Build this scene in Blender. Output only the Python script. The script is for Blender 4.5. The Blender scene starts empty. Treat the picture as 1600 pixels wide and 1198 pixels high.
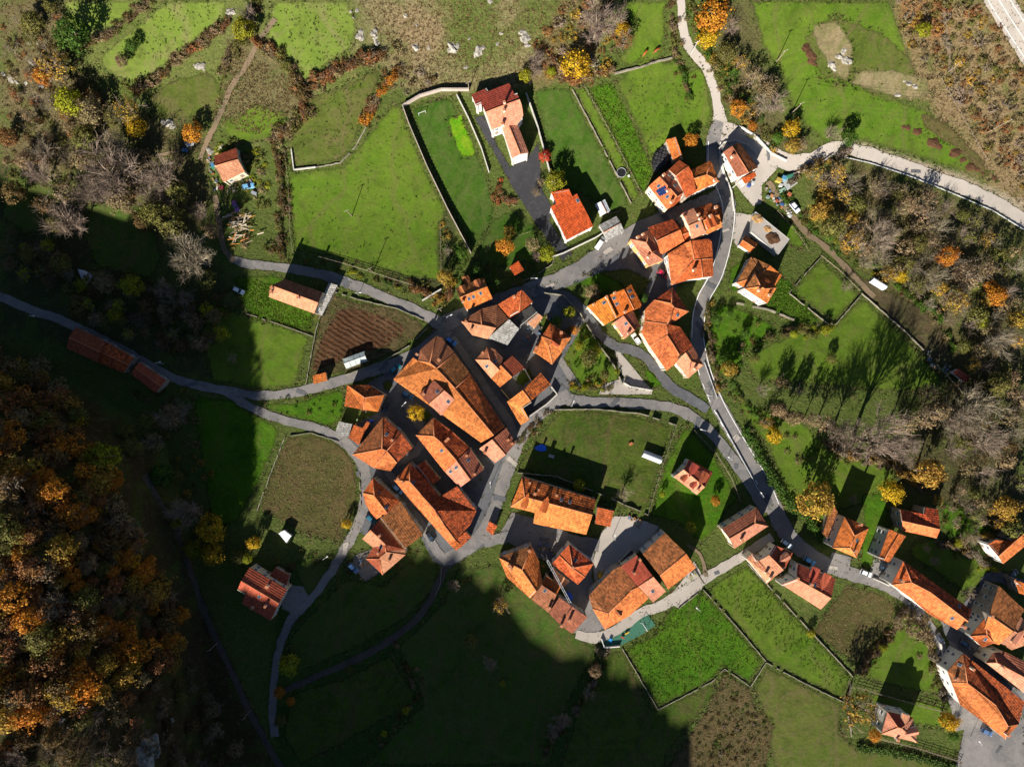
import bpy, bmesh, math, random
import numpy as np
from mathutils import Vector, Matrix, noise
from mathutils.geometry import delaunay_2d_cdt

SC = bpy.context.scene
COL = SC.collection
RNG = random.Random(7)
# ------------------------------------------------------------------ camera, sky, sun, exposure
K = 0.22            # metres per photograph pixel on flat ground
HC = 235.0          # camera height
CX, CY = 800.0, 599.0
cam_d = bpy.data.cameras.new('drone_camera')
cam = bpy.data.objects.new('drone_camera', cam_d)
COL.objects.link(cam)
cam.location = (0, 0, HC)
cam.rotation_euler = (0, 0, 0)
cam_d.sensor_fit = 'HORIZONTAL'
cam_d.sensor_width = 36
cam_d.lens = 36 * HC / (1600 * K)
cam_d.clip_end = 6000
SC.camera = cam

SUN_EL = math.radians(26.5)
SHX, SHY = 0.38, 0.925                       # shadows fall this way on the ground
w = bpy.data.worlds.new('World'); SC.world = w; w.use_nodes = True
wn = w.node_tree.nodes; wl = w.node_tree.links
sky = wn.new('ShaderNodeTexSky'); sky.sky_type = 'NISHITA'; sky.sun_disc = False
sky.sun_elevation = SUN_EL
sky.altitude = 1100; sky.air_density = 0.7; sky.dust_density = 0.3
sky.sun_rotation = math.atan2(-SHX, -SHY)     # clockwise from +Y
wl.new(sky.outputs[0], wn['Background'].inputs[0])
wn['Background'].inputs[1].default_value = 0.05
sun_d = bpy.data.lights.new('sun', 'SUN'); sun_d.energy = 5.0; sun_d.angle = math.radians(0.7)
sun_d.color = (1.0, 0.93, 0.82)
sun = bpy.data.objects.new('sun', sun_d); COL.objects.link(sun)
sd = Vector((SHX * math.cos(SUN_EL), SHY * math.cos(SUN_EL), -math.sin(SUN_EL)))
sun.rotation_euler = sd.to_track_quat('-Z', 'Y').to_euler()
sun.location = (-60, -150, 200)
SC.view_settings.view_transform = 'Standard'
SC.view_settings.look = 'None'
SC.view_settings.exposure = 1.25
SC.view_settings.gamma = 1.0
SC.cycles.use_denoising = True
SC.cycles.max_bounces = 5
SC.cycles.diffuse_bounces = 2
SC.cycles.transparent_max_bounces = 8

# ------------------------------------------------------------------ terrain
def _pl(s):
    return [tuple(float(v) for v in p.split(',')) for p in s.split()]
TOE = [((p - CX) * K, (CY - q) * K) for p, q in _pl('-400,455 -60,525 130,600 256,684 290,780 308,880 318,990 330,1150 344,1300 400,1700')]
S_PTS = [-600, 100, 225, 260, 485, 560, 605, 645, 700, 760, 840, 970, 1064, 1260, 1320, 1436, 1485, 1540, 1620, 1720, 2400]
S_HGT = [128, 128, 118, 68, 68, 106, 90, 80, 82, 85, 91, 93, 93, 88, 85, 81, 72, 48, 30, 18, 10]
def sstep(v):
    v = np.clip(v, 0, 1); return v * v * (3 - 2 * v)
def terrain(x, y):
    x = np.asarray(x, float); y = np.asarray(y, float)
    P = x / K + CX; Q = CY - y / K
    s = 0.925 * P + 0.38 * Q; t = -0.38 * P + 0.925 * Q
    ridge = np.interp(s, S_PTS, S_HGT) * sstep((t - 1010) / 390)
    ridge = ridge * (1 + 0.010 * np.sin(s / 14.0) + 0.007 * np.sin(s / 6.3 + 1.7) + 0.004 * np.sin(s / 2.9 + t / 30))
    best = np.full(x.shape, 1e9); sign = np.ones(x.shape)
    for (ax, ay), (bx, by) in zip(TOE[:-1], TOE[1:]):
        dx, dy = bx - ax, by - ay; L2 = dx * dx + dy * dy
        u = np.clip(((x - ax) * dx + (y - ay) * dy) / L2, 0, 1)
        ex, ey = x - ax - u * dx, y - ay - u * dy
        d = np.sqrt(ex * ex + ey * ey)
        c = dx * ey - dy * ex
        m = d < best
        best = np.where(m, d, best); sign = np.where(m, np.where(c < 0, 1.0, -1.0), sign)
    d = np.maximum(best * sign, 0)
    spur = 45 * (1 - np.exp(-d * d / (d + 4) / 8.5))
    z = np.maximum(ridge, spur)
    und = 0.55 * np.sin(x / 31 + 0.6) * np.sin(y / 27 + 1.1) + 0.3 * np.sin(x / 13 + y / 17)
    north = 0.34 * np.maximum(y - 50, 0) ** 2 / (np.maximum(y - 50, 0) + 30)
    return z + und + north
_TL = -420.0; _TN = 841
_ax = _TL + np.arange(_TN)
_TG = terrain(*np.meshgrid(_ax, _ax)).tolist()
def T1(x, y):
    u, v = x - _TL, y - _TL; i, j = int(u), int(v)
    if not (0 <= i < _TN - 1 and 0 <= j < _TN - 1):
        return float(terrain(np.array([x]), np.array([y]))[0])
    u -= i; v -= j; a = _TG[j]; b = _TG[j + 1]
    return (a[i] * (1 - u) + a[i + 1] * u) * (1 - v) + (b[i] * (1 - u) + b[i + 1] * u) * v
def Wp(px, py, z):
    f = (HC - z) / HC
    return Vector(((px - CX) * K * f, (CY - py) * K * f, z))
def gp(px, py, dz=0.0):
    z = 0.0
    for _ in range(14):
        p = Wp(px, py, z + dz)
        z = 0.4 * z + 0.6 * T1(p.x, p.y)
    p = Wp(px, py, z + dz)
    return Vector((p.x, p.y, T1(p.x, p.y)))
def gpn(pts):
    """many pixels at once -> world points on the terrain"""
    a = np.array(pts, float); z = np.zeros(len(a))
    for _ in range(14):
        f = (HC - z) / HC
        x = (a[:, 0] - CX) * K * f; y = (CY - a[:, 1]) * K * f
        z = 0.4 * z + 0.6 * terrain(x, y)
    f = (HC - z) / HC
    x = (a[:, 0] - CX) * K * f; y = (CY - a[:, 1]) * K * f
    return np.stack([x, y, terrain(x, y)], 1)

# ------------------------------------------------------------------ object helpers
def link(o, parent=None):
    COL.objects.link(o)
    if parent is not None:
        o.parent = parent
    return o
def tag(o, label=None, cat=None, group=None, kind=None):
    if label: o['label'] = label
    if cat: o['category'] = cat
    if group: o['group'] = group
    if kind: o['kind'] = kind
    return o
def empty(name, loc, rz=0.0, label=None, cat=None, group=None, scale=None):
    o = bpy.data.objects.new(name, None); o.empty_display_size = 0.3
    link(o); o.location = loc; o.rotation_euler = (0, 0, rz)
    if scale is not None: o.scale = scale
    return tag(o, label, cat, group)
def mesh_obj(name, me, mats, parent=None):
    o = bpy.data.objects.new(name, me)
    if mats is not None:
        for m in (mats if isinstance(mats, (list, tuple)) else [mats]):
            me.materials.append(m)
    return link(o, parent)
def pyd(name, v, f, mats, parent=None, smooth=False):
    me = bpy.data.meshes.new(name)
    me.from_pydata([tuple(p) for p in v], [], f)
    me.update()
    if smooth:
        me.polygons.foreach_set('use_smooth', [True] * len(me.polygons))
    return mesh_obj(name, me, mats, parent)
class MB:
    """collects boxes, tubes and prisms into one mesh"""
    def __init__(s): s.v = []; s.f = []; s.m = []
    def add(s, v, f, m=0):
        n = len(s.v); s.v += [tuple(p) for p in v]
        s.f += [tuple(i + n for i in q) for q in f]; s.m += [m] * len(f)
    def box(s, c, d, rz=0.0, m=0, mat=None, taper=1.0):
        hx, hy, hz = d[0] / 2, d[1] / 2, d[2] / 2
        pts = []
        for z, k in ((-hz, 1.0), (hz, taper)):
            for a, b in ((-hx, -hy), (hx, -hy), (hx, hy), (-hx, hy)):
                pts.append(Vector((a * k, b * k, z)))
        R = mat if mat is not None else Matrix.Rotation(rz, 3, 'Z')
        c = Vector(c)
        s.add([R @ p + c for p in pts], [(3, 2, 1, 0), (4, 5, 6, 7), (0, 1, 5, 4), (1, 2, 6, 5), (2, 3, 7, 6), (3, 0, 4, 7)], m)
    def tube(s, pts, rads, n=5, m=0, cap=True):
        pts = [Vector(p) for p in pts]; b = len(s.v); up = Vector((0, 0, 1))
        for i, p in enumerate(pts):
            d = (pts[min(i + 1, len(pts) - 1)] - pts[max(i - 1, 0)])
            if d.length < 1e-9: d = up.copy()
            d.normalize()
            a = d.cross(up)
            if a.length < 1e-3: a = d.cross(Vector((1, 0, 0)))
            a.normalize(); c = d.cross(a)
            r = rads[i] if isinstance(rads, (list, tuple)) else rads
            for k in range(n):
                t = 2 * math.pi * k / n
                s.v.append(tuple(p + a * (r * math.cos(t)) + c * (r * math.sin(t))))
        for i in range(len(pts) - 1):
            for k in range(n):
                k2 = (k + 1) % n
                s.f.append((b + i * n + k, b + i * n + k2, b + (i + 1) * n + k2, b + (i + 1) * n + k)); s.m.append(m)
        if cap:
            s.f.append(tuple(b + k for k in range(n))[::-1]); s.m.append(m)
            e = b + (len(pts) - 1) * n
            s.f.append(tuple(e + k for k in range(n))); s.m.append(m)
    def mesh(s, name, smooth=False):
        me = bpy.data.meshes.new(name); me.from_pydata(s.v, [], s.f)
        me.polygons.foreach_set('material_index', s.m)
        if smooth: me.polygons.foreach_set('use_smooth', [True] * len(me.polygons))
        me.update(); return me
    def build(s, name, mats, parent=None, smooth=False):
        return mesh_obj(name, s.mesh(name, smooth), mats, parent)

# ------------------------------------------------------------------ materials
class N:
    def __init__(s, name, rough=0.9, spec=0.2):
        s.mat = bpy.data.materials.new(name); s.mat.use_nodes = True
        s.t = s.mat.node_tree; s.b = s.t.nodes['Principled BSDF']
        s.b.inputs['Roughness'].default_value = rough
        s.b.inputs['Specular IOR Level'].default_value = spec
    def n(s, typ, **kw):
        nd = s.t.nodes.new(typ)
        for k, v in kw.items():
            setattr(nd, k, v)
        return nd
    def L(s, a, b): s.t.links.new(a, b)
    def tex(s, kind='Object'):
        return s.n('ShaderNodeTexCoord').outputs[kind]
    def noise(s, vec, scale, detail=3, rough=0.55, dist=0.0):
        nd = s.n('ShaderNodeTexNoise'); nd.inputs['Scale'].default_value = scale
        nd.inputs['Detail'].default_value = detail; nd.inputs['Roughness'].default_value = rough
        nd.inputs['Distortion'].default_value = dist
        s.L(vec, nd.inputs['Vector']); return nd.outputs['Fac']
    def ramp(s, fac, stops):
        nd = s.n('ShaderNodeValToRGB'); cr = nd.color_ramp
        while len(cr.elements) < len(stops): cr.elements.new(0.5)
        for e, (p, c) in zip(cr.elements, stops):
            e.position = p; e.color = (*c, 1) if len(c) == 3 else c
        s.L(fac, nd.inputs[0]); return nd.outputs[0]
    def mix(s, fac, a, b, mode='MIX'):
        nd = s.n('ShaderNodeMix', data_type='RGBA', blend_type=mode)
        if isinstance(fac, float): nd.inputs[0].default_value = fac
        else: s.L(fac, nd.inputs[0])
        for i, c in ((6, a), (7, b)):
            if isinstance(c, tuple): nd.inputs[i].default_value = (*c, 1)
            else: s.L(c, nd.inputs[i])
        return nd.outputs[2]
    def mapr(s, v, a, b, c, d):
        nd = s.n('ShaderNodeMapRange'); s.L(v, nd.inputs[0])
        for i, q in enumerate((a, b, c, d)): nd.inputs[i + 1].default_value = q
        return nd.outputs[0]
    def math(s, op, a, b=None):
        nd = s.n('ShaderNodeMath', operation=op)
        for i, q in enumerate((a, b)):
            if q is None: continue
            if isinstance(q, (int, float)): nd.inputs[i].default_value = q
            else: s.L(q, nd.inputs[i])
        return nd.outputs[0]
    def mapping(s, vec, scale, rot=(0, 0, 0)):
        nd = s.n('ShaderNodeMapping'); nd.inputs['Scale'].default_value = scale
        nd.inputs['Rotation'].default_value = rot; s.L(vec, nd.inputs['Vector']); return nd.outputs[0]
    def bump(s, h, strength=0.5, dist=0.2):
        nd = s.n('ShaderNodeBump'); nd.inputs['Strength'].default_value = strength
        nd.inputs['Distance'].default_value = dist
        s.L(h, nd.inputs['Height']); s.L(nd.outputs[0], s.b.inputs['Normal'])
    def col(s, c):
        if isinstance(c, tuple): s.b.inputs['Base Color'].default_value = (*c, 1)
        else: s.L(c, s.b.inputs['Base Color'])
def sc3(c, k): return tuple(min(1, v * k) for v in c)

def edge_alpha(m, v, scale, amp, thr):
    ea = m.n('ShaderNodeAttribute', attribute_name='edge'); nz = m.noise(v, scale, 4, 0.75)
    q = m.math('ADD', ea.outputs['Fac'], m.math('MULTIPLY', m.math('SUBTRACT', nz, 0.5), amp))
    m.L(m.mapr(q, thr, thr + (0.06 if thr < .1 else 0.28), 0, 1), m.b.inputs['Alpha']); return ea.outputs['Fac']
def m_grass(name, a, b, dry, dry_amt=0.35, fine=0.35, bump=0.5, stripes=None):
    """a: lush colour, b: second green, dry: straw/soil patches"""
    m = N(name, 0.95, 0.1); v = m.tex()
    big = m.noise(v, 0.045, 5, 0.65, 1.0); mid = m.noise(v, 0.20, 5, 0.7, 0.8); fn = m.noise(v, 1.0, 4, 0.75); ff = m.noise(v, 3.2, 2, 0.7); wet = m.noise(v, 0.085, 5, 0.7, 2.2)
    e = edge_alpha(m, v, 0.45, 1.0, 0.13)
    c = m.mix(m.mapr(big, 0.38, 0.62, 0, 1), a, b)
    d = m.mapr(mid, 0.62 - dry_amt * 0.35, 0.80 - dry_amt * 0.25, 0, 0.8)
    c = m.mix(d, c, dry)
    c = m.mix(m.mapr(wet, 0.50, 0.68, 0, 0.6), c, sc3(a, 0.5))
    c = m.mix(m.mapr(wet, 0.46, 0.32, 0, 0.45), c, sc3(b, 1.3))
    tr = m.n('ShaderNodeTexWave'); tr.inputs['Scale'].default_value = 0.013; tr.inputs['Distortion'].default_value = 9; tr.inputs['Detail'].default_value = 3; tr.inputs['Detail Scale'].default_value = 1.2; m.L(v, tr.inputs['Vector'])
    c = m.mix(m.mapr(tr.outputs['Fac'], 0.975, 1.0, 0, 0.5), c, dry)
    c = m.mix(m.math('MULTIPLY', m.mapr(e, 0.75, 0.1, 0, 0.8), m.mapr(mid, 0.35, 0.6, 0.2, 1)), c, m.mix(m.mapr(fn, 0.4, 0.6, 0, 1), sc3(a, 0.5), dry))
    br = m.mapr(m.math('ADD', m.math('MULTIPLY', fn, 0.6), m.math('MULTIPLY', ff, 0.4)), 0.3, 0.7, 1 - fine, 1 + fine)
    g = m.n('ShaderNodeCombineColor')
    for i in range(3): m.L(br, g.inputs[i])
    c = m.mix(1.0, c, g.outputs[0], 'MULTIPLY')
    h = m.math('ADD', m.math('MULTIPLY', fn, 0.8), m.math('ADD', m.math('MULTIPLY', ff, 0.3), m.math('MULTIPLY', mid, 2.0)))
    if stripes:
        wv = m.n('ShaderNodeTexWave'); wv.inputs['Scale'].default_value = stripes[0]; wv.inputs['Distortion'].default_value = 6
        wv.inputs['Detail'].default_value = 4; wv.inputs['Detail Scale'].default_value = 0.5; wv.inputs['Detail Roughness'].default_value = 0.7
        m.L(m.mapping(v, (1, 1, 1), (0, 0, stripes[1])), wv.inputs['Vector'])
        c = m.mix(m.math('MULTIPLY', m.math('MULTIPLY', wv.outputs['Fac'], stripes[2]), m.mapr(wet, 0.4, 0.6, 0.3, 1)), c, dry)
        h = m.math('ADD', h, m.math('MULTIPLY', wv.outputs['Fac'], stripes[2]))
    m.col(c)
    m.bump(h, bump * 0.65, 0.45)
    return m.mat
def m_road(name, base, dark, light, amt=0.5, rough=0.85):
    m = N(name, rough, 0.25); v = m.tex()
    a = m.noise(v, 0.07, 5, 0.7, 1.0); b = m.noise(v, 0.45, 5, 0.75, 1.0); c = m.noise(v, 3.5, 3, 0.75); d = m.noise(v, 0.22, 4, 0.7, 2.0)
    edge_alpha(m, v, 1.4, 0.55, 0.03)
    cc = m.mix(m.mapr(a, 0.42, 0.60, 0, amt), base, dark)
    cc = m.mix(m.mapr(b, 0.50, 0.70, 0, amt * 0.8), cc, light)
    cc = m.mix(m.mapr(d, 0.60, 0.64, 0, amt * 0.6), cc, dark)
    cc = m.mix(m.mapr(c, 0.3, 0.7, 0, 0.35), cc, dark)
    m.col(cc); m.bump(c, 0.3, 0.05); return m.mat
def m_tile(name, a, b, dark, moss=0.4, patch=0.8, stripe=0.25, lich=None):
    """clay roof tiles: uv in metres, u along the eave, v down the slope"""
    m = N(name, 0.85, 0.15); v = m.tex('UV')
    big = m.noise(v, 0.12, 3, 0.6); pt = m.noise(m.mapping(v, (1, 0.62, 1)), patch * 1.5, 5, 0.8); fn = m.noise(m.mapping(v, (1, 0.5, 1)), 4.2, 3, 0.75)
    vor = m.n('ShaderNodeTexVoronoi'); vor.inputs['Scale'].default_value = 1.9
    m.L(m.mapping(v, (1, 0.6, 1)), vor.inputs['Vector'])
    c = m.mix(m.mapr(fn, 0.40, 0.60, 0, 1), sc3(a, 1.08), b)
    sep = m.n('ShaderNodeSeparateColor'); m.L(vor.outputs['Color'], sep.inputs[0])
    k = 0.14 + 0.50 * moss
    oi = m.n('ShaderNodeObjectInfo')
    br = m.math('MULTIPLY', m.mapr(sep.outputs[0], 0, 1, 1 - k, 1 + k), m.mapr(big, 0.3, 0.7, 1 - k * 0.6, 1 + k * 0.6))
    br = m.math('MULTIPLY', br, m.mapr(oi.outputs['Random'], 0, 1, 0.80, 1.18))
    g = m.n('ShaderNodeCombineColor')
    for i in range(3): m.L(br, g.inputs[i])
    c = m.mix(1.0, c, g.outputs[0], 'MULTIPLY')
    mm = m.math('MULTIPLY', m.mapr(pt, 0.60 - moss * 0.16, 0.68 - moss * 0.1, 0, 1), m.mapr(big, 0.3, 0.7, 0.5, 1.0))
    c = m.mix(m.math('MULTIPLY', mm, min(1.0, moss * 1.4)), c, dark)
    if lich:
        l2 = m.noise(v, patch * 3.0, 3, 0.7)
        c = m.mix(m.mapr(l2, 0.60, 0.70, 0, lich), c, (0.60, 0.42, 0.26))
    hs = m.n('ShaderNodeHueSaturation'); m.L(c, hs.inputs['Color']); m.L(m.mapr(m.math('FRACT', m.math('MULTIPLY', oi.outputs['Random'], 7.3)), 0, 1, 0.506, 0.490), hs.inputs['Hue']); c = hs.outputs[0]
    m.col(c)
    wv = m.n('ShaderNodeTexWave'); wv.inputs['Scale'].default_value = 0.72; wv.inputs['Distortion'].default_value = 1.2; wv.inputs['Detail'].default_value = 1.0; m.L(v, wv.inputs['Vector'])
    w2 = m.n('ShaderNodeTexWave', bands_direction='Y'); w2.inputs['Scale'].default_value = 0.42; m.L(v, w2.inputs['Vector'])
    m.bump(m.math('ADD', m.math('MULTIPLY', wv.outputs['Fac'], stripe * 2.2), m.math('ADD', m.math('MULTIPLY', w2.outputs['Fac'], 0.4), m.math('MULTIPLY', fn, 1.4 * moss + 0.3))), 0.6, 0.16)
    return m.mat
def m_plain(name, c, var=0.25, scale=1.5, rough=0.85, spec=0.2, bump=0.15):
    m = N(name, rough, spec); v = m.tex()
    a = m.noise(v, scale, 4, 0.7); b = m.noise(v, scale * 0.2, 3, 0.6)
    f = m.mapr(m.math('ADD', m.math('MULTIPLY', a, 0.5), m.math('MULTIPLY', b, 0.5)), 0.35, 0.65, 0, 1)
    m.col(m.mix(f, sc3(c, 1 - var), sc3(c, 1 + var)))
    if bump: m.bump(a, bump, 0.05)
    return m.mat
def m_objcol(name, rough=0.6, spec=0.3, var=0.15, coat=0.0):
    m = N(name, rough, spec); oi = m.n('ShaderNodeObjectInfo')
    nz = m.noise(m.tex(), 2.0, 3, 0.6)
    br = m.mapr(nz, 0.3, 0.7, 1 - var, 1 + var)
    g = m.n('ShaderNodeCombineColor')
    for i in range(3): m.L(br, g.inputs[i])
    m.col(m.mix(1.0, oi.outputs['Color'], g.outputs[0], 'MULTIPLY'))
    if coat: m.b.inputs['Coat Weight'].default_value = coat
    return m.mat
def m_leaf(name, trans=0.25, var=0.45, attr=None):
    m = N(name, 0.7, 0.15); oi = m.n('ShaderNodeAttribute', attribute_name=attr) if attr else m.n('ShaderNodeObjectInfo'); ge = m.n('ShaderNodeNewGeometry')
    nz = m.noise(m.tex(), 1.3, 2, 0.6)
    br = m.mapr(ge.outputs['Random Per Island'], 0, 1, 1 - var, 1 + var)
    br = m.math('MULTIPLY', br, m.mapr(nz, 0.3, 0.7, 0.75, 1.25))
    g = m.n('ShaderNodeCombineColor')
    for i in range(3): m.L(br, g.inputs[i])
    hs = m.n('ShaderNodeHueSaturation'); m.L(oi.outputs['Color'], hs.inputs['Color'])
    m.L(m.mapr(nz, 0.3, 0.7, 0.485, 0.515), hs.inputs['Hue'])
    c = m.mix(1.0, hs.outputs[0], g.outputs[0], 'MULTIPLY')
    m.col(c)
    tr = m.n('ShaderNodeBsdfTranslucent'); m.L(c, tr.inputs[0])
    ms = m.n('ShaderNodeMixShader'); ms.inputs[0].default_value = trans
    m.L(m.b.outputs[0], ms.inputs[1]); m.L(tr.outputs[0], ms.inputs[2])
    m.L(ms.outputs[0], m.t.nodes['Material Output'].inputs[0])
    return m.mat

ROOF = {  # two-tone roofs: darker tiles paint shade on averted slopes, paler ones paint sun
 'old':   m_tile('clay_tile_weathered_shaded', (0.42, 0.092, 0.021), (0.24, 0.048, 0.014), (0.050, 0.023, 0.014), 0.80, 0.75, 0.2, 0.3),
 'org':   m_tile('clay_tile_orange', (0.43, 0.112, 0.025), (0.33, 0.078, 0.018), (0.14, 0.044, 0.017), 0.50, 0.9, 0.2, 0.4),
 'pale':  m_tile('clay_tile_pale_sunlit', (0.49, 0.150, 0.041), (0.38, 0.106, 0.028), (0.19, 0.060, 0.023), 0.47, 0.8, 0.2, 0.5),
 'pink':  m_tile('clay_tile_salmon', (0.44, 0.195, 0.110), (0.41, 0.175, 0.096), (0.25, 0.105, 0.058), 0.20, 0.4, 0.15),
 'red':   m_tile('clay_tile_red_shaded', (0.31, 0.070, 0.034), (0.27, 0.060, 0.030), (0.16, 0.042, 0.024), 0.25, 0.4, 0.15),
 'brt':   m_tile('clay_tile_vivid', (0.43, 0.088, 0.014), (0.35, 0.070, 0.013), (0.20, 0.05, 0.018), 0.42, 0.5, 0.35, 0.2),
 'amber': m_tile('clay_tile_amber', (0.44, 0.150, 0.020), (0.38, 0.124, 0.018), (0.26, 0.085, 0.018), 0.35, 0.5, 0.3, 0.2),
 'brown': m_tile('clay_tile_brown_shaded', (0.25, 0.092, 0.047), (0.22, 0.078, 0.041), (0.12, 0.052, 0.031), 0.25, 0.5, 0.2),
 'mossy': m_tile('clay_tile_mossy_shaded', (0.30, 0.104, 0.032), (0.22, 0.074, 0.025), (0.085, 0.045, 0.022), 0.75, 0.65, 0.35, 0.3),
 'grey':  m_tile('fibre_cement_sheet', (0.30, 0.29, 0.27), (0.26, 0.25, 0.23), (0.15, 0.145, 0.13), 0.45, 0.5, 0.3),
 'dark':  m_tile('dark_felt', (0.045, 0.043, 0.042), (0.035, 0.034, 0.034), (0.02, 0.02, 0.02), 0.3, 0.5, 0.2),
 'white': m_tile('painted_sheet', (0.62, 0.64, 0.66), (0.56, 0.58, 0.60), (0.38, 0.38, 0.38), 0.2, 0.5, 0.2),
}
RIDGE = m_plain('ridge_tile', (0.38, 0.15, 0.07), 0.25, 2.0)
WALLM = {'white': m_plain('white_render', (0.52, 0.50, 0.46), 0.12, 0.8), 'cream': m_plain('cream_render', (0.58, 0.50, 0.36), 0.15, 0.8),
         'stone': m_plain('rubble_stone', (0.30, 0.26, 0.21), 0.45, 1.6, bump=0.6), 'ochre': m_plain('ochre_render', (0.55, 0.34, 0.14), 0.15, 0.8),
         'grey': m_plain('grey_render', (0.36, 0.35, 0.33), 0.2, 0.9)}
GLASS = N('dark_window_glass', 0.08, 0.5); GLASS.col((0.02, 0.035, 0.06)); GLASS = GLASS.mat
SKYG = N('skylight_glass', 0.12, 0.5); SKYG.col((0.035, 0.06, 0.10)); SKYG = SKYG.mat
FRAME = m_plain('window_frame', (0.30, 0.28, 0.26), 0.1, 2.0, bump=0)
WFRAME = m_plain('white_frame', (0.62, 0.62, 0.62), 0.1, 2.0, bump=0)
CHIM = m_plain('chimney_render', (0.62, 0.52, 0.42), 0.2, 2.0)
METAL = m_plain('galvanised_steel', (0.42, 0.43, 0.44), 0.15, 2.0, 0.45, 0.5, 0)
WOOD = m_plain('weathered_wood', (0.24, 0.19, 0.14), 0.35, 2.5)
STONE = m_plain('dry_stone', (0.20, 0.18, 0.135), 0.5, 2.2, bump=0.8)
CONC = m_plain('concrete_wall', (0.44, 0.42, 0.38), 0.2, 1.2)
TIRE = m_plain('black_rubber', (0.015, 0.015, 0.016), 0.3, 3.0, 0.7)
PAINT = m_objcol('car_paint', 0.28, 0.5, 0.04, 0.8)
OBJC = m_objcol('painted_plastic', 0.55, 0.3, 0.15)
LEAF = m_leaf('leaf_blade'); LEAFV = m_leaf('leaf_blade_mixed', attr='tint')
BARK = m_objcol('bark', 0.95, 0.05, 0.3); BARKV = m_leaf('twig_bark', 0.0, 0.25, 'tint')
ROCKM = m_plain('limestone', (0.27, 0.25, 0.215), 0.6, 2.2, 0.95, 0.05, 1.0)
# ------------------------------------------------------------------ ground sheet
def inpoly(P, Q, poly):
    ins = np.zeros(P.shape, bool); n = len(poly); dist = np.full(P.shape, 1e9)
    for i in range(n):
        x1, y1 = poly[i]; x2, y2 = poly[(i + 1) % n]
        c = ((y1 > Q) != (y2 > Q)) & (P < (x2 - x1) * (Q - y1) / ((y2 - y1) + 1e-12) + x1)
        ins ^= c
        dx, dy = x2 - x1, y2 - y1; u = np.clip(((P - x1) * dx + (Q - y1) * dy) / (dx * dx + dy * dy + 1e-9), 0, 1)
        dist = np.minimum(dist, np.hypot(P - x1 - u * dx, Q - y1 - u * dy))
    return np.where(ins, dist, -dist)
ZONES = [
 ('90,-20 560,-20 565,140 400,215 230,195 110,70', (0.118, 0.140, 0.036), 20),
 ('555,-20 900,-20 905,90 800,140 640,145 600,110 560,70', (0.205, 0.172, 0.085), 16),
 ('680,-20 760,-20 810,60 760,125 690,90', (0.095, 0.120, 0.028), 30), ('815,-20 890,-20 885,50 830,95 805,40', (0.095, 0.115, 0.028), 24),
 ('0,0 100,0 110,100 220,200 330,225 300,310 0,270', (0.120, 0.100, 0.046), 14),
 ('150,170 330,190 330,330 240,480 120,420 100,300', (0.095, 0.085, 0.035), 14),
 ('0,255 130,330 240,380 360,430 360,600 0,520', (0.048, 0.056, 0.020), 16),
 ('355,60 480,60 500,150 470,215 400,215 330,190 355,120', (0.130, 0.115, 0.050), 10),
 ('610,15 700,20 690,70 640,120 610,90', (0.235, 0.175, 0.095), 14),
 ('880,0 950,0 930,100 900,130 800,130 840,90', (0.150, 0.115, 0.050), 10),
 ('1395,0 1610,0 1610,340 1520,270 1455,180 1415,100', (0.215, 0.155, 0.080), 18),
 ('1405,0 1480,0 1485,60 1440,60 1410,40', (0.230, 0.120, 0.050), 10),
 ('1268,45 1308,32 1330,75 1326,108 1292,104 1284,70', (0.330, 0.250, 0.160), 5),
 ('1330,115 1420,118 1448,135 1440,150 1385,152 1380,130 1330,128', (0.280, 0.200, 0.100), 5),
 ('1310,212 1400,240 1500,272 1600,315 1600,338 1500,298 1400,262 1310,226', (0.300, 0.245, 0.170), 3),
 ('1270,290 1320,240 1600,350 1600,620 1490,580 1360,440', (0.100, 0.085, 0.034), 12),
 ('1100,0 1200,0 1190,90 1230,200 1300,235 1200,250 1140,190', (0.085, 0.080, 0.030), 8),
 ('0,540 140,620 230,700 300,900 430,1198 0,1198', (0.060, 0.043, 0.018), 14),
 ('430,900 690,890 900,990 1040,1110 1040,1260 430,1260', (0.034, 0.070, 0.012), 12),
 ('1440,600 1640,560 1640,860 1400,760', (0.070, 0.065, 0.026), 16),
 ('590,440 720,300 700,440 690,470', (0.060, 0.070, 0.022), 6),
]
def axis(lo, hi, step, far):
    mid = np.arange(lo, hi + 1e-6, step); out = [hi]; s = step
    while out[-1] < far: s *= 1.35; out.append(out[-1] + s)
    neg = [lo]; s = step
    while neg[-1] > -far: s *= 1.35; neg.append(neg[-1] - s)
    return np.array(sorted(neg[1:]) + list(mid) + out[1:])
gx = axis(-180, 180, 0.9, 2500); gy = axis(-136, 150, 0.9, 2500)
X, Y = np.meshgrid(gx, gy)
Z = terrain(X.ravel(), Y.ravel()); nx, ny = len(gx), len(gy)
far = np.maximum(np.hypot(X.ravel(), Y.ravel()) - 700, 0)
Z = np.where(far > 0, Z * np.exp(-far / 600), Z)
gv = np.stack([X.ravel(), Y.ravel(), Z], 1)
ii = np.arange(nx * ny).reshape(ny, nx)
gf = np.stack([ii[:-1, :-1].ravel(), ii[:-1, 1:].ravel(), ii[1:, 1:].ravel(), ii[1:, :-1].ravel()], 1)
gme = bpy.data.meshes.new('ground')
gme.vertices.add(len(gv)); gme.vertices.foreach_set('co', gv.ravel())
gme.loops.add(gf.size); gme.loops.foreach_set('vertex_index', gf.ravel())
gme.polygons.add(len(gf)); gme.polygons.foreach_set('loop_start', np.arange(0, gf.size, 4)); gme.polygons.foreach_set('loop_total', np.full(len(gf), 4))
gme.update(calc_edges=True)
fz = HC / np.maximum(HC - Z, 60)
PX = CX + gv[:, 0] * fz / K; PY = CY - gv[:, 1] * fz / K
rs = np.random.RandomState(3)
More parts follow.
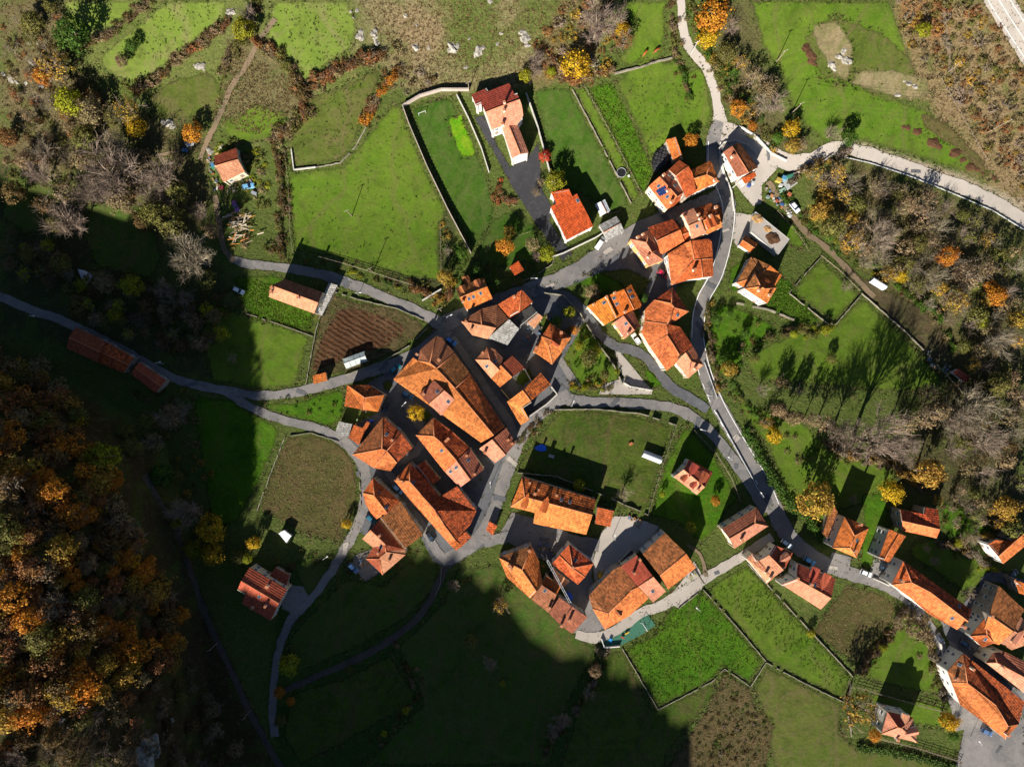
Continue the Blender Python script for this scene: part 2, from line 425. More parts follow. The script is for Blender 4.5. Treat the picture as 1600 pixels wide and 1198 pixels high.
def vnoise(P, Q, sc):
    a = rs.rand(6) * 6.28; out = 0
    for k in range(6):
        th = a[k]; fq = (1 + 0.7 * k) / sc
        out = out + np.sin((P * math.cos(th) + Q * math.sin(th)) * fq + 3 * a[(k + 1) % 6]) / (1 + 0.6 * k)
    return out / 2.2
nz = vnoise(PX, PY, 9) + 0.8 * vnoise(PX, PY, 4)
zc = np.empty((len(gv), 3)); zc[:] = (0.062, 0.082, 0.018)
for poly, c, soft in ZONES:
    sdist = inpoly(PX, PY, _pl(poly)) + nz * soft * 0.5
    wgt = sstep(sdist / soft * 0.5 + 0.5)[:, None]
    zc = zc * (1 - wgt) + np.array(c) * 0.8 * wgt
at = gme.attributes.new('zone', 'FLOAT_COLOR', 'POINT')
at.data.foreach_set('color', np.concatenate([zc, np.ones((len(zc), 1))], 1).astype(np.float32).ravel())
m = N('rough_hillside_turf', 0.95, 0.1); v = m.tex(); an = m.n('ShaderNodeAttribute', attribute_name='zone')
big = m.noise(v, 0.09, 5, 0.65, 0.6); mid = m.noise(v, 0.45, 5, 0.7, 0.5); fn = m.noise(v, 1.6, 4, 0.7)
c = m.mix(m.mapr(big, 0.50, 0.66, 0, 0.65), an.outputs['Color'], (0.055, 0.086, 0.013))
c = m.mix(m.mapr(mid, 0.55, 0.72, 0, 0.6), c, (0.130, 0.094, 0.048))
c = m.mix(m.mapr(mid, 0.42, 0.28, 0, 0.6), c, (0.036, 0.036, 0.014))
br = m.mapr(fn, 0.3, 0.7, 0.6, 1.4); g = m.n('ShaderNodeCombineColor')
for i in range(3): m.L(br, g.inputs[i])
m.col(m.mix(1.0, c, g.outputs[0], 'MULTIPLY'))
m.bump(m.math('ADD', m.math('MULTIPLY', mid, 2.0), fn), 0.7, 0.5)
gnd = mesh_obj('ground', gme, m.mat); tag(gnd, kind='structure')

# ------------------------------------------------------------------ field sheets
G = {
 'lime':  m_grass('meadow_grass_lime', (0.120, 0.168, 0.026), (0.096, 0.145, 0.020), (0.150, 0.140, 0.056), 0.40, 0.22),
 'mead':  m_grass('meadow_grass', (0.056, 0.110, 0.007), (0.074, 0.118, 0.011), (0.090, 0.096, 0.025), 0.3, 0.24, 0.5, (0.05, 0.9, 0.22)),
 'olive': m_grass('grazed_turf', (0.058, 0.084, 0.012), (0.072, 0.084, 0.017), (0.100, 0.080, 0.036), 0.45, 0.28),
 'gard':  m_grass('garden_turf', (0.036, 0.066, 0.007), (0.052, 0.074, 0.010), (0.075, 0.060, 0.024), 0.5, 0.45, 0.7),
 'lush':  m_grass('lush_grass', (0.032, 0.095, 0.003), (0.050, 0.108, 0.005), (0.066, 0.080, 0.014), 0.34, 0.38, 0.8),
 'lawn':  m_grass('mown_lawn', (0.026, 0.070, 0.005), (0.038, 0.078, 0.008), (0.066, 0.084, 0.022), 0.4, 0.35, 0.4, (0.07, 0.45, 0.35)),
 'neon':  m_grass('fresh_lawn', (0.050, 0.185, 0.003), (0.085, 0.190, 0.004), (0.15, 0.19, 0.012), 0.6, 0.3, 0.4),
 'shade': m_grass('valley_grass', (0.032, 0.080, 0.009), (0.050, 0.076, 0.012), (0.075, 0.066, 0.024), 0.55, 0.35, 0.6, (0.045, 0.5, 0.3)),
 'weed':  m_grass('tall_weeds', (0.042, 0.048, 0.014), (0.058, 0.048, 0.018), (0.100, 0.070, 0.034), 0.7, 0.6, 1.0),
 'hay':   m_grass('dead_grass', (0.064, 0.060, 0.018), (0.056, 0.058, 0.016), (0.094, 0.066, 0.030), 0.55, 0.45, 0.8),
 'soil':  m_grass('ploughed_soil', (0.058, 0.027, 0.012), (0.046, 0.021, 0.010), (0.090, 0.048, 0.025), 0.45, 0.45, 1.0, (0.19, -1.0, 0.5)),
 'sand':  m_grass('sandy_scar', (0.21, 0.165, 0.095), (0.17, 0.130, 0.068), (0.105, 0.110, 0.036), 0.7, 0.3, 0.6),
 'dirt':  m_grass('bare_dirt', (0.072, 0.050, 0.028), (0.060, 0.048, 0.026), (0.060, 0.062, 0.020), 0.5, 0.4, 0.7),
}
def densify(poly, step, closed=True, jit=0.0, seed=0):
    out = []; n = len(poly); r = random.Random(seed)
    for i in range(n if closed else n - 1):
        a = poly[i]; b = poly[(i + 1) % n]; L = math.hypot(b[0] - a[0], b[1] - a[1]); k = max(1, int(L / step))
        for j in range(k):
            u = j / k; x = a[0] + (b[0] - a[0]) * u; y = a[1] + (b[1] - a[1]) * u
            if jit and j:
                x += jit * (noise.noise((x * 0.15, y * 0.15, seed)) * 1.6 + r.uniform(-.4, .4)); y += jit * (noise.noise((x * 0.15, y * 0.15, seed + 9)) * 1.6 + r.uniform(-.4, .4))
            out.append((x, y))
    if not closed: out.append(poly[-1])
    return out
EDGES = []; HARD = ('pavement', 'driveway', 'playground_surface', 'road_patch')
_dz = [0.03]
def sheet(name, poly, mat, step=9, jit=1.2, dz=None, label=None, uvdir=None, mm=None):
    if isinstance(poly, str): poly = _pl(poly)
    _dz[0] += 0.0012
    dz = _dz[0] if dz is None else dz
    bd = densify(poly, 5, True, jit, len(name) + int(poly[0][0]))
    xs = [p[0] for p in bd]; ys = [p[1] for p in bd]
    gxx, gyy = np.meshgrid(np.arange(min(xs) + step / 2, max(xs), step), np.arange(min(ys) + step / 2, max(ys), step))
    sdv = inpoly(gxx.ravel(), gyy.ravel(), bd); keep = sdv > 3
    inner = list(zip(gxx.ravel()[keep], gyy.ravel()[keep]))
    pts = [Vector(p) for p in bd] + [Vector(p) for p in inner]
    res = delaunay_2d_cdt(pts, [], [list(range(len(bd)))], 1, 1e-4)
    vp = [(p.x, p.y) for p in res[0]]; wv = gpn(vp); wv[:, 2] += dz
    ed_ = inpoly(np.array([q[0] for q in vp]), np.array([q[1] for q in vp]), bd); ed_ = np.clip(ed_ / (2.5 if name in HARD else max(4, min(15, ed_.max() * (.9 if name == 'bare_patch' else .5)))), .25 if name in HARD else 0, 1)
    faces = []
    for f in res[2]:
        a, b, c = wv[f[0]], wv[f[1]], wv[f[2]]
        nzv = (b[0] - a[0]) * (c[1] - a[1]) - (b[1] - a[1]) * (c[0] - a[0])
        faces.append(tuple(f) if nzv > 0 else tuple(f[::-1]))
    o = pyd(name, wv.tolist(), faces, mat, None, True)
    at_ = o.data.attributes.new('edge', 'FLOAT', 'POINT'); at_.data.foreach_set('value', ed_.astype(np.float32)); EDGES.append((bd, True))
    return tag(o, label, kind='structure')
FIELDS = [
 ('meadow', 'lime', '95,0 232,0 196,28 150,60 118,52 100,30'),
 ('meadow', 'lime', '160,82 205,45 262,0 358,0 352,30 300,70 262,100 216,136 176,120 150,100'),
 ('meadow', 'lime', '425,0 545,0 560,40 552,75 500,112 478,132 440,100 415,60'),
 ('meadow', 'olive', '232,148 280,118 330,112 355,140 340,180 300,188 235,184'),
 ('meadow', 'mead', '345,192 400,160 450,175 446,215 385,225 348,212'),
 ('meadow', 'olive', '486,150 540,130 590,105 598,112 580,160 566,196 556,222 534,252 462,264 446,226'),
 ('meadow', 'mead', '446,238 458,268 534,258 562,225 586,196 610,164 628,162 636,196 668,268 700,332 688,352 690,440 640,436 560,412 500,400 458,392 452,330'),
 ('meadow', 'mead', '975,0 1042,0 1040,60 1034,92 985,105 962,100 985,60'),
 ('meadow', 'mead', '1000,90 1048,96 1060,92 1078,110 1095,95 1108,130 1114,176 1108,196 1078,226 1060,242 1014,246 990,190 958,130 972,118'),
 ('vegetable_plot', 'lush', '918,136 956,126 988,188 1012,244 1022,268 1006,306 1000,300 960,214'),
 ('meadow', 'mead', '898,140 914,138 958,216 998,302 990,318 984,306 940,222'),
 ('meadow', 'lawn', '831,138 888,134 936,222 980,304 985,322 944,338 918,310 868,292 846,200'),
 ('lawn', 'lawn', '640,172 662,158 708,150 722,186 760,268 770,300 774,334 770,352 742,392 724,372 664,240'),
 ('lawn', 'neon', '696,186 722,178 744,238 740,244 720,248'),
 ('lawn', 'lawn', '770,338 802,326 836,352 862,400 800,420 750,420 742,396'),
 ('pasture', 'mead', '1172,0 1390,0 1420,80 1380,130 1410,160 1450,170 1490,205 1530,250 1558,284 1500,268 1400,236 1312,214 1290,225 1240,180 1220,120 1190,70'),
 ('meadow', 'lush', '362,432 420,426 440,432 500,452 492,478 486,520 440,510 392,500 372,466'),
 ('meadow', 'mead', '312,520 330,470 384,490 440,508 486,524 474,566 462,606 400,610 330,598'),
 ('vegetable_plot', 'weed', '516,456 560,470 620,480 664,504 664,516 628,548 560,580 500,590 478,600 484,560 494,510'),
 ('ploughed_field', 'soil', '526,482 548,478 588,486 640,508 634,520 604,546 560,556 520,572 486,584 482,576 498,530'),
 ('lawn', 'lush', '362,622 440,668 430,700 404,760 372,816 330,830 300,640 306,616'),
 ('hay_field', 'hay', '446,682 486,676 530,690 556,722 562,770 552,808 534,850 470,834 402,796 424,736'),
 ('lawn', 'lush', '408,622 452,630 520,610 540,604 538,650 520,668 470,656 420,640'),
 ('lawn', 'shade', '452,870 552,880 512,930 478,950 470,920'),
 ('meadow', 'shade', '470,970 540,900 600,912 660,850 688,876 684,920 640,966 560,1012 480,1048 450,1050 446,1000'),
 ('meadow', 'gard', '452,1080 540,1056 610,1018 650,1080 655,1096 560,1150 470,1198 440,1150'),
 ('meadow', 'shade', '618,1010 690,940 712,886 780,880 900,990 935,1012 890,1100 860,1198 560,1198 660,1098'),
 ('meadow', 'gard', '944,1018 975,1012 1020,1106 1120,1064 1130,1072 1098,1110 1044,1180 1040,1210 870,1210 900,1110'),
 ('garden', 'gard', '872,640 930,640 1000,648 1052,664 1034,720 1012,800 966,796 900,770 832,740 802,736 830,690'),
 ('garden', 'lush', '1066,664 1084,672 1118,710 1150,768 1160,778 1138,800 1112,838 1094,850 1060,820 1014,806 1038,724'),
 ('garden', 'mead', '858,470 884,462 906,486 960,560 974,596 950,604 905,608 880,560 862,520'),
 ('garden', 'lush', '886,440 930,420 970,440 1000,470 960,480 920,450'),
 ('meadow', 'lush', '1122,470 1150,476 1200,500 1222,520 1180,540 1150,580 1120,590 1108,560 1106,510'),
 ('garden', 'lush', '1140,420 1166,398 1178,410 1152,458 1140,456'),
 ('garden', 'lush', '1214,424 1236,440 1244,452 1282,500 1268,514 1240,506 1196,482 1190,470'),
 ('meadow', 'mead', '1282,402 1340,456 1344,462 1304,504 1236,458 1250,438'),
 ('meadow', 'mead', '1346,462 1400,510 1480,596 1470,612 1380,612 1290,604 1180,596 1160,560 1200,536 1250,516 1300,510'),
 ('dirt_yard', 'dirt', '1300,396 1344,428 1380,450 1440,478 1478,520 1492,560 1490,590 1440,552 1380,490 1346,456 1310,420'),
 ('meadow', 'mead', '1140,612 1200,640 1260,660 1300,700 1340,716 1396,720 1400,760 1380,782 1310,800 1290,840 1230,780 1200,700 1160,650'),
 ('garden', 'lush', '1344,770 1386,770 1388,800 1370,880 1340,892 1350,820'),
 ('lawn', 'mead', '1424,846 1470,836 1500,852 1560,880 1558,894 1528,916 1512,936 1468,900 1420,870'),
 ('garden', 'lush', '1470,780 1560,820 1540,850 1500,846 1472,826'),
 ('meadow', 'lush', '974,1012 1020,990 1060,950 1098,922 1140,966 1194,1032 1172,1068 1130,1042 1112,1064 1028,1106'),
 ('meadow', 'mead', '1102,920 1136,896 1168,880 1230,950 1300,1020 1332,1058 1316,1092 1250,1060 1198,1032'),
 ('meadow', 'olive', '1198,1038 1256,1068 1318,1098 1312,1140 1330,1160 1400,1166 1500,1180 1500,1210 1210,1210 1190,1110 1176,1072'),
 ('weed_field', 'weed', '1132,1046 1172,1072 1186,1108 1214,1130 1196,1210 1044,1210 1046,1182 1100,1112'),
 ('hay_field', 'hay', '1322,912 1370,922 1404,944 1396,972 1366,1010 1342,1042 1310,1020 1268,986 1300,940'),
 ('meadow', 'mead', '1404,960 1440,960 1456,1000 1470,1086 1420,1080 1356,1062 1344,1048 1380,1000'),
 ('lawn', 'mead', '1338,1078 1400,1088 1470,1100 1492,1140 1420,1130 1370,1100'),
 ('garden', 'lush', '1010,1000 1090,950 1100,920 1080,926 1050,950'),
 ('lawn', 'lush', '812,756 832,742 838,760 816,770'),
 ('lawn', 'lush', '738,760 760,736 768,760 756,780'),
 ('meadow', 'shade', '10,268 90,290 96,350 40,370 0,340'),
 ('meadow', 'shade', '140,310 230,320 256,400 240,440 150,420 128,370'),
 ('lawn', 'mead', '1208,330 1240,350 1258,380 1250,392 1212,362'),
]
FIELDS += [('bare_patch', 'olive', '1300,20 1380,50 1425,90 1440,140 1390,165 1330,135 1280,120 1255,60'), ('bare_patch', 'sand', '1262,40 1308,28 1336,72 1334,110 1320,134 1296,112 1276,76'), ('bare_patch', 'sand', '1330,110 1390,106 1450,120 1456,150 1420,160 1380,150 1330,134'), ('bare_patch', 'hay', '1430,170 1480,190 1530,240 1560,286 1536,276 1490,232 1440,200')]
for nm, g_, poly in FIELDS:
    sheet(nm, poly, G[g_])

# ------------------------------------------------------------------ roads, yards, paths
ASPH = m_road('asphalt', (0.104, 0.107, 0.116), (0.055, 0.057, 0.064), (0.165, 0.162, 0.162), 0.65)
PALE = m_road('pale_concrete', (0.35, 0.312, 0.275), (0.25, 0.225, 0.20), (0.40, 0.36, 0.315), 0.5)
MIDC = m_road('worn_concrete', (0.195, 0.180, 0.170), (0.105, 0.102, 0.104), (0.275, 0.245, 0.22), 0.75)
BLK = m_road('black_asphalt', (0.032, 0.032, 0.036), (0.022, 0.022, 0.025), (0.075, 0.075, 0.08), 0.6)
TRK = m_road('dirt_track', (0.17, 0.12, 0.075), (0.09, 0.075, 0.045), (0.24, 0.17, 0.11), 0.6, 0.95)
DTRK = m_road('dark_dirt_track', (0.075, 0.062, 0.048), (0.040, 0.036, 0.030), (0.11, 0.09, 0.07), 0.7, 0.95)  # darker brown than the other dirt tracks
RUBB = m_road('playground_surface', (0.035, 0.125, 0.080), (0.028, 0.10, 0.066), (0.045, 0.14, 0.09), 0.4)
def smooth(pts, step=4.0):
    out = []
    for i in range(len(pts) - 1):
        p0 = pts[max(i - 1, 0)]; p1 = pts[i]; p2 = pts[i + 1]; p3 = pts[min(i + 2, len(pts) - 1)]
        k = max(2, int(math.hypot(p2[0] - p1[0], p2[1] - p1[1]) / step))
        for j in range(k):
            t = j / k; q = []
            for c in range(len(p1)):
                a, b, cc, d = p0[c], p1[c], p2[c], p3[c]
                q.append(0.5 * (2 * b + (cc - a) * t + (2 * a - 5 * b + 4 * cc - d) * t * t + (3 * b - a - 3 * cc + d) * t ** 3))
            out.append(tuple(q))
    out.append(tuple(pts[-1])); return out
_rz = [0.145]
def ribbon(name, pts, width, mat, dz=None, jit=1.1, label=None, cols=6):
    """pts in pixels (x,y[,w]); width in pixels"""
    if isinstance(pts, str): pts = _pl(pts)
    pts = [p if len(p) == 3 else (p[0], p[1], width) for p in pts]
    sp = smooth(pts); V = []; F = []; _rz[0] += 0.003; dz = _rz[0] if dz is None else dz
    rows = []
    for i, p in enumerate(sp):
        a = sp[max(i - 1, 0)]; b = sp[min(i + 1, len(sp) - 1)]
        dx, dy = b[0] - a[0], b[1] - a[1]; L = math.hypot(dx, dy) or 1; nx_, ny_ = -dy / L, dx / L
        for j in range(cols + 1):
            u = (j / cols - 0.5) * p[2]
            jj = jit * (noise.noise((p[0] * 0.08, p[1] * 0.08, j * 3.1 + width)) ) * 2 if j in (0, cols) else 0
            u += jj * (1 if j else -1)
            rows.append((p[0] + nx_ * u, p[1] + ny_ * u))
    wv = gpn(rows); wv[:, 2] += dz; n = cols + 1
    for i in range(len(sp) - 1):
        for j in range(cols):
            F.append((i * n + j, i * n + j + 1, (i + 1) * n + j + 1, (i + 1) * n + j))
    me_f = []
    for f in F:
        a, b, c = wv[f[0]], wv[f[1]], wv[f[2]]
        nzv = (b[0] - a[0]) * (c[1] - a[1]) - (b[1] - a[1]) * (c[0] - a[0])
        me_f.append(f if nzv > 0 else f[::-1])
    o = pyd(name, wv.tolist(), me_f, mat, None, True)
    if cols > 1:
        at_ = o.data.attributes.new('edge', 'FLOAT', 'POINT'); at_.data.foreach_set('value', np.array([0.0 if j in (0, cols) else 1.0 for i in range(len(sp)) for j in range(cols + 1)], np.float32))
        EDGES.append((rows[::cols + 1], False)); EDGES.append((rows[cols::cols + 1], False))
    return tag(o, label, kind='structure')
# paved core of the village and yards (lower layers first)
sheet('pavement', '566,604 624,570 690,503 735,488 800,462 836,452 900,470 916,500 880,560 892,604 890,624 846,648 812,690 800,720 786,780 764,848 700,888 676,876 640,800 600,850 560,830 572,770 552,716 530,690 560,660 600,640', ASPH, 9, 0.8, 0.112)
sheet('pavement', '840,455 880,440 930,412 980,362 1010,340 1080,318 1122,300 1140,310 1128,380 1100,430 1060,440 1020,440 980,420 940,424 900,444 870,452', ASPH, 9, 0.8, 0.117)
sheet('pavement', '996,480 1014,440 1034,432 1060,440 1046,480 1010,530 1000,500', ASPH, 9, 0.8, 0.122)
sheet('pavement', '778,838 800,800 840,810 900,838 930,852 924,900 936,930 958,940 940,990 910,996 870,970 890,930 860,880 800,850', MIDC, 9, 0.8, 0.125)
sheet('pavement', '938,834 960,806 986,806 1030,822 1012,850 990,868 966,880 945,908 930,920 926,880', PALE, 9, 0.8, 0.129)
sheet('pavement', '1084,876 1100,902 1096,920 1060,950 1040,938 1062,912 1078,890', PALE, 9, 0.8, 0.131)
sheet('pavement', '1128,196 1160,200 1204,246 1216,262 1190,290 1190,318 1176,322 1158,300 1146,284 1128,256', PALE, 9, 0.5, 0.133)
sheet('pavement', '1146,332 1174,336 1178,360 1172,372 1150,384 1144,372', PALE, 9, 0.5, 0.135)
sheet('pavement', '958,530 974,556 1010,600 1016,606 990,608 966,576', PALE, 9, 0.5, 0.137)
sheet('pavement', '942,600 978,590 986,606 1020,606 1018,616 936,616', PALE, 9, 0.5, 0.139)
sheet('pavement', '1468,966 1500,980 1560,1030 1600,1060 1600,1210 1490,1210 1506,1140 1490,1100 1500,1050', MIDC, 9, 0.8, 0.127)
sheet('pavement', '1300,862 1330,870 1326,896 1290,884', MIDC, 9, 0.4, 0.141)
sheet('pavement', '1366,872 1390,876 1386,906 1358,894', MIDC, 9, 0.4, 0.130)
sheet('driveway', '741,184 757,181 776,226 797,262 826,246 842,222 844,262 848,300 864,326 858,346 894,398 879,408 838,350 800,292 778,250', BLK, 7, 0.6, 0.134)
sheet('pavement', '446,912 474,916 486,938 466,962 440,950', MIDC, 7, 0.6, 0.136)
sheet('pavement', '552,868 580,858 596,892 572,908 552,888', MIDC, 7, 0.6, 0.138)
sheet('playground_surface', '938,996 968,972 1010,956 1024,976 1004,990 966,1010 940,1014', RUBB, 6, 0.2, 0.140)
sheet('pavement', '864,554 880,560 910,606 892,600', MIDC, 7, 0.4, 0.141)
# roads
ribbon('road', '1538,-40,44 1562,4,44 1590,48,44 1616,88,44 1640,120,44', 44, PALE, label='pale two-lane main road crossing the upper right corner')
ribbon('road', '1063,-20,13 1065,20,13 1071,62,15 1088,88,15 1104,108,14 1115,138,14 1121,165,15 1126,192,22 1128,212,26', 14, PALE, label='narrow pale lane running down from the top edge')
ribbon('road', '1126,190,24 1116,222,26 1116,258,24 1128,290,24 1138,322,23 1136,360,22 1128,400,22 1116,436,22 1101,462,21 1092,492,22 1090,528,22 1096,562,22 1108,600,22 1124,636,24 1146,676,24 1170,716,24 1192,752,24 1208,790,26 1222,824,28', 22, MIDC, label='main village road curving down the right of the centre')
ribbon('road', '1216,812,28 1240,846,26 1280,876,24 1330,896,22 1380,912,20 1420,938,18 1446,972,18 1470,1010,16 1478,1060,14 1490,1100,14 1500,1140,16', 22, MIDC, label='village road bending along the lower right houses')
ribbon('road', '1128,206,30 1164,214,28 1200,240,28 1236,254,26 1272,248,22 1300,232,20 1340,236,20 1400,256,22 1460,278,22 1520,300,22 1570,326,22 1640,372,22', 24, PALE, label='pale concrete road leading out to the right edge')
ribbon('road', '692,506,26 730,490,24 780,470,22 830,452,26 880,436,28 924,410,28 966,380,26 1000,358,24 1060,332,22 1110,312,20 1132,300,20', 24, MIDC, label='grey street through the upper houses')
ribbon('road', '690,508,22 668,494,18 620,472,16 560,448,16 520,434,16 470,422,15 420,416,14 384,412,14 364,406,12', 16, MIDC, label='lane along the foot of the big meadow')
ribbon('path', '366,408 350,388 344,360 340,330 336,305', 9, TRK, label='rough lane up to the small salmon house')
ribbon('road', '700,512,22 670,540,20 632,562,20 580,580,18 520,598,16 460,613,15 410,618,14 366,612,14 320,604,14 270,590,14 216,560,14 160,530,14 100,502,14 50,484,14 -20,456,14', 16, MIDC, label='road leaving the village to the left edge')
ribbon('road', '352,612,12 400,640,13 450,658,13 500,670,14 540,692,16 566,726,17 572,764,17 562,812,16 534,866,14 504,912,12 478,944,12 456,966,14 440,1000,12 430,1050,11 426,1110,12 430,1150,14', 14, MIDC, label='lane round the brown hay field and down to the bottom')
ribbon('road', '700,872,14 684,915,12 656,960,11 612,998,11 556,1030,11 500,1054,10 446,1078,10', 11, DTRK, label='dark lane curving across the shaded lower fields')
ribbon('road', '716,540,18 770,548,16 822,572,16 862,598,16 888,622,18', 16, ASPH, label='shaded alley between the central houses')
ribbon('road', '890,616,22 856,636,20 826,664,20 806,700,20 790,744,20 774,790,20 756,832,22 720,862,22 690,876,20', 20, MIDC, label='pale street down the middle of the village')
ribbon('road', '886,624,18 930,628,16 990,630,16 1046,636,16 1086,654,17 1122,688,17 1154,730,17 1178,768,16 1196,800,16', 16, MIDC, label='lane round the top of the walled garden')
ribbon('road', '836,452,16 884,464,16 912,488,16 936,520,14 960,540,14 1000,552,15 1024,576,15 1046,602,16 1076,622,16 1106,640,14', 14, ASPH, label='lane below the vivid orange houses')
ribbon('road', '756,846,18 800,838,18 846,842,18 900,846,20 936,852,20', 18, MIDC, label='street below the long orange house')
ribbon('road', '1206,838,16 1160,868,16 1110,898,16 1070,924,18 1036,944,18 1000,958,16 962,984,16 930,996,16 900,990,14', 16, PALE, label='concrete lane along the lower edge of the village')
ribbon('road', '1476,978,16 1510,1014,16 1546,1050,16 1590,1096,16 1620,1130,16', 16, ASPH, label='alley between the lower right terraces')
ribbon('road', '1500,960,14 1530,924,14 1550,900,16 1600,916,18', 16, ASPH, label='street behind the right edge houses')
ribbon('path', '430,30 404,66 384,104 360,140 344,180 324,222 312,250', 8, TRK, label='brown dirt path through the upper left fields')
ribbon('path', '1478,-10 1476,30 1482,80 1486,112 1496,140', 6, TRK, label='narrow footpath down the scrub slope')
ribbon('path', '1200,284 1216,308 1240,340 1262,366 1290,386 1330,428 1366,464', 9, TRK, label='dirt track beside the right-hand wood')
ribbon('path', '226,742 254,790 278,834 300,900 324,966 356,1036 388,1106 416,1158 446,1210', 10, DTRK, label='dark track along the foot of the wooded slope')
ribbon('path', '1074,850 1094,866 1104,900', 5, TRK, label='worn footpath across the lawn to the lower lane')
ribbon('path', '222,246 262,240 300,232', 4, TRK, label='thin path leading left from the small salmon house')
ribbon('road', '632,566,12 642,604,13 640,640,14 662,676,13 650,706,12 622,722,12 598,732,12', 13, MIDC, label='narrow lane between the central terraces')
ribbon('road', '598,726,12 628,770,12 654,812,12 684,862,14 700,876,14', 12, MIDC, label='alley between the curved-front house and the huge block')
ribbon('road', '706,528,12 738,572,12 768,618,12 796,660,12 806,690,12', 12, MIDC, label='alley along the right side of the very long terrace')
sheet('lawn', '596,598 610,590 616,604 602,616', G['gard'], 5, .6, 0.2)
sheet('lawn', '664,636 676,648 668,660 654,656', G['gard'], 5, .6, 0.2)
sheet('garden', '836,500 858,486 872,520 852,530', G['gard'], 5, .6, 0.2)
sheet('garden', '804,590 826,572 834,590 812,606', G['gard'], 5, .6, 0.2)
sheet('lawn', '1000,566 1020,584 1040,604 1016,606', G['lush'], 5, .6, 0.2)
rp_ = random.Random(15)
for x_, y_ in _pl('1128,300 1134,360 1110,446 1092,510 1112,606 1150,684 1200,780 1300,886 1420,940 1200,240 1300,232 1430,268 860,446 950,392 1040,340 720,494 540,442 600,572 470,612 300,600 560,740 540,856 780,778 800,720 850,640 960,629 1090,660 1150,728 850,842 1120,894 1010,954 1500,1110 1560,1170'):
    a_ = rp_.uniform(0, 3.1); L_ = rp_.uniform(4, 11); w_ = rp_.uniform(2, 5); c_, s_ = math.cos(a_), math.sin(a_)
    sheet('road_patch', [(x_ + c_ * u * L_ - s_ * v * w_, y_ + s_ * u * L_ + c_ * v * w_) for u, v in ((-1, -1), (1, -1), (1.1, .9), (-.9, 1.1))], rp_.choice((ASPH, ASPH, PALE)), 6, .5, 0.235)
# markings
WHT = m_plain('road_paint', (0.75, 0.75, 0.72), 0.1, 3.0, bump=0)
def offset_line(pts, off):
    out = []
    for i, p in enumerate(pts):
        a = pts[max(i - 1, 0)]; b = pts[min(i + 1, len(pts) - 1)]
        dx, dy = b[0] - a[0], b[1] - a[1]; L = math.hypot(dx, dy) or 1
        out.append((p[0] - dy / L * off, p[1] + dx / L * off))
    return out
mainrd = smooth(_pl('1090,528 1096,562 1108,600 1124,636 1146,676 1170,716 1192,752 1208,790'))
ribbon('road_marking', offset_line(mainrd[::4], -9), 1.0, WHT, 0.245, 0, 'white edge line on the main village road', 1)
lft = offset_line(mainrd, 9.5)
for i in range(6, len(lft) - 8, 5):
    ribbon('road_marking', [lft[i], lft[i + 1], lft[i + 2]], 1.0, WHT, 0.245, 0, None, 1)
e2 = smooth(_pl('1116,222 1116,258 1128,290 1138,322 1136,360 1128,400 1116,436 1101,462 1092,492 1090,528'))
ribbon('road_marking', offset_line(e2[::4], 9.2), 0.9, WHT, 0.245, 0, None, 1)
ribbon('road_marking', offset_line(e2[::4], -9.2), 0.9, WHT, 0.245, 0, None, 1)
hw = _pl('1538,-40 1562,4 1590,48 1616,88')
for off in (-15, 0, 15):
    ribbon('road_marking', offset_line(hw, off), 0.9, WHT, 0.245, 0, None, 1)
# ------------------------------------------------------------------ houses
S8 = 7.985; S10 = 9.98; S4 = 3.9925
VIEW = {'A': (720, 110, S10), 'B': (800, 220, S8), 'C': (980, 200, S8), 'D': (970, 300, S8), 'E': (900, 430, S8), 'F': (700, 420, S8),
        'G': (600, 510, S8), 'H': (700, 520, S8), 'I': (520, 590, S8), 'J': (630, 640, S8), 'K': (550, 710, S8), 'L': (540, 770, S8),
        'M': (770, 730, S8), 'N': (770, 840, S8), 'O': (910, 820, S8), 'P': (1110, 770, S8), 'Q': (1270, 780, S8), 'R': (1380, 860, S8),
        'S': (1440, 810, S10), 'T': (1440, 1000, S10), 'U': (1330, 1060, 8.0), 'W': (1130, 330, S8), 'X': (340, 860, S10), 'Y': (300, 220, S10)}
for c_ in range(4):
    for r_ in range(4):
        VIEW['%d%d' % (c_, r_)] = (400 * c_, (0, 300, 600, 898)[r_], S4)
def vp(view, x, y):
    a, b, s = VIEW[view]; return (a + x / s, b + y / s)
def ray_plane(px, py, p0, n):
    o = Vector((0, 0, HC)); d = Wp(px, py, 0) - o
    t = (p0 - o).dot(n) / d.dot(n); return o + d * t
SKYL = MB(); SKYL.box((0, 0, 0.04), (0.95, 1.25, 0.12), m=0); SKYL.box((0, 0, 0.10), (0.75, 1.05, 0.04), m=1); SKYL = SKYL.mesh('skylight')
for mm_ in (FRAME, SKYG): SKYL.materials.append(mm_)
PANEL = MB(); PANEL.box((0, 0, 0.12), (1.0, 1.6, 0.06)); PANEL = PANEL.mesh('solar_panel')
_pm = N('solar_cell', 0.15, 0.6); _pm.col((0.012, 0.028, 0.10)); PANEL.materials.append(_pm.mat)
CHM = MB(); CHM.box((0, 0, 0.35), (0.75, 0.75, 2.1), m=0); CHM.box((0, 0, 1.45), (0.95, 0.95, 0.12), m=0)
for a_ in (-1, 1):
    for b_ in (-1, 1): CHM.box((a_ * .3, b_ * .3, 1.62), (0.12, 0.12, 0.22), m=0)
CHM.box((0, 0, 1.78), (0.95, 0.95, 0.10), m=1); CHM = CHM.mesh('chimney')
for mm_ in (CHIM, RIDGE): CHM.materials.append(mm_)
WIN = MB(); WIN.box((0, 0.03, 0), (1.1, 0.10, 1.4), m=0); WIN.box((0, 0.09, 0), (0.9, 0.03, 1.2), m=1); WIN.box((0, 0.115, 0), (0.06, 0.03, 1.2), m=0); WIN.box((0, 0.12, -0.78), (1.3, 0.26, 0.10), m=0)
WIN = WIN.mesh('window')
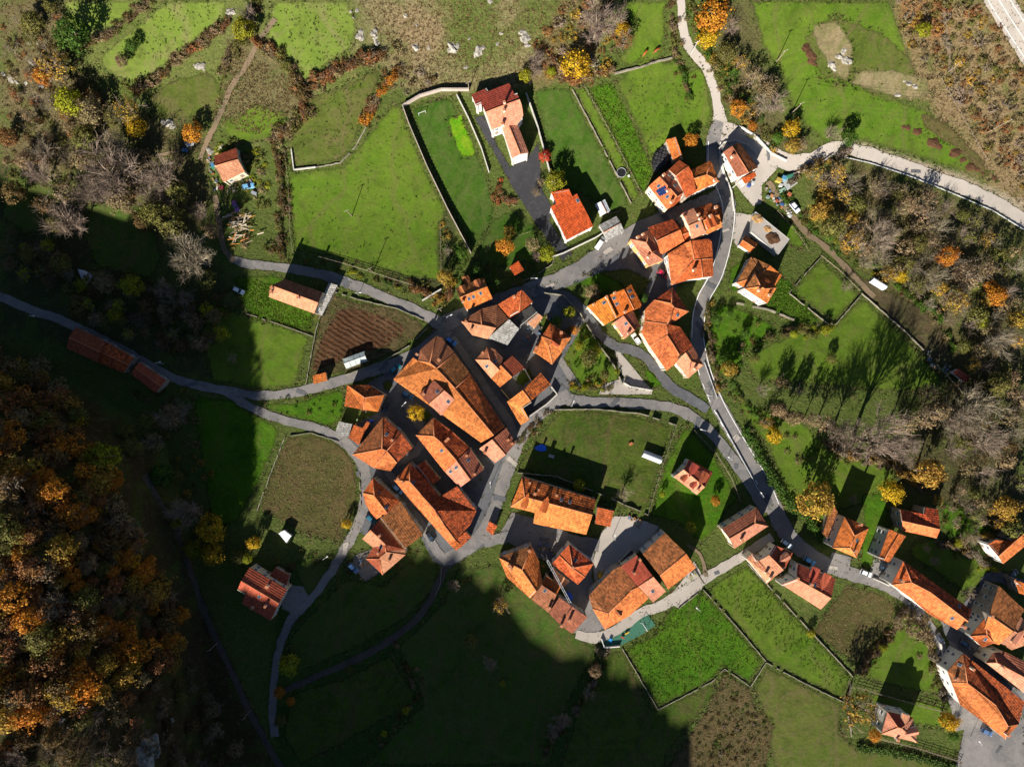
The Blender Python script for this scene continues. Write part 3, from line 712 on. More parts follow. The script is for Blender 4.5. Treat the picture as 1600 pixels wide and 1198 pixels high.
for mm_ in (WFRAME, GLASS): WIN.materials.append(mm_)
DOOR = MB(); DOOR.box((0, 0.03, 1.05), (1.1, 0.10, 2.1), m=0); DOOR = DOOR.mesh('door'); DOOR.materials.append(WOOD)
HOUSE_PX = []

def house(view, pts, faces, eh, rh, mat, label, wall='cream', ov=None, sk='', ch='', dm='', sp='', name='house', cat='house', extra=None, fmat=None, windows=True, group=None):
    """pts: 'a x y, ...' lower case a-l eave, capitals ridge, m-z solved on their face's plane. blocks: extra = [(pts, faces, eh, rh, mat, fmat)]"""
    blocks = [(pts, faces, eh, rh, mat, fmat or {}, ov or {})] + [tuple(list(e) + [{}] * (7 - len(e))) for e in (extra or [])]
    allp = []
    for b in blocks:
        for q in b[0].split(','):
            c = q.split(); allp.append(vp(view, float(c[1]), float(c[2])))
    cxp = sum(p[0] for p in allp) / len(allp); cyp = sum(p[1] for p in allp) / len(allp)
    g0 = gp(cxp, cyp); root = empty(name, g0, 0, label, cat, group)
    HOUSE_PX.append((cxp, cyp))
    rV, rF, rM, rUV = [], [], [], []; mats = []; wallb = MB(); ridge = MB(); planes = []; wins = []
    for (pts_, faces_, eh_, rh_, mat_, fm_, ov_) in blocks:
        if eh_ > 4.5: rh_ = rh_ - eh_ + eh_ * 1.2 + 0.15; ov_ = {k: v + eh_ * 0.2 for k, v in ov_.items()}; eh_ = eh_ * 1.2
        rh_ = eh_ + (rh_ - eh_) * 0.88
        P = {}
        for q in pts_.split(','):
            c = q.split(); P[c[0]] = vp(view, float(c[1]), float(c[2]))
        V = {}
        for k, (x, y) in P.items():
            if k in ov_: V[k] = Wp(x, y, g0.z + ov_[k])
            elif k.isupper(): V[k] = Wp(x, y, g0.z + rh_)
            elif k < 'm': V[k] = Wp(x, y, g0.z + eh_)
        fl = faces_.split()
        for f in fl:
            kn = [k for k in f if k in V]
            if len(kn) >= 3 and any(k not in V for k in f):
                best = None
                for i in range(len(kn)):
                    for j in range(i + 1, len(kn)):
                        for l in range(j + 1, len(kn)):
                            nn = (V[kn[j]] - V[kn[i]]).cross(V[kn[l]] - V[kn[i]])
                            if best is None or nn.length > best[0].length: best = (nn, V[kn[i]])
                for k in f:
                    if k not in V: V[k] = ray_plane(*P[k], best[1], best[0].normalized())
        ecount = {}; info = []
        for fi, f in enumerate(fl):
            pl = [V[k] for k in f]
            nrm = Vector((0, 0, 0))
            for i in range(len(pl)): nrm += pl[i].cross(pl[(i + 1) % len(pl)])
            if nrm.z < 0: pl = pl[::-1]; nrm = -nrm; f = f[::-1]
            nrm.normalize(); cen = sum(pl, Vector()) / len(pl); info.append((f, nrm, cen))
            u = Vector((0, 0, 1)).cross(nrm)
            u = u.normalized() if u.length > 1e-3 else Vector((1, 0, 0))
            vv = nrm.cross(u)
            key = fm_.get(fi, mat_)  # per-slope tile, with sun and shade painted into its tone
            if key not in mats: mats.append(key)
            b0 = len(rV); rV += [p - g0 for p in pl]; rF.append(tuple(range(b0, b0 + len(pl)))); rM.append(mats.index(key))
            off = (RNG.uniform(0, 90), RNG.uniform(0, 90))
            rUV.append([(p.dot(u) + off[0], p.dot(vv) + off[1]) for p in pl])
            planes.append((pl, nrm, cen))
            for i in range(len(f)):
                e = frozenset((f[i], f[(i + 1) % len(f)])); ecount.setdefault(e, []).append((fi, f[i], f[(i + 1) % len(f)]))
        for e, us in ecount.items():
            if len(us) == 1:
                fi, k1, k2 = us[0]; a, b = V[k1], V[k2]; f, nrm, cen = info[fi]
                # fascia under the tile edge
                d = Vector((0, 0, 0.2)); b0 = len(rV)
                rV += [a - g0, b - g0, b - g0 - d, a - g0 - d]; rF.append((b0, b0 + 3, b0 + 2, b0 + 1)); rM.append(mats.index(fm_.get(fi, mat_)))
                rUV.append([(0, 0)] * 4)
                ed = (b - a); hz = Vector((ed.x, ed.y, 0)); L = hz.length
                if L < 0.4: continue
                inn = Vector((-hz.y, hz.x, 0)) / L
                if inn.dot(cen - a) < 0: inn = -inn
                o = inn * 0.32; gz = min(T1(a.x, a.y), T1(b.x, b.y)) - 0.6
                dz_ = Vector((0, 0, 0.08)); th = inn * 0.25
                w1, w2 = a + o - dz_, b + o - dz_
                wallb.add([w1 - g0, w2 - g0, Vector((w2.x, w2.y, gz)) - g0, Vector((w1.x, w1.y, gz)) - g0,
                           w1 + th - g0, w2 + th - g0, Vector((w2.x, w2.y, gz)) + th - g0, Vector((w1.x, w1.y, gz)) + th - g0],
                          [(0, 1, 2, 3), (7, 6, 5, 4), (0, 4, 5, 1), (1, 5, 6, 2), (3, 7, 4, 0)])
                mid = (a + b) / 2
                if windows and L > 3.4 and mid.dot(-inn) < -30 and min(a.z, b.z) - g0.z > 3.0:
                    wins.append((a, b, -inn, L, min(a.z, b.z) - g0.z, g0.z))
            elif len(us) == 2:
                (f1, n1, c1), (f2, n2, c2) = info[us[0][0]], info[us[1][0]]
                k1, k2 = us[0][1], us[0][2]
                if (c2 - V[k1]).dot(n1) < -0.05 and (V[k1] - V[k2]).length > 1.0:
                    ridge.tube([V[k1] - g0 + Vector((0, 0, 0.03)), V[k2] - g0 + Vector((0, 0, 0.03))], 0.15, 6)
    me = bpy.data.meshes.new('roof'); me.from_pydata([tuple(p) for p in rV], [], rF)
    me.polygons.foreach_set('material_index', rM)
    uvl = me.uv_layers.new(name='UVMap'); flat = [c for f in rUV for uv in f for c in uv]
    uvl.data.foreach_set('uv', flat)
    me.update()
    roof = mesh_obj('roof', me, [ROOF[k] for k in mats], root)
    wallb.build('wall', WALLM[wall], root)
    if ridge.v: ridge.build('ridge_tiles', RIDGE, roof, True)
    def onroof(x, y):
        px, py = vp(view, x, y); best = None
        for pl, nrm, cen in planes:
            if nrm.z < 0.3: continue
            p = ray_plane(px, py, cen, nrm)
            xs = [(q.x, q.y) for q in pl]
            s_ = float(inpoly(np.array([p.x]), np.array([p.y]), xs)[0])
            if best is None or (s_ > -0.05 and (best[2] < -0.05 or p.z > best[0].z)) or (best[2] < -0.05 and s_ > best[2]): best = (p, nrm, s_)
        return best[0], best[1]
    def orient(nrm):
        u = Vector((0, 0, 1)).cross(nrm); u = u.normalized() if u.length > 1e-3 else Vector((1, 0, 0))
        return Matrix((u, nrm.cross(u), nrm)).transposed()
    for data, nm, lst in ((SKYL, 'skylight', sk), (PANEL, 'solar_panel', sp)):
        for q in lst.split(','):
            if not q.strip(): continue
            x, y = map(float, q.split()); p, nrm = onroof(x, y)
            o = bpy.data.objects.new(nm, data); link(o, roof)
            o.matrix_local = Matrix.Translation(p - g0) @ orient(nrm).to_4x4()
    for q in ch.split(','):
        if not q.strip(): continue
        x, y = map(float, q.split()); p, nrm = onroof(x, y)
        o = bpy.data.objects.new('chimney', CHM); link(o, roof)
        u = Vector((0, 0, 1)).cross(nrm); rz = math.atan2(u.y, u.x) if u.length > 1e-3 else 0
        s_ = RNG.uniform(0.8, 1.05)
        o.matrix_local = Matrix.Translation(p - g0) @ Matrix.Rotation(rz, 4, 'Z') @ Matrix.Diagonal((s_, s_, RNG.uniform(0.8, 1.1), 1))
    for q in dm.split(','):
        if not q.strip(): continue
        c = list(map(float, q.split())); p, nrm = onroof(c[0], c[1]); wd = c[2] if len(c) > 2 else 2.0
        d = Vector((nrm.x, nrm.y, 0))
        if d.length < 0.05: continue
        sl = d.length / nrm.z; d.normalize(); sd_ = Vector((-d.y, d.x, 0))
        fr = p + d * (wd * 0.55); fz = fr.z - sl * wd * 0.55 + 0.03
        rise = wd * 0.28; hw_ = wd * 0.28 + 0.35
        ez = fz + hw_; tz = ez + rise
        fl_ = fr + sd_ * wd / 2; frr = fr - sd_ * wd / 2
        def at(pt, z): return Vector((pt.x, pt.y, z)) - g0
        back_e = (ez - fz) / sl; back_r = (tz - fz) / sl
        A_, B_ = at(fl_ + d * .2, ez), at(frr + d * .2, ez); R_ = at(fr + d * .2, tz)
        A2, B2 = at(fl_ - d * back_e, ez), at(frr - d * back_e, ez); R2 = at(fr - d * back_r, tz)
        dme = bpy.data.meshes.new('dormer_roof'); dme.from_pydata([tuple(q_) for q_ in (A_, R_, R2, A2, B_, B2)], [], [(0, 1, 2, 3), (1, 4, 5, 2)])
        ul = dme.uv_layers.new(name='UVMap'); ul.data.foreach_set('uv', [RNG.uniform(0, 3) for _ in range(16)])
        dr = mesh_obj('dormer', dme, ROOF[mats[0]], roof)
        mb = MB(); mb.add([at(fl_, fz - .3), at(frr, fz - .3), at(frr, ez), at(fr, tz - .05), at(fl_, ez), at(fl_ - d * back_e, ez), at(frr - d * back_e, ez)],
                          [(0, 1, 2, 3, 4), (0, 4, 5), (1, 6, 2)])
        mb.build('dormer_wall', WALLM[wall], dr)
    first = True
    for a, b, out, L, hgt, gz in wins:
        k = max(1, int(L / 3.2)); fl_n = 2 if hgt > 5 else 1
        for f in range(fl_n):
            for i in range(k):
                p = a + (b - a) * ((i + 0.5) / k) + (-out) * 0.32
                isd = f == 0 and i == k // 2
                o = bpy.data.objects.new('door' if isd else 'window', DOOR if isd else WIN); link(o, root)
                z = gz if isd else gz + 1.6 + 2.6 * f
                if z + 0.8 > gz + hgt: COL.objects.unlink(o); continue
                rz = math.atan2(out.y, out.x) - math.pi / 2
                o.location = Vector((p.x, p.y, z)) - g0; o.rotation_euler = (0, 0, rz)
    return root

house('A', 'a 755 198,A 385 655,B 915 447,b 480 925,m 850 395,n 890 378,o 325 515,p 240 555,q 165 380,r 370 290,s 405 335,t 950 545,u 975 705,v 885 840,w 640 870',
      'amnBAopqrs ABtuvwb', 5.2, 7.8, 'pink', 'large salmon-roofed villa with a long wing, beside the black driveway', 'white', ch='680 520,675 640,650 860',
      extra=[('A 740 820,B 928 1307,c 798 1367,d 645 900,e 1055 1285,f 885 850', 'ABcd AfeB', 4.4, 5.8, 'pink')], fmat={0: 'red'})
house('B', 'A 485 640,B 710 600,m 750 695,n 810 660,c 1015 1065,d 679 1238,o 480 820,p 555 785', 'ABmncdop', 5.0, 6.6, 'brt', 'house under one plain vivid orange-red slope with white eaves', 'white', sk='820 748')
house('B', 'a 1085 1050,b 1300 940,B 1355 1022,A 1145 1145,c 1400 1130,d 1178 1250', 'abBA BcdA', 3.0, 4.0, 'grey', 'grey sheet-roofed garage next to the parked white van', 'grey', name='garage', cat='garage')
house('B', 'a 1040 790,A 1112 758,B 1178 897,b 1108 935,c 1160 730,d 1225 873', 'aABb AcdB', 2.3, 2.9, 'white', 'small pale metal-roofed garden shed on the lawn', 'grey', name='garden_shed', cat='shed', windows=False)
house('C', 'a 482 150,b 605 112,c 700 388,d 580 412', 'abcd', 4.2, 5, 'org', 'narrow orange-tiled outbuilding beside the black tyre-weighted heap', 'stone', ov={'b': 5.0, 'c': 5.0}, name='outbuilding', cat='outbuilding')
house('C', 'a 270 725,A 405 605,B 630 862,b 495 1015,c 520 520,d 730 775,m 735 885,n 580 975', 'aABb AcdB Bdmnb', 6.2, 8.0, 'pale', 'orange-roofed house with a dark solar panel array', 'cream', sk='392 725,500 860,530 585,568 625,600 718', sp='395 785,425 770,455 755,420 820,450 810,480 795', ch='450 595,605 640,500 790,545 930', fmat={1: 'brown', 2: 'org'})
house('C', 'A 760 470,B 612 598,a 645 400,b 520 520,m 812 555,c 865 797,d 735 870', 'ABba BAmcd', 6.5, 8.6, 'org', 'weathered house joining the solar-panel house and the hip-roofed house', 'stone')
house('C', 'A 815 640,B 990 580,a 800 520,b 1045 408,c 1150 665,d 865 797', 'abBA bcB BcdA', 5.6, 7.6, 'org', 'hip-roofed orange house at the inside of the road bend', 'white', ch='1085 660')
house('C', 'a 1395 180,b 1633 493,B 1515 560,A 1310 225,c 1375 612,d 1200 300', 'abBA BcdA', 5.0, 6.8, 'mossy', 'brown-tiled house with an orange terrace inside the road fork', 'white', ch='1305 370', fmat={1: 'brown'},
      extra=[('e 1425 630,f 1590 545,g 1612 600,h 1475 700', 'efgh', 3.2, 3.4, 'brt')])
house('D', 'a 118 588,b 362 470,c 470 718,d 535 850,e 345 925,A 320 628,B 388 755', 'abA bcBA cdB deaAB', 5.6, 7.4, 'pink', 'salmon cross-hipped house at the left end of the upper row', 'ochre', ch='205 572,270 535,340 815', fmat={0: 'brown', 1: 'brown'})
house('D', 'a 340 440,b 655 338,B 742 468,A 450 610,c 795 612,d 500 790', 'abBA BcdA', 5.4, 7.4, 'old', 'wide weathered house next to the salmon cross-hipped house', 'stone', fmat={1: 'pale'})
house('D', 'a 750 452,b 838 408,B 868 492,A 762 540,c 888 580,d 795 612', 'abBA BcdA', 4.8, 6.0, 'org', 'small link house between the wide weathered house and the tall salmon house', 'stone')
house('D', 'a 762 265,b 905 200,B 1003 352,A 850 425,c 1062 518,d 890 585', 'abBA BcdA', 7.0, 8.8, 'pink', 'tall salmon gabled house with three pale chimneys in the upper row', 'cream', ch='790 330,960 290,980 345', sk='950 428')
house('D', 'a 920 205,b 1140 135,B 1225 278,A 1030 358,c 1268 435,d 1075 530', 'abBA BcdA', 6.2, 8.2, 'old', 'orange house with two pointed dormers at the road end of the upper row', 'stone', ch='1175 200,1105 305', dm='1100 400 2.4,1170 370 2.4', fmat={1: 'pale'},
      extra=[('e 1165 165,f 1235 160,g 1282 290,h 1265 395', 'efgh', 4.6, 5, 'old')])
house('D', 'a 585 770,b 790 645,A 880 606,B 912 845,C 1005 842,D 1020 1068,m 845 1095,c 632 1160,d 1100 585,e 1135 620,f 1150 825,g 1155 1050', 'abABc BCDmc AdefCB CfgD', 5.8, 7.4, 'org', 'broad rust-orange house wedged against the main road', 'white', ch='905 980', fmat={0: 'pale'})
house('E', 'a 142 385,B 387 258,C 518 530,d 358 622', 'aBCd', 5.6, 6.6, 'amber', 'amber-yellow half of the vivid double house', 'cream', sk='350 345', ch='220 365,375 275')
house('E', 'a 387 258,b 690 115,c 818 360,m 805 405,d 520 530,A 600 172,B 725 430', 'aABd AbcmB', 5.8, 6.8, 'brt', 'vivid orange house with six skylights', 'cream', sk='475 288,510 360,668 200,700 272', ch='610 460,480 225')
house('E', 'A 592 502,B 730 690,a 715 445,b 805 635,c 610 790,d 468 590', 'AabB ABcd', 5.0, 6.6, 'pink', 'half brown, half salmon house beside the white parked car', 'ochre', ch='650 725', sk='625 605', fmat={0: 'brown'})
house('E', 'A 1190 350,B 1225 405,C 1140 610,D 1137 738,E 1290 992,a 975 308,b 1205 150,c 1410 452,d 1180 612,e 1298 645,f 1462 890,g 1240 1105,h 1130 1192,i 920 890,j 818 720,k 855 572,l 860 430',
      'abA bcBA cdCB aABCkl CDijk deDC DefE DEghi', 6.2, 8.4, 'pale', 'big orange three-part house with a pyramid end by the main road', 'cream', sk='1268 500', fmat={0: 'old', 1: 'old', 5: 'org', 6: 'old'})
house('21', 'a 1020 1060,A 1085 1000,b 1130 965,c 1195 1078,B 1118 1058,d 1100 1162', 'AbcB aABd Bcd', 5.0, 6.4, 'pink', 'small salmon hip-roofed house touching the big three-part house', 'cream', ch='1140 1100', fmat={0: 'brown'})
house('F', 'a 95 245,b 440 108,B 487 217,A 147 360,c 555 370,d 228 512', 'abBA BcdA', 5.2, 7.4, 'org', 'orange house with three rear dormers and three skylights', 'white', sk='260 375,315 350,405 305', ch='185 410', dm='190 260 2.2,235 150 2.4,375 185 2.2', fmat={0: 'mossy'})
house('F', 'a 165 655,b 410 500,c 610 448,d 752 622,B 600 737,f 498 875,g 300 828,A 418 700', 'abA bcdBA ABfga', 6.0, 8.0, 'pink', 'brown and salmon corner house at the street junction', 'cream', ch='225 665,290 760', fmat={0: 'brown', 1: 'brown'})
house('F', 'a 500 862,b 762 627,c 888 748,d 742 952', 'abcd', 5.0, 6, 'grey', 'large grey corrugated-roofed shed behind the corner house', 'grey', ov={'b': 5.8, 'c': 5.6}, name='shed', cat='shed')
house('F', 'a 622 445,A 925 262,B 885 545,c 768 612,d 1060 415', 'aABc AdB', 5.6, 7.0, 'org', 'rust-orange gabled house above the grey shed', 'white', ch='825 350')
house('F', 'a 775 620,b 1040 455,B 1122 552,A 898 735,c 1185 600,d 1080 745,m 985 672', 'abBA mBcd', 3.8, 4.8, 'pink', 'low brown and pink outbuilding in the cluttered yard', 'grey', fmat={0: 'dark'}, name='outbuilding', cat='outbuilding')
house('F', 'a 1170 840,b 1275 680,c 1540 850,A 1305 900,B 1262 968,d 1060 1030,e 1300 1192,f 1410 1050', 'abcA aABed AcfeB', 5.6, 7.6, 'pale', 'orange hipped house with a roof notch standing alone by the garden', 'ochre', ch='1410 800,1100 985', dm='1350 930 2.0', fmat={0: 'old'})
house('G', 'a 115 660,b 365 388,c 425 428,A 570 450,B 660 525,C 890 775,D 1370 1358,e 1210 1448,h 450 290,g 655 117,i 720 140,d 880 330,j 1075 590,k 1505 1253',
      'abcABCDe chgA gidBA BdjC CjkD', 6.4, 9.2, 'pale', 'very long terrace with a brown hipped top end and patchy orange roof', 'stone', fmat={1: 'brown', 2: 'brown', 3: 'mossy', 4: 'old'}, ch='415 350,690 420', sk='375 705')
house('G', 'a 440 840,b 625 668,B 748 792,A 565 970,c 882 908,d 712 1112', 'abBA BcdA', 8.2, 9.9, 'pink', 'salmon gabled house standing in front of the very long terrace', 'cream', ch='500 845', sk='665 815,800 940', fmat={0: 'brown'})
house('H', 'a 340 335,b 487 175,c 590 205,d 690 320,E 640 465,f 540 570,A 520 335', 'abA bcdEA aAEf', 5.4, 7.0, 'pink', 'salmon and brown wedge house facing the shaded alley', 'cream', ch='435 250', sk='585 360,485 418', fmat={0: 'brown', 1: 'brown'})
house('H', 'A 660 402,B 800 555,a 800 285,b 958 440,c 648 680,d 540 570', 'AabB dABc', 5.4, 7.0, 'pale', 'red-brown and orange gabled house above the dark walled yard', 'cream', fmat={0: 'red'})
house('H', 'a 735 860,A 935 712,B 1030 850,m 925 920,c 1015 1085,d 905 1150,b 1155 497,e 1285 645', 'aABmcd AbeB', 5.2, 7.0, 'pale', 'L-shaped orange house round a small courtyard', 'stone', fmat={1: 'old'})
house('I', 'a 180 88,b 455 90,c 645 212,A 400 250,d 565 425,e 385 400,f 145 355', 'abcA cdeA Aefa', 5.4, 7.4, 'org', 'orange hipped house at the left end of the village core', 'stone', fmat={0: 'old'})
house('I', 'a 75 545,b 240 580,c 195 745,d 25 700', 'abcd', 2.8, 3, 'grey', 'little flat grey shed beside a pale ladder-like rack', 'grey', name='shed', cat='shed', windows=False)
house('I', 'a 262 590,b 372 628,c 425 545,d 460 570,e 322 838,f 197 748', 'abef bcde', 3.4, 4, 'org', 'low orange lean-to between the grey shed and the big hipped house', 'stone', name='lean_to', cat='outbuilding', windows=False)
house('I', 'a 245 960,b 628 485,c 858 690,A 612 885,B 675 912,f 992 880,g 800 1062,h 720 1165,e 510 1125', 'abA bcBA Bcfg Bghe aABe', 6.0, 8.6, 'pale', 'big hipped house with four-sided roof facing the hay field', 'stone', ch='745 775', sk='672 705', fmat={0: 'mossy', 1: 'old', 2: 'old'})
house('J', 'a 158 318,b 375 103,A 385 328,c 605 265,f 820 468,C 667 635,B 490 425,d 515 770', 'abA bcfCBA aABCd', 5.6, 7.8, 'pale', 'orange row house with twin white chimneys', 'stone', ch='540 385,565 360', sk='480 510', fmat={0: 'mossy', 1: 'old'})
house('J', 'A 668 635,B 838 875,a 832 475,b 1008 748,c 707 972,d 518 772', 'AabB dABc', 5.8, 7.8, 'pink', 'salmon and brown house with a blue skylight', 'cream', ch='795 570,895 800', sk='812 628,590 770,660 722', fmat={0: 'brown'})
house('J', 'A 1112 368,B 1278 565,a 1287 228,b 1402 412,c 1147 662,d 948 485', 'AabB dABc', 5.0, 6.6, 'pink', 'salmon and brown end house by the middle street', 'cream', ch='1020 530,1310 375,1360 420', fmat={0: 'brown'})
house('K', 'a 135 478,b 265 293,A 277 508,c 595 580,B 440 730,d 305 805,e 225 715,f 165 610', 'abA bcBA aABdef', 5.4, 7.4, 'pale', 'curved-front orange house on the lane round the hay field', 'stone', sk='335 480,432 655', fmat={0: 'org', 1: 'org'})
house('K', 'A 345 798,b 600 585,c 887 1003,D 645 1180', 'AbcD', 5.4, 7.2, 'mossy', 'wide brown mossy single slope behind the curved-front house', 'stone')
house('L', 'A 310 458,B 500 645,C 500 735,D 425 822,a 415 345,b 712 692,c 745 705,d 340 678,e 208 572,f 255 822,h 460 1018,i 748 770,j 620 882', 'AabcCB eABd fdBCD fDh DCijh Cci', 5.2, 7.2, 'pink', 'many-hipped salmon-red house with a concrete yard', 'cream', sk='440 675', ch='410 745,430 525,545 835', fmat={0: 'red', 3: 'red', 2: 'red'})
house('K', 'a 525 320,b 722 103,A 718 330,c 985 390,B 855 490,C 1040 700,D 1140 860,E 1290 1070,d 1100 527,e 1310 395,f 1555 700,g 1480 870,i 1215 1115,j 735 580', 'abA bcBA BcdefgEDC aABCDEij', 6.0, 8.6, 'old', 'huge mottled orange house block with a bright curved front slope', 'stone', sk='765 345', ch='580 300,640 340', fmat={0: 'org', 3: 'pale', 1: 'old'})
house('K', 'a 1310 1055,b 1420 960,c 1490 1035,d 1375 1140', 'abcd', 4.4, 5, 'old', 'small rust-tiled annex at the foot of the huge mottled block', 'stone', name='annex', cat='outbuilding', windows=False)
house('K', 'a 1218 1118,b 1290 1068,c 1378 1142,d 1300 1195', 'abcd', 3.8, 5, 'org', 'tiny orange-tiled lean-to on the street corner below the huge block', 'stone', name='lean_to', cat='outbuilding', windows=False)
house('K', 'a 800 150,b 905 75,c 1100 310,d 985 395', 'abcd', 4.6, 5, 'old', 'dark tiled annex in the shadow behind the huge mottled block', 'stone', ov={'d': 5.6, 'a': 5.6}, name='annex', cat='outbuilding', windows=False)
house('M', 'a 222 490,b 370 118,c 1290 405,d 1165 838,A 395 365,B 1245 592,m 505 700,n 525 570,o 460 550', 'abA bcBA aABdmno', 5.6, 7.6, 'pale', 'long orange house with two arched dormers and blue skylights', 'stone', ch='505 400,795 345,460 190,565 275,525 325', sk='857 400,960 430', dm='400 450 2.2,640 500 2.4', fmat={0: 'org', 1: 'old'})
house('M', 'a 1310 500,b 1510 545,c 1465 745,d 1275 700', 'abcd', 3.6, 4, 'org', 'small square orange-tiled hut beside the long house', 'stone', ov={'a': 4.2, 'b': 4.2}, name='hut', cat='hut', windows=False)
house('N', 'a 75 245,b 480 100,A 368 400,c 580 300,d 615 560,B 545 672,f 465 755,g 175 490', 'abA bcdBA aABfg', 6.0, 8.4, 'org', 'orange house with a long bent ridge above the dark meadow', 'stone', ch='235 375,455 155,210 340', fmat={0: 'mossy', 2: 'pale'})
house('N', 'a 480 765,b 612 588,c 798 708,d 695 932', 'abcd', 5.2, 6, 'brown', 'plain reddish-brown roofed house between two orange ones', 'stone', ov={'b': 5.8, 'c': 5.8}, ch='705 865', sk='650 660')
house('N', 'a 615 565,b 670 475,c 850 610,d 800 695', 'abcd', 4.6, 5, 'org', 'small orange-tiled slope above the plain brown roof', 'stone', name='annex', cat='outbuilding', windows=False)
house('N', 'a 700 940,b 828 742,c 1180 990,d 990 1198,A 985 852,B 850 1092', 'abAB AcdB', 5.4, 6.8, 'mossy', 'brown gabled house at the lowest tip of the village', 'stone', ch='955 1020,855 1085', fmat={0: 'brown', 1: 'brown'})
house('N', 'a 830 215,b 955 80,c 1260 320,d 1150 490,A 995 378,e 1060 585,f 738 325', 'abA bcA cdA aAdef', 5.8, 7.8, 'org', 'orange pyramid-roofed house by the pale square', 'white', sk='1030 280', ch='995 360', fmat={1: 'old'})
house('N', 'a 742 370,b 960 548,c 868 640,d 765 535', 'abcd', 3.6, 4, 'pink', 'low pink roof tucked below the pyramid-roofed house', 'stone', name='annex', cat='outbuilding', windows=False)
house('O', 'a 80 880,b 385 558,c 480 512,d 125 1042,A 690 770,B 590 825,C 330 1100,e 282 1303,f 825 915,g 590 1130', 'abcABCd dCe CBAfge', 6.0, 8.4, 'mossy', 'round-cornered brown and orange house above the playground', 'stone', dm='450 1090 1.6', fmat={1: 'pale', 2: 'pale'})
house('O', 'a 485 515,b 680 378,B 882 640,A 700 772,c 1040 828,d 882 965', 'abBA BcdA', 6.4, 8.4, 'pink', 'red and salmon gabled house next to the pale square', 'cream', ch='640 590,710 425', sk='875 828', fmat={0: 'red'})
house('O', 'a 380 545,b 612 312,c 682 372,d 480 508', 'abcd', 3.0, 3.4, 'dark', 'black felt lean-to roof facing the pale square', 'grey', name='lean_to', cat='outbuilding', windows=False)
house('O', 'a 750 360,b 1030 95,B 1292 352,A 968 632,c 1415 532,d 1070 802', 'abBA BcdA', 6.2, 8.6, 'mossy', 'large brown and orange gabled house with a white curved terrace', 'white', fmat={1: 'pale'})
house('P', 'a 145 445,b 580 180,c 722 412,d 300 695,A 240 572,B 553 378', 'abBA bcB ABcd', 5.4, 7.0, 'pink', 'brown and salmon barn-like house at the lane junction', 'cream', ch='380 575', fmat={0: 'brown', 1: 'brown'})
house('P', 'A 735 775,B 912 962,a 600 850,b 775 1062,c 448 818,d 708 1128,e 808 650,f 1030 745,g 928 950,h 525 752', 'aABb chabd AefgB', 4.8, 7.0, 'pink', 'salmon villa with a side cross-gable near the junction', 'white', ov={'a': 6.2, 'b': 6.2, 'h': 4.8}, ch='690 985,745 1050', dm='920 800 2.6', fmat={2: 'red'})
house('P', 'a 1085 880,b 1560 1065,B 1508 1312,A 1080 1072,c 1378 1453,d 890 1140', 'abBA BcdA', 5.4, 7.4, 'pink', 'salmon villa with twin street dormers', 'white', ch='1240 1130,1075 1055', dm='1290 985 2.8,1430 1065 2.8', sk='1305 1150', fmat={0: 'red'})
house('Q', 'a 400 215,b 705 350,c 545 728,d 245 600,A 520 455,B 470 600', 'abA aABd AbcB dBc', 7.2, 9.2, 'org', 'orange hip-roofed house with tall white walls above a paved forecourt', 'white', ch='575 305,515 640', sk='550 512', fmat={0: 'old', 3: 'pale'})
house('Q', 'a 245 40,b 320 180,c 195 490,d 125 430', 'abcd', 3.4, 4, 'mossy', 'long mossy outbuilding under the yellow tree', 'stone', name='outbuilding', cat='outbuilding', windows=False)
house('Q', 'a 955 372,A 1065 425,B 890 762,d 820 740,b 1162 455,c 955 785', 'aABd AbcB', 6.2, 7.8, 'org', 'narrow orange house with a black car parked below it', 'white')
house('Q', 'a 1095 125,m 1400 185,n 1411 104,b 1561 123,B 1591 373,A 1120 268,c 1545 483,d 1125 392', 'amnbBA BcdA', 5.0, 7.0, 'old', 'barn with a dark rear slope and a pale front slope', 'stone', fmat={1: 'pale'}, name='barn', cat='barn')
house('R', 'a 105 425,b 255 130,A 350 392,c 1108 740,C 1062 882,B 600 525,d 920 985,e 570 790,f 330 580', 'abA bcCBA aABCdef', 7.0, 9.0, 'pale', 'long curved terrace with a white windowed end wall', 'white', ch='210 365,985 940', sk='950 690,860 845', fmat={0: 'org', 1: 'old'})
house('33', 'a 1440 68,b 1600 215,B 1530 352,A 1380 248,c 1440 435,d 1330 400', 'abBA ABcd', 6.0, 8.4, 'mossy', 'big brown-tiled house near the right edge', 'stone', fmat={1: 'pale'}, ch='1378 250')
house('33', 'a 1262 382,b 1356 268,c 1430 320,d 1410 425,e 1340 452,A 1366 372', 'abA bcdA Adea', 6.0, 7.6, 'org', 'small orange hipped house in front of the big brown one', 'white', sk='1355 402', fmat={1: 'old'})
house('33', 'a 1445 420,A 1540 350,B 1640 425,b 1520 468,c 1570 250,d 1660 340', 'aABb AcdB', 5.6, 7.0, 'pink', 'salmon house cut off by the right edge', 'cream', dm='1540 405 2.0')
house('33', 'a 1362 548,b 1410 485,c 1480 478,d 1680 580,A 1428 545,B 1640 660,e 1600 735', 'abA bcdBA aABe', 6.0, 7.6, 'pink', 'salmon and brown terrace across the alley', 'cream', ch='1455 565', fmat={1: 'brown', 0: 'brown'})
house('33', 'a 1145 670,h 1120 600,b 1218 488,A 1243 672,c 1600 790,d 1565 928,e 1480 1022,f 1395 955,g 1200 810,B 1425 815,C 1497 942', 'ahbA bcdCBA deC aABCefg', 6.4, 8.8, 'pale', 'long red and orange terrace with a white front terrace wall', 'white', ch='1265 578,1165 640,1480 985', sk='1285 750,1195 560', fmat={0: 'mossy', 1: 'old', 2: 'org'})
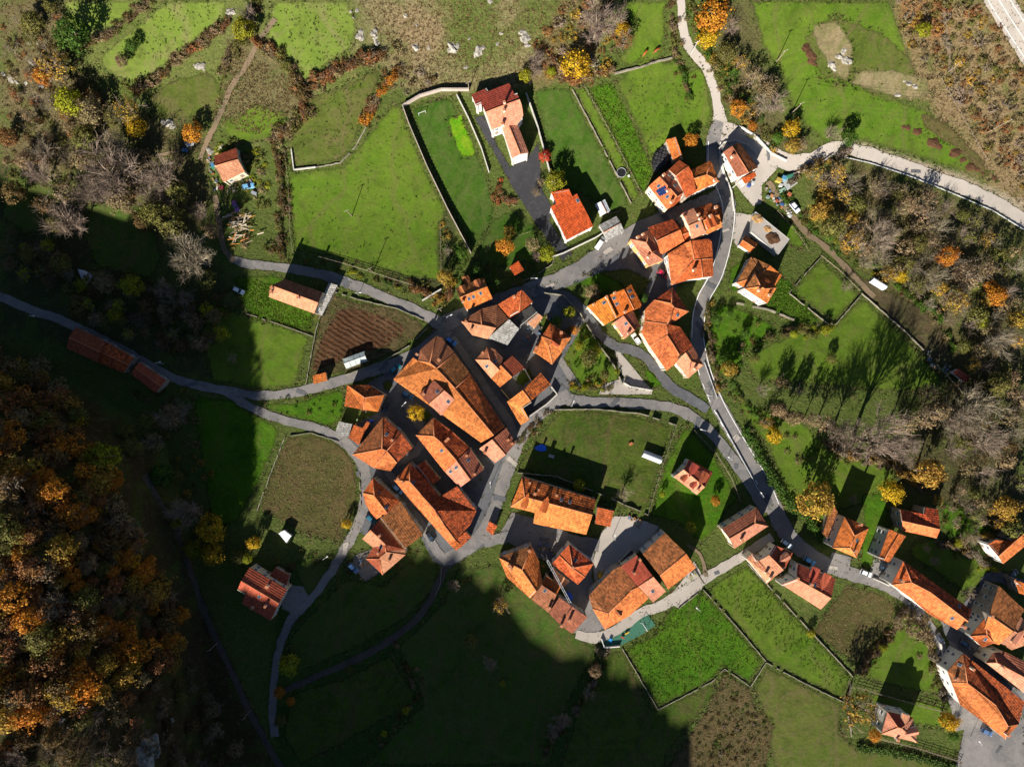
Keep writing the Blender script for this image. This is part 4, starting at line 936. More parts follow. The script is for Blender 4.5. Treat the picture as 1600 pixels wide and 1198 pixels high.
house('U', 'a 380 688,b 455 408,A 580 605,c 770 485,B 630 615,d 825 795', 'abA bcB bBA cdB aABd', 6.2, 8.4, 'pink', 'salmon many-gabled villa with a pink driveway in the fenced garden', 'white', ch='560 745', dm='665 500 2.8,760 650 2.6', fmat={1: 'red', 2: 'red'})
house('W', 'a 350 568,n 580 672,b 735 800,f 640 940,A 470 800,d 165 895,e 290 965', 'daA anA nbfA dAfe', 4.8, 6.4, 'org', 'two-tier rust-orange house with white stone frontage', 'white', fmat={0: 'mossy', 1: 'mossy'},
      extra=[('a 272 968,b 395 772,c 560 850,d 668 952,e 550 1150,A 465 935,B 525 970', 'abA bcdBA aABde', 7.2, 8.8, 'pale', {0: 'mossy', 1: 'old'})], ch='440 990,570 1050')
house('W', 'a 272 305,b 432 405,B 393 460,A 243 358,c 350 520,d 203 425', 'abBA BcdA', 3.2, 4.2, 'org', 'small orange gabled shed above the two-tier house', 'white', name='shed', cat='shed', windows=False)
house('X', 'a 500 260,b 1085 600,B 957 822,A 368 468,c 825 1092,d 380 820,m 440 660,n 318 590', 'abBA BcdmnA', 4.8, 6.6, 'red', 'red-roofed house alone in the shaded lower left', 'cream', ch='790 545,765 850,555 880', sk='650 720')
house('X', 'a 900 262,b 1120 385,c 1070 540,d 815 390', 'abcd', 3.0, 4, 'red', 'dark red shed behind the shaded red-roofed house', 'stone', name='shed', cat='shed', windows=False)
house('Y', 'a 345 235,b 695 110,B 715 285,A 365 395,c 820 480,d 490 645', 'abBA BcdA', 3.8, 5.4, 'pink', 'small salmon and brick-red house with junk around it, upper left', 'cream', fmat={0: 'red'})
house('01', 'a 472 842,b 660 932,B 628 1000,A 430 908,c 608 1062,d 418 975', 'abBA BcdA', 4.0, 5.4, 'red', 'red-roofed barn beside the road to the left edge', 'stone', name='barn', cat='barn')
house('01', 'a 662 933,b 835 1030,c 768 1128,d 612 1063,A 634 1000,B 802 1080', 'abBA BcdA', 3.6, 5.0, 'old', 'mottled dark barn joined to the red-roofed barn', 'stone', name='barn', cat='barn')
house('01', 'a 868 1060,b 1035 1172,c 968 1252,d 815 1130,A 842 1095,B 1002 1212', 'abBA BcdA', 3.6, 5.0, 'red', 'dark red outbuilding at the end of the barn row', 'stone', name='outbuilding', cat='outbuilding')
house('11', 'a 180 543,b 415 625,B 388 690,A 97 582,c 362 758,d 80 655', 'abBA BcdA', 5.6, 7.4, 'pink', 'long salmon house between the lane and the green plot', 'cream', ch='105 600,100 625,270 660', fmat={0: 'brown'})
house('11', 'a 455 565,b 508 582,c 410 772,d 370 755', 'abcd', 2.8, 3, 'grey', 'brownish flat carport beside the long salmon house', 'stone', name='carport', cat='carport', windows=False)
house('11', 'a 352 1145,b 435 1125,c 445 1175,d 360 1197', 'abcd', 2.8, 3, 'org', 'small rusty-orange shed by the road below the ploughed field', 'stone', name='shed', cat='shed', windows=False)
house('12', 'a 1455 855,b 1505 885,c 1475 942,d 1435 910', 'abcd', 2.6, 3, 'org', 'tiny orange-roofed hut on the traffic island', 'stone', name='hut', cat='hut', windows=False)
house('22', 'a 1105 470,b 1255 548,B 1203 642,A 1072 532,c 1153 690,d 1010 578', 'abBA BcdA', 4.8, 6.8, 'pink', 'salmon cottage with four dormers in the walled garden', 'white', dm='1130 525 2.6,1195 575 2.6,1072 585 1.8,1130 628 1.8', ch='1160 655', fmat={0: 'red'})
house('21', 'a -18 468,b 40 430,c 75 487,d 18 520', 'abcd', 2.8, 3, 'brt', 'small vivid orange hut in the dark garden', 'stone', name='hut', cat='hut', windows=False)
house('S', 'a 1040 400,b 1150 335,c 1400 350,B 1720 110,A 1200 590,d 1275 705,e 1780 290', 'abcBA ABed', 5.2, 7.0, 'pale', 'orange house on the right edge beside the green lawn', 'white', fmat={0: 'org'})
house('S', 'a 1455 950,b 1660 1030,c 1640 1200,d 1525 1165', 'abcd', 5.0, 6, 'org', 'orange roof corner at the right edge by the street lamp', 'stone')
house('12', 'a 140 930,b 175 910,c 220 945,d 190 990', 'abcd', 2.2, 3, 'white', 'pale metal shed in the shaded garden', 'grey', name='shed', cat='shed', windows=False)
house('31', 'a 1155 1125,A 1178 1108,B 1258 1158,b 1235 1190,c 1190 1100,d 1262 1150', 'aABb AcdB', 2.4, 2.8, 'red', 'small white-sided cabin with a red roof by the wood', 'white', name='cabin', cat='cabin', windows=False)
# flat concrete roof deck
def deck(px, h, mat, label, name='flat_roof_building', cat='building', wall='white'):
    pp = _pl(px); cx_ = sum(p[0] for p in pp) / len(pp); cy_ = sum(p[1] for p in pp) / len(pp)
    g0 = gp(cx_, cy_); r = empty(name, g0, 0, label, cat)
    top = [Wp(x, y, g0.z + h) - g0 for x, y in pp]
    area = sum(top[i].x * top[(i + 1) % len(top)].y - top[(i + 1) % len(top)].x * top[i].y for i in range(len(top)))
    if area < 0: top = top[::-1]
    n = len(top); bot = [Vector((p.x, p.y, -1.0)) for p in top]
    rd = pyd('roof_deck', top, [tuple(range(n))], mat, r); at_ = rd.data.attributes.new('edge', 'FLOAT', 'POINT'); at_.data.foreach_set('value', np.ones(n, np.float32))
    mb = MB()
    for i in range(n):
        j = (i + 1) % n; d = Vector((0, 0, 0.004))
        mb.add([top[i] - d, top[j] - d, bot[j], bot[i]], [(3, 2, 1, 0)])
    mb.build('wall', WALLM[wall], r)
    pb = MB()
    for i in range(n):
        j = (i + 1) % n; a, b = top[i], top[j]; L = (b - a).length; c = (a + b) / 2
        pb.box(c + Vector((0, 0, 0.03)), (L, 0.22, 0.1), math.atan2((b - a).y, (b - a).x))
    pb.build('parapet', WALLM[wall], r)
    return r
deck('1180,331 1233,374 1216,397 1174,362', 4.0, PALE, 'flat white concrete roof deck with dirt piles on it', wall='grey')
# ------------------------------------------------------------------ vegetation
def leaf_cloud(seed, clumps, per, leaf, shape=(1, 1, 0.75), cz=1.25, squash=1.0, hollow=0.55):
    r = random.Random(seed); V = []; F = []
    lobes = [(r.uniform(0, 6.28), r.uniform(0.75, 1.12)) for _ in range(7)]
    for _ in range(clumps):
        th = r.uniform(0, 2 * math.pi); ph = math.acos(r.uniform(-0.65, 1.0)); rad = r.uniform(hollow, 1.0) ** 0.6
        lob = 0.82 + 0.22 * sum(math.cos(th * (k + 2) + l[0]) * (l[1] - 0.7) for k, l in enumerate(lobes))
        c = Vector((math.sin(ph) * math.cos(th) * lob, math.sin(ph) * math.sin(th) * lob, math.cos(ph))) * rad
        c = Vector((c.x * shape[0], c.y * shape[1], c.z * shape[2])); cr = r.uniform(0.10, 0.24)
        out = c.normalized() if c.length > 0.01 else Vector((0, 0, 1))
        for _ in range(per):
            d = Vector((r.gauss(0, 1), r.gauss(0, 1), r.gauss(0, 0.8))); p = c + d * cr * 0.6
            n = (out + Vector((r.gauss(0, .6), r.gauss(0, .6), r.gauss(0.3, .6)))).normalized()
            a = n.cross(Vector((r.random() - .5, r.random() - .5, r.random() - .5))).normalized(); b = n.cross(a)
            s = leaf * r.uniform(0.6, 1.3); p = p + Vector((0, 0, cz)); i = len(V)
            V += [tuple(p - a * s), tuple(p + b * s * 0.7), tuple(p + a * s), tuple(p - b * s * 0.7)]; F.append((i, i + 1, i + 2, i + 3))
    return V, F
def mk_mesh(name, V, F, mat, smooth=False):
    me = bpy.data.meshes.new(name); me.from_pydata(V, [], F); me.update(); me.materials.append(mat)
    if smooth: me.polygons.foreach_set('use_smooth', [True] * len(me.polygons))
    return me
def bare_mesh(seed, limbs=9, spread=1.0, tw=0.0055, kk=(6, 8, 7)):
    r = random.Random(seed); mb = MB()
    def grow(p, d, L, rad, lev):
        pts = [p]; q = p.copy(); dd = d.copy(); n = 4 if lev < 2 else 3
        for k in range(n):
            dd = (dd + Vector((r.gauss(0, .16), r.gauss(0, .16), r.gauss(0.04, .10)))).normalized(); q = q + dd * (L / n); pts.append(q.copy())
        mb.tube(pts, [max(tw * 0.7, rad * (1 - 0.75 * i / n)) for i in range(n + 1)], 3, cap=False)
        if lev >= 3: return
        for k in range(kk[lev]):
            u = r.uniform(0.25, 1.0); i = min(n - 1, int(u * n)); o = pts[i].lerp(pts[i + 1], u * n - i)
            ax = Vector((r.gauss(0, 1), r.gauss(0, 1), r.gauss(0.1, .7))).normalized()
            nd = (dd * 0.9 + ax * 0.75).normalized(); grow(o, nd, L * r.uniform(0.42, 0.68), max(tw, rad * 0.5), lev + 1)
    for k in range(limbs):
        th = 2 * math.pi * (k + r.uniform(-.3, .3)) / limbs; el = r.uniform(0.45, 1.25)
        d = Vector((math.cos(th) * math.cos(el) * spread, math.sin(th) * math.cos(el) * spread, math.sin(el))).normalized()
        grow(Vector((0, 0, r.uniform(0.45, 0.8))), d, r.uniform(0.75, 1.05), 0.024, 1)
    me = mb.mesh('branches'); me.materials.append(BARK); return me
def trunk_mesh(seed, h, rad, limbs=4):
    r = random.Random(seed); mb = MB(); pts = [Vector((0, 0, -0.15))]; p = Vector((0, 0, 0))
    for k in range(4):
        pts.append(p.copy()); p = p + Vector((r.gauss(0, .04), r.gauss(0, .04), h / 3))
    mb.tube(pts, [rad * 1.3, rad * 1.1, rad * 0.9, rad * 0.75, rad * 0.6], 7)
    top = pts[-1]
    for k in range(limbs):
        th = 6.28 * k / limbs + r.uniform(-.4, .4)
        q = top + Vector((math.cos(th) * .45, math.sin(th) * .45, .45)); mb.tube([top * 0.9, (top + q) / 2 + Vector((0, 0, .05)), q], [rad * .5, rad * .35, rad * .15], 5)
    me = mb.mesh('trunk', True); me.materials.append(BARK); return me
LEAFY = [mk_mesh('crown', *leaf_cloud(s, 95, 20, 0.062), LEAF) for s in (1, 2, 3, 4, 5)]
SPARSE = [mk_mesh('crown', *leaf_cloud(s + 20, 42, 13, 0.06, hollow=0.4), LEAF) for s in (1, 2, 3)]
SHRUB = [mk_mesh('foliage', *leaf_cloud(s + 40, 40, 16, 0.085, (1, 1, 0.6), 0.35), LEAF) for s in (1, 2, 3, 4)]
BARE = [bare_mesh(s, 11, 1.0) for s in (1, 2, 3)]
BAREBIG = [bare_mesh(s, 13, 1.0, 0.0032, (6, 10, 9)) for s in (31, 32)]
BAREH = [bare_mesh(s, 7, 1.0, 0.008, (6, 6, 5)) for s in (7, 8)]
STEMS = [bare_mesh(s, 5, 1.2, 0.010, (5, 5, 4)) for s in (11, 12)]
TRUNK = [trunk_mesh(s, 1.0, 0.075) for s in (1, 2, 3)]
TC = {'O': (0.42, 0.165, 0.018), 'Y': (0.40, 0.250, 0.012), 'L': (0.23, 0.235, 0.012), 'G': (0.050, 0.100, 0.012), 'V': (0.125, 0.120, 0.028), 'A': (0.300, 0.185, 0.030),
      'W': (0.205, 0.148, 0.076), 'U': (0.220, 0.098, 0.036), 'D': (0.120, 0.075, 0.028), 'R': (0.420, 0.055, 0.028), 'B': (0.220, 0.178, 0.132), 'E': (0.060, 0.120, 0.012), 'P': (0.225, 0.178, 0.128)}
TNAME = {'O': 'orange', 'Y': 'golden yellow', 'L': 'yellow-green', 'G': 'dark green', 'V': 'olive', 'A': 'amber', 'W': 'brown', 'U': 'rust-coloured', 'D': 'dark brown', 'R': 'red', 'B': 'bare grey', 'E': 'bright green', 'P': 'bare pinkish'}
def vary(c, r, a=0.18):
    k = 1 + r.uniform(-a, a); return (min(1, c[0] * k), min(1, c[1] * k * (1 + r.uniform(-.08, .08))), c[2] * k, 1)
LAND = [(360, 260, 'the small salmon house'), (455, 460, 'the long salmon house'), (790, 190, 'the salmon villa'), (890, 335, 'the vivid orange-red slope'), (150, 540, 'the red-roofed barns'), (410, 925, 'the shaded red-roofed house'),
        (945, 475, 'the vivid orange houses'), (1185, 440, 'the two-tier house'), (1160, 255, 'the road fork'), (1085, 745, 'the dormered cottage'), (860, 790, 'the long house with arched dormers'), (1320, 840, 'the white-walled house'),
        (1435, 815, 'the barn'), (1405, 1130, 'the fenced villa'), (600, 640, 'the village core'), (1370, 445, 'the white polytunnel shed'), (560, 550, 'the ploughed field'), (490, 760, 'the hay field'), (690, 400, 'the big meadow'), (930, 40, 'the top edge pasture'),
        (1300, 100, 'the upper right pasture'), (100, 100, 'the upper left corner'), (250, 60, 'the upper left meadows'), (530, 190, 'the upper olive meadow'), (1100, 60, 'the top lane'), (1540, 680, 'the right edge hollow'), (1370, 690, 'the long hedge field'), (600, 1080, 'the shaded bottom meadows'),
        (850, 1080, 'the dark bottom hedge line'), (280, 800, 'the dark track'), (1240, 800, 'the clipped hedge'), (1500, 900, 'the right edge lawn'), (890, 550, 'the central garden'), (240, 400, 'the shaded left field'), (1450, 1000, 'the lower right terraces'), (1080, 985, 'the playground'), (1500, 470, 'the right-hand wood')]
def near_land(x, y): return min(LAND, key=lambda q: (q[0] - x) ** 2 + (q[1] - y) ** 2)[2]
_on = 'second third fourth fifth sixth seventh eighth ninth tenth eleventh twelfth thirteenth fourteenth fifteenth sixteenth seventeenth eighteenth nineteenth twentieth'.split()
_on += ['twenty-' + q for q in 'first second third fourth fifth sixth seventh eighth ninth'.split()] + ['thirtieth'] + ['thirty-' + q for q in 'first second third fourth fifth sixth seventh eighth ninth'.split()]
ORD = ['leftmost'] + [q + ' from left' for q in _on]
def label_all(items):
    """items: (object, x, base phrase, group) -> individual labels"""
    by = {}
    for it in items: by.setdefault(it[2], []).append(it)
    for ph, L in by.items():
        L.sort(key=lambda q: q[1])
        for i, (o, x, _, grp) in enumerate(L):
            if len(L) == 1: o['label'] = ph
            elif len(L) <= len(ORD): o['label'] = ph + ', ' + ORD[i]
            else: o['label'] = ph
            o['group'] = grp
TREES = []
def tree(x, y, rpx, t, group='single trees about the village', label=None, place=None, hk=1.0, rr=RNG):
    r = rpx * K; cz = 1.25 * r * hk; g0 = gp(x, y, cz)
    bare = t in 'BP'
    e = empty('tree' if not bare else 'bare_tree', g0, rr.uniform(0, 6.28), None, 'tree', group, (r * rr.uniform(.95, 1.05), r * rr.uniform(.92, 1.05), r * hk * rr.uniform(.9, 1.1)))
    tk = bpy.data.objects.new('trunk', rr.choice(TRUNK)); link(tk, e); tk.color = (0.16, 0.125, 0.095, 1) if not bare else (*TC[t], 1)
    if bare:
        c = bpy.data.objects.new('branches', rr.choice(BARE if rpx < 24 else BAREBIG)); link(c, e); c.color = vary(TC[t], rr, .12)
    else:
        sparse = t in 'WUDA' and rr.random() < 0.55
        c = bpy.data.objects.new('crown', rr.choice(SPARSE if sparse else LEAFY)); link(c, e); c.color = vary(TC[t], rr)
        if sparse:
            b = bpy.data.objects.new('branches', rr.choice(BAREH)); link(b, e); b.color = (0.24, 0.19, 0.14, 1)
    if label: e['label'] = label
    else: TREES.append((e, x, '%s tree %s' % (TNAME[t] + (' leafy' if not bare else ' branching'), place or ('near ' + near_land(x, y))), group))
    return e
def shrub(x, y, rpx, t, base, group, rr=RNG, tall=1.0, ang=None):
    r = rpx * K; g0 = gp(x, y, 0.3 * r)
    e = empty('shrub', g0, rr.uniform(0, 6.28) if ang is None else ang + rr.uniform(-.4, .4), None, 'shrub', group, (r * (1 if ang is None else rr.uniform(1.1, 1.9)), r * rr.uniform(.6, 1.0), r * rr.uniform(.7, 1.3) * tall))
    c = bpy.data.objects.new('foliage', rr.choice(SHRUB)); link(c, e); c.color = vary(TC[t], rr, .25)
    if t in 'WUDVP' and rr.random() < .5:
        b = bpy.data.objects.new('stems', rr.choice(STEMS)); link(b, e); b.color = (0.22, 0.17, 0.12, 1); b.scale = (.95, .95, .6)
    TREES.append((e, x, base % TNAME[t], group)); return e
EXPL = '''113,52,27,G 85,105,28,A 66,118,16,O 108,158,24,L 50,35,18,V 200,172,22,A 212,198,17,Y 205,70,11,G 190,95,11,W 140,172,24,W 165,262,42,B 190,270,20,W 250,272,26,B 300,207,17,O 380,46,17,L 385,22,15,B 12,214,16,U 62,236,22,B 40,250,18,W
100,345,30,B 90,350,20,V 265,345,28,V 258,315,22,B 298,402,36,B 278,300,20,V 96,412,17,V 205,446,20,L 162,442,18,W 252,452,20,B 290,468,16,B 322,436,17,V 45,398,16,V 70,390,14,P 180,492,12,L 120,482,15,V 150,498,14,W 100,300,20,W 70,320,18,D
160,716,24,L 145,754,15,A 197,676,16,V 206,700,16,V 240,690,18,W 252,742,20,G 276,745,13,V 290,802,26,B 274,816,10,L 330,826,24,Y 332,866,20,Y 300,858,16,L 396,848,12,Y 370,872,12,V 386,872,9,L 264,652,24,W 282,640,18,B 230,660,16,V 92,628,18,A 60,600,18,D
935,32,30,B 965,22,18,B 972,46,12,Y 900,100,24,Y 976,62,16,U 862,112,8,L 1115,26,26,O 1106,60,17,Y 1136,82,17,V 1152,170,14,O 1142,42,14,B 1156,100,14,A 1176,122,18,W 1192,160,20,B 1176,197,8,O 838,92,14,B 834,110,14,P 822,118,11,L 1080,219,12,O 851,244,10,R 868,284,18,L 1200,140,16,W
1212,160,20,B 1205,130,14,W 1237,200,15,Y 1240,226,14,A 1216,214,10,E 1326,215,15,G 1300,208,14,B 1444,46,12,L 1252,226,12,W
1405,430,14,Y 1330,378,24,A 1492,470,22,A 1556,462,17,O 1536,505,11,L 1560,534,24,B 1380,372,26,B 1300,352,20,V 1280,330,18,A 1456,440,20,B 1516,430,24,W 1480,400,18,O
1525,640,34,B 1495,655,26,B 1370,690,42,B 1322,676,28,B 1415,694,24,B 1540,692,26,B 1492,702,18,B 1450,738,26,A 1393,768,20,Y 1275,780,30,A 1284,792,16,Y 1210,680,15,Y 1198,660,12,A 1570,792,20,A 1585,828,20,V 1512,842,14,W 1500,848,7,L 1333,780,9,P 1420,720,16,P 1560,600,22,V
1240,522,7,L 1290,515,8,L 1322,448,10,P 694,432,13,A 722,396,10,E 698,392,9,B 790,384,16,O 796,362,10,A 832,382,12,W 855,396,14,L 897,516,8,O 890,488,10,L 870,546,10,V 920,558,15,V 932,548,10,L 1140,576,15,A 1130,562,10,E 926,456,13,W 838,400,9,B
905,758,11,L 975,771,14,P 1035,772,6,L 1080,824,10,L 1118,782,9,O 650,644,15,Y 541,818,9,Y 1448,856,8,P 1460,876,9,P 1342,1108,32,A 1366,1148,11,O 1483,1126,17,Y 1490,1150,9,E 1432,982,20,W 1268,990,7,L 1380,1012,7,L 1512,926,13,P 1404,972,11,W
450,1040,18,L 436,1082,10,O 454,1095,8,O 438,1126,11,V 782,946,14,A 735,1002,13,V 766,1036,14,B 545,1046,8,V 634,1110,7,L 600,1146,6,L 785,1068,6,L 880,1122,14,B 866,1142,14,B 920,1082,12,B 708,914,11,B 930,1048,11,W 838,300,9,W 845,284,8,W 362,560,10,P 375,870,10,V 230,300,24,B 215,250,20,W 150,300,26,B 130,250,20,W 240,332,24,V 180,230,24,P 275,252,14,W 130,215,20,V 60,272,24,B 20,300,20,D 190,312,24,W 226,346,20,D 310,330,16,B 330,360,14,W 1005,465,9,G 985,470,8,E 770,440,12,G 745,425,12,G 812,440,9,V 870,500,9,E 885,520,8,V 905,540,9,L 945,585,9,V 1120,500,9,G 1140,490,8,E 1165,520,8,G 1180,560,9,V 1145,600,9,E 1220,600,14,D 1190,610,12,B 1250,610,10,P 1300,560,9,V 1240,652,14,W 1268,656,14,W 1292,662,16,W 1412,662,20,W 1440,652,20,W 1466,642,18,W 1216,640,13,W'''
rt = random.Random(11)
for q in EXPL.split():
    a, b, c, t = q.split(',')
    hk = 1.35 if (t in 'BP' and float(c) > 24) else 1.7 if (t == 'W' and 1210 < float(a) < 1470 and 636 < float(b) < 665) else 1.0
    tree(float(a), float(b), float(c), t, rr=rt, hk=hk)
def scatter(poly, spacing, seed):
    pl = _pl(poly); r = random.Random(seed); xs = [p[0] for p in pl]; ys = [p[1] for p in pl]; out = []
    y = min(ys); row = 0
    while y < max(ys):
        x = min(xs) + (spacing / 2 if row % 2 else 0)
        while x < max(xs):
            p = (x + r.uniform(-.38, .38) * spacing, y + r.uniform(-.38, .38) * spacing)
            if float(inpoly(np.array([p[0]]), np.array([p[1]]), pl)[0]) > 0: out.append(p)
            x += spacing
        y += spacing * 0.88; row += 1
    return out, r
class Mass:
    """many plants that read as one mass, joined into one mesh with a tint per leaf"""
    def __init__(s): s.v = []; s.f = []; s.c = []
    def plant(s, protos, x, y, rpx, t, rr, cz, hk=1.0):
        r = rpx * K; g0 = gp(x, y, cz * r); V0, F0 = rr.choice(protos); a = rr.uniform(0, 6.28); ca, sa = math.cos(a) * r, math.sin(a) * r
        V1 = np.empty_like(V0); V1[:, 0] = V0[:, 0] * ca - V0[:, 1] * sa + g0.x; V1[:, 1] = V0[:, 0] * sa + V0[:, 1] * ca + g0.y; V1[:, 2] = V0[:, 2] * r * hk + g0.z
        n = sum(len(q) for q in s.v); s.v.append(V1); s.f.append(F0 + n); s.c.append(np.tile(np.array(vary(TC[t], rr, .25), np.float32), (len(V0), 1)))
    def build(s, name, label, cat, mat=None):
        V = np.concatenate(s.v); F = np.concatenate(s.f); me = bpy.data.meshes.new(name)
        me.vertices.add(len(V)); me.vertices.foreach_set('co', V.astype(np.float32).ravel())
        me.loops.add(F.size); me.loops.foreach_set('vertex_index', F.astype(np.int32).ravel())
        me.polygons.add(len(F)); me.polygons.foreach_set('loop_start', np.arange(0, F.size, 4)); me.polygons.foreach_set('loop_total', np.full(len(F), 4))
        me.update(calc_edges=True)
        at = me.attributes.new('tint', 'FLOAT_COLOR', 'POINT'); at.data.foreach_set('color', np.concatenate(s.c).ravel())
        o = mesh_obj(name, me, mat or LEAFV); tag(o, label, cat, kind='stuff'); return o
def arr(vf): return np.array(vf[0]), np.array(vf[1])
TREE_S = [arr(leaf_cloud(s + 60, 60, 13, 0.075)) for s in (1, 2, 3)]
def qarr(me):
    V = np.empty(len(me.vertices) * 3); me.vertices.foreach_get('co', V); F = np.empty(len(me.loops), int); me.loops.foreach_get('vertex_index', F); return V.reshape(-1, 3), F.reshape(-1, 4)
BARE_S = [qarr(bare_mesh(s, 9, 1.0, 0.0055, (5, 6, 5))) for s in (51, 52, 53)]
TREE_L = [arr(leaf_cloud(s + 70, 30, 12, 0.08, hollow=0.35)) for s in (1, 2)]
SHRUB_S = [arr(leaf_cloud(s + 80, 26, 12, 0.10, (1, 1, 0.6), 0.35)) for s in (1, 2, 3)]
pts, r2 = scatter('-40,548 60,566 110,610 140,690 178,740 194,800 228,850 262,900 286,960 282,1030 240,1084 150,1104 60,1124 -40,1150', 22, 5)
wood = Mass(); inds = []
for x, y in pts:
    t = r2.choices('OAUWDVYB', (20, 24, 18, 14, 11, 9, 3, 3))[0]; rp = r2.choice((9, 11, 13, 16, 20)) * r2.uniform(.9, 1.15)
    if -5 < x < 300 and 740 < y < 1130 and r2.random() < 0.72 and len(inds) < 110 or t == 'B':
        inds.append(1); part = 'upper' if y < 860 else 'middle' if y < 980 else 'lower'
        tree(x, y, rp, t, 'autumn trees of the wooded slope', None, 'in the %s part of the lower left wood' % part, 1.15, r2)
    elif r2.random() < .88: wood.plant(TREE_S if r2.random() < .75 else TREE_L, x, y, rp, t, r2, 1.25, 1.15)
wood.build('woodland', 'dense autumn woodland covering the steep lower left slope', 'woodland')
wood = Mass(); twig = Mass()
def grove(poly, spacing, seed, types, wts, rr_, hk=1.0, ind=0.25, place='', group=''):
    pts, r2 = scatter(poly, spacing, seed)
    for x, y in pts:
        t = r2.choices(types, wts)[0]; rp = r2.uniform(*rr_)
        if r2.random() < ind: tree(x, y, rp, t, group, None, place, hk, r2)
        elif t in 'BP': twig.plant(BARE_S, x, y, rp * 1.15, t, r2, 1.25, hk)
        else:
            sp_ = r2.random() < .6; wood.plant(TREE_L if sp_ else TREE_S, x, y, rp, t, r2, 1.25, hk)
            if sp_: twig.plant(BARE_S, x, y, rp, 'B', r2, 1.25, hk)
grove('1266,266 1330,268 1420,292 1540,345 1602,402 1602,545 1560,600 1500,556 1480,505 1436,462 1380,424 1330,408 1296,372 1268,320', 26, 6, 'BWAVOLP', (26, 28, 12, 18, 2, 3, 12), (11, 17), 1.0, .12, 'in the dense right-hand wood', 'trees of the right-hand wood')
grove('-40,1150 60,1124 150,1104 240,1084 300,1040 340,1100 390,1198 390,1240 -40,1240', 30, 18, 'DVBWU', (30, 16, 26, 22, 8), (9, 15), 1.1, .05, 'in the dark bottom left scrub', 'dark trees of the bottom left corner')
grove('0,360 60,370 130,410 230,450 340,470 352,520 290,560 200,530 110,478 20,440', 26, 8, 'VWBDL', (34, 24, 8, 18, 8), (9, 15), 1.0, 0, 'in the dark copse above the left road', 'shaded trees above the left road')
grove('1420,600 1500,590 1602,570 1602,760 1540,760 1470,720', 30, 9, 'BWVDA', (18, 26, 20, 18, 10), (13, 20), 1.1, 0, 'in the dark hollow at the right edge', 'trees of the right edge hollow')
grove('0,0 95,0 100,90 180,190 230,260 200,320 120,300 60,240 0,230', 34, 10, 'WUVPB', (30, 18, 18, 10, 12), (8, 14), .9, 0, 'among the upper left scrub', 'scrubby trees of the upper left corner')
grove('1440,770 1500,760 1600,790 1600,850 1560,850 1500,840', 22, 12, 'WVABP', (25, 25, 20, 8, 8), (8, 12), 1, 0, 'in the thicket above the right edge houses', 'trees behind the right edge houses')
wood.build('woodland', 'mixed autumn woodland filling the hollows and the right-hand slope', 'woodland')
twig.build('bare_thicket', 'grey-brown bare branches of the woods and hollows', 'woodland', BARKV)
# hedgerows: individual shrubs along field edges
HEDG = [('137,68 168,52 202,28 236,2', 9, 8, 'WWVD', 'below the upper left meadow'), ('212,142 250,116 286,90 320,62 354,36', 9, 9, 'UWDW', 'along the second upper left hedge'), ('346,112 378,66 402,12', 10, 11, 'DWV', 'along the dark hedge by the dirt path'),
 ('404,72 432,84 456,114 472,150 478,182 452,204 426,214', 8, 11, 'WUDV', 'in the brown thicket left of the olive meadow'), ('480,138 512,120 542,104 566,94 592,88', 8, 11, 'UUWD', 'along the orange hedge above the olive meadow'),
 ('572,192 588,158 604,132 618,112', 8, 9, 'OUW', 'along the bright orange hedge right of the olive meadow'), ('1050,6 1052,42 1058,84', 10, 7, 'WVD', 'left of the top lane'), ('1080,16 1092,52 1108,84 1130,120 1140,150', 9, 8, 'GVE', 'right of the top lane'),
 ('1060,98 1070,126 1078,150', 7, 7, 'GGD', 'in the dark hedge under the top lane'), ('866,98 896,126 930,116 950,108', 8, 10, 'UWA', 'below the bare trees at the top'), ('1320,240 1296,250 1262,266 1240,280', 9, 9, 'WPA', 'along the lower verge of the concrete road'),
 ('428,222 438,262 444,312 438,352 436,392', 9, 9, 'DVW', 'left of the big meadow'), ('458,402 502,412 546,424 604,442 660,456', 11, 5, 'VGL', 'along the lane at the foot of the big meadow'), ('640,444 668,456 692,470 706,440', 8, 8, 'UVA', 'behind the orange house with rear dormers'),
 ('890,607 912,602 950,605', 7, 6, 'LVA', 'below the central garden'), ('1345,1046 1366,1022 1388,996 1408,962', 7, 8, 'DDW', 'in the dark hedge right of the hay field'), ('1412,956 1440,964 1452,1000 1464,1040 1476,1086', 9, 8, 'WVP', 'along the lane by the lower right meadow'),
 ('1236,516 1270,522 1300,510', 8, 6, 'WLV', 'below the two-tier house'), ('944,1020 930,1062 914,1092 884,1128 850,1172', 12, 8, 'PDV', 'along the dark bottom hedge'), ('1106,476 1106,512 1112,560 1122,604', 10, 7, 'EAVW', 'right of the main road'),
 ('1470,850 1510,862 1546,886', 8, 8, 'WPL', 'above the right edge lawn'), ('616,1012 640,1046 654,1090 620,1124 590,1150', 14, 6, 'DVW', 'along the shaded bottom hedge'), ('1300,700 1340,716 1400,728 1440,760', 9, 9, 'WPA', 'under the long bare trees'),
 ('1148,610 1170,640 1190,660', 9, 6, 'EV', 'beside the road by the dark field'), ('810,690 840,660 852,644', 8, 6, 'DVP', 'beside the middle street'), ('1390,440 1430,466 1470,500 1490,540', 10, 8, 'GVE', 'along the back of the dirt yard'), ('1226,306 1250,340 1272,362', 8, 6, 'EVE', 'along the dirt track'),
 ('780,290 776,310 800,316', 6, 6, 'URU', 'in the red flower bed by the driveway'), ('1160,545 1200,528 1260,512', 14, 7, 'VG', 'along the field edge below the two-tier house')]
rh_ = random.Random(21); under = Mass()
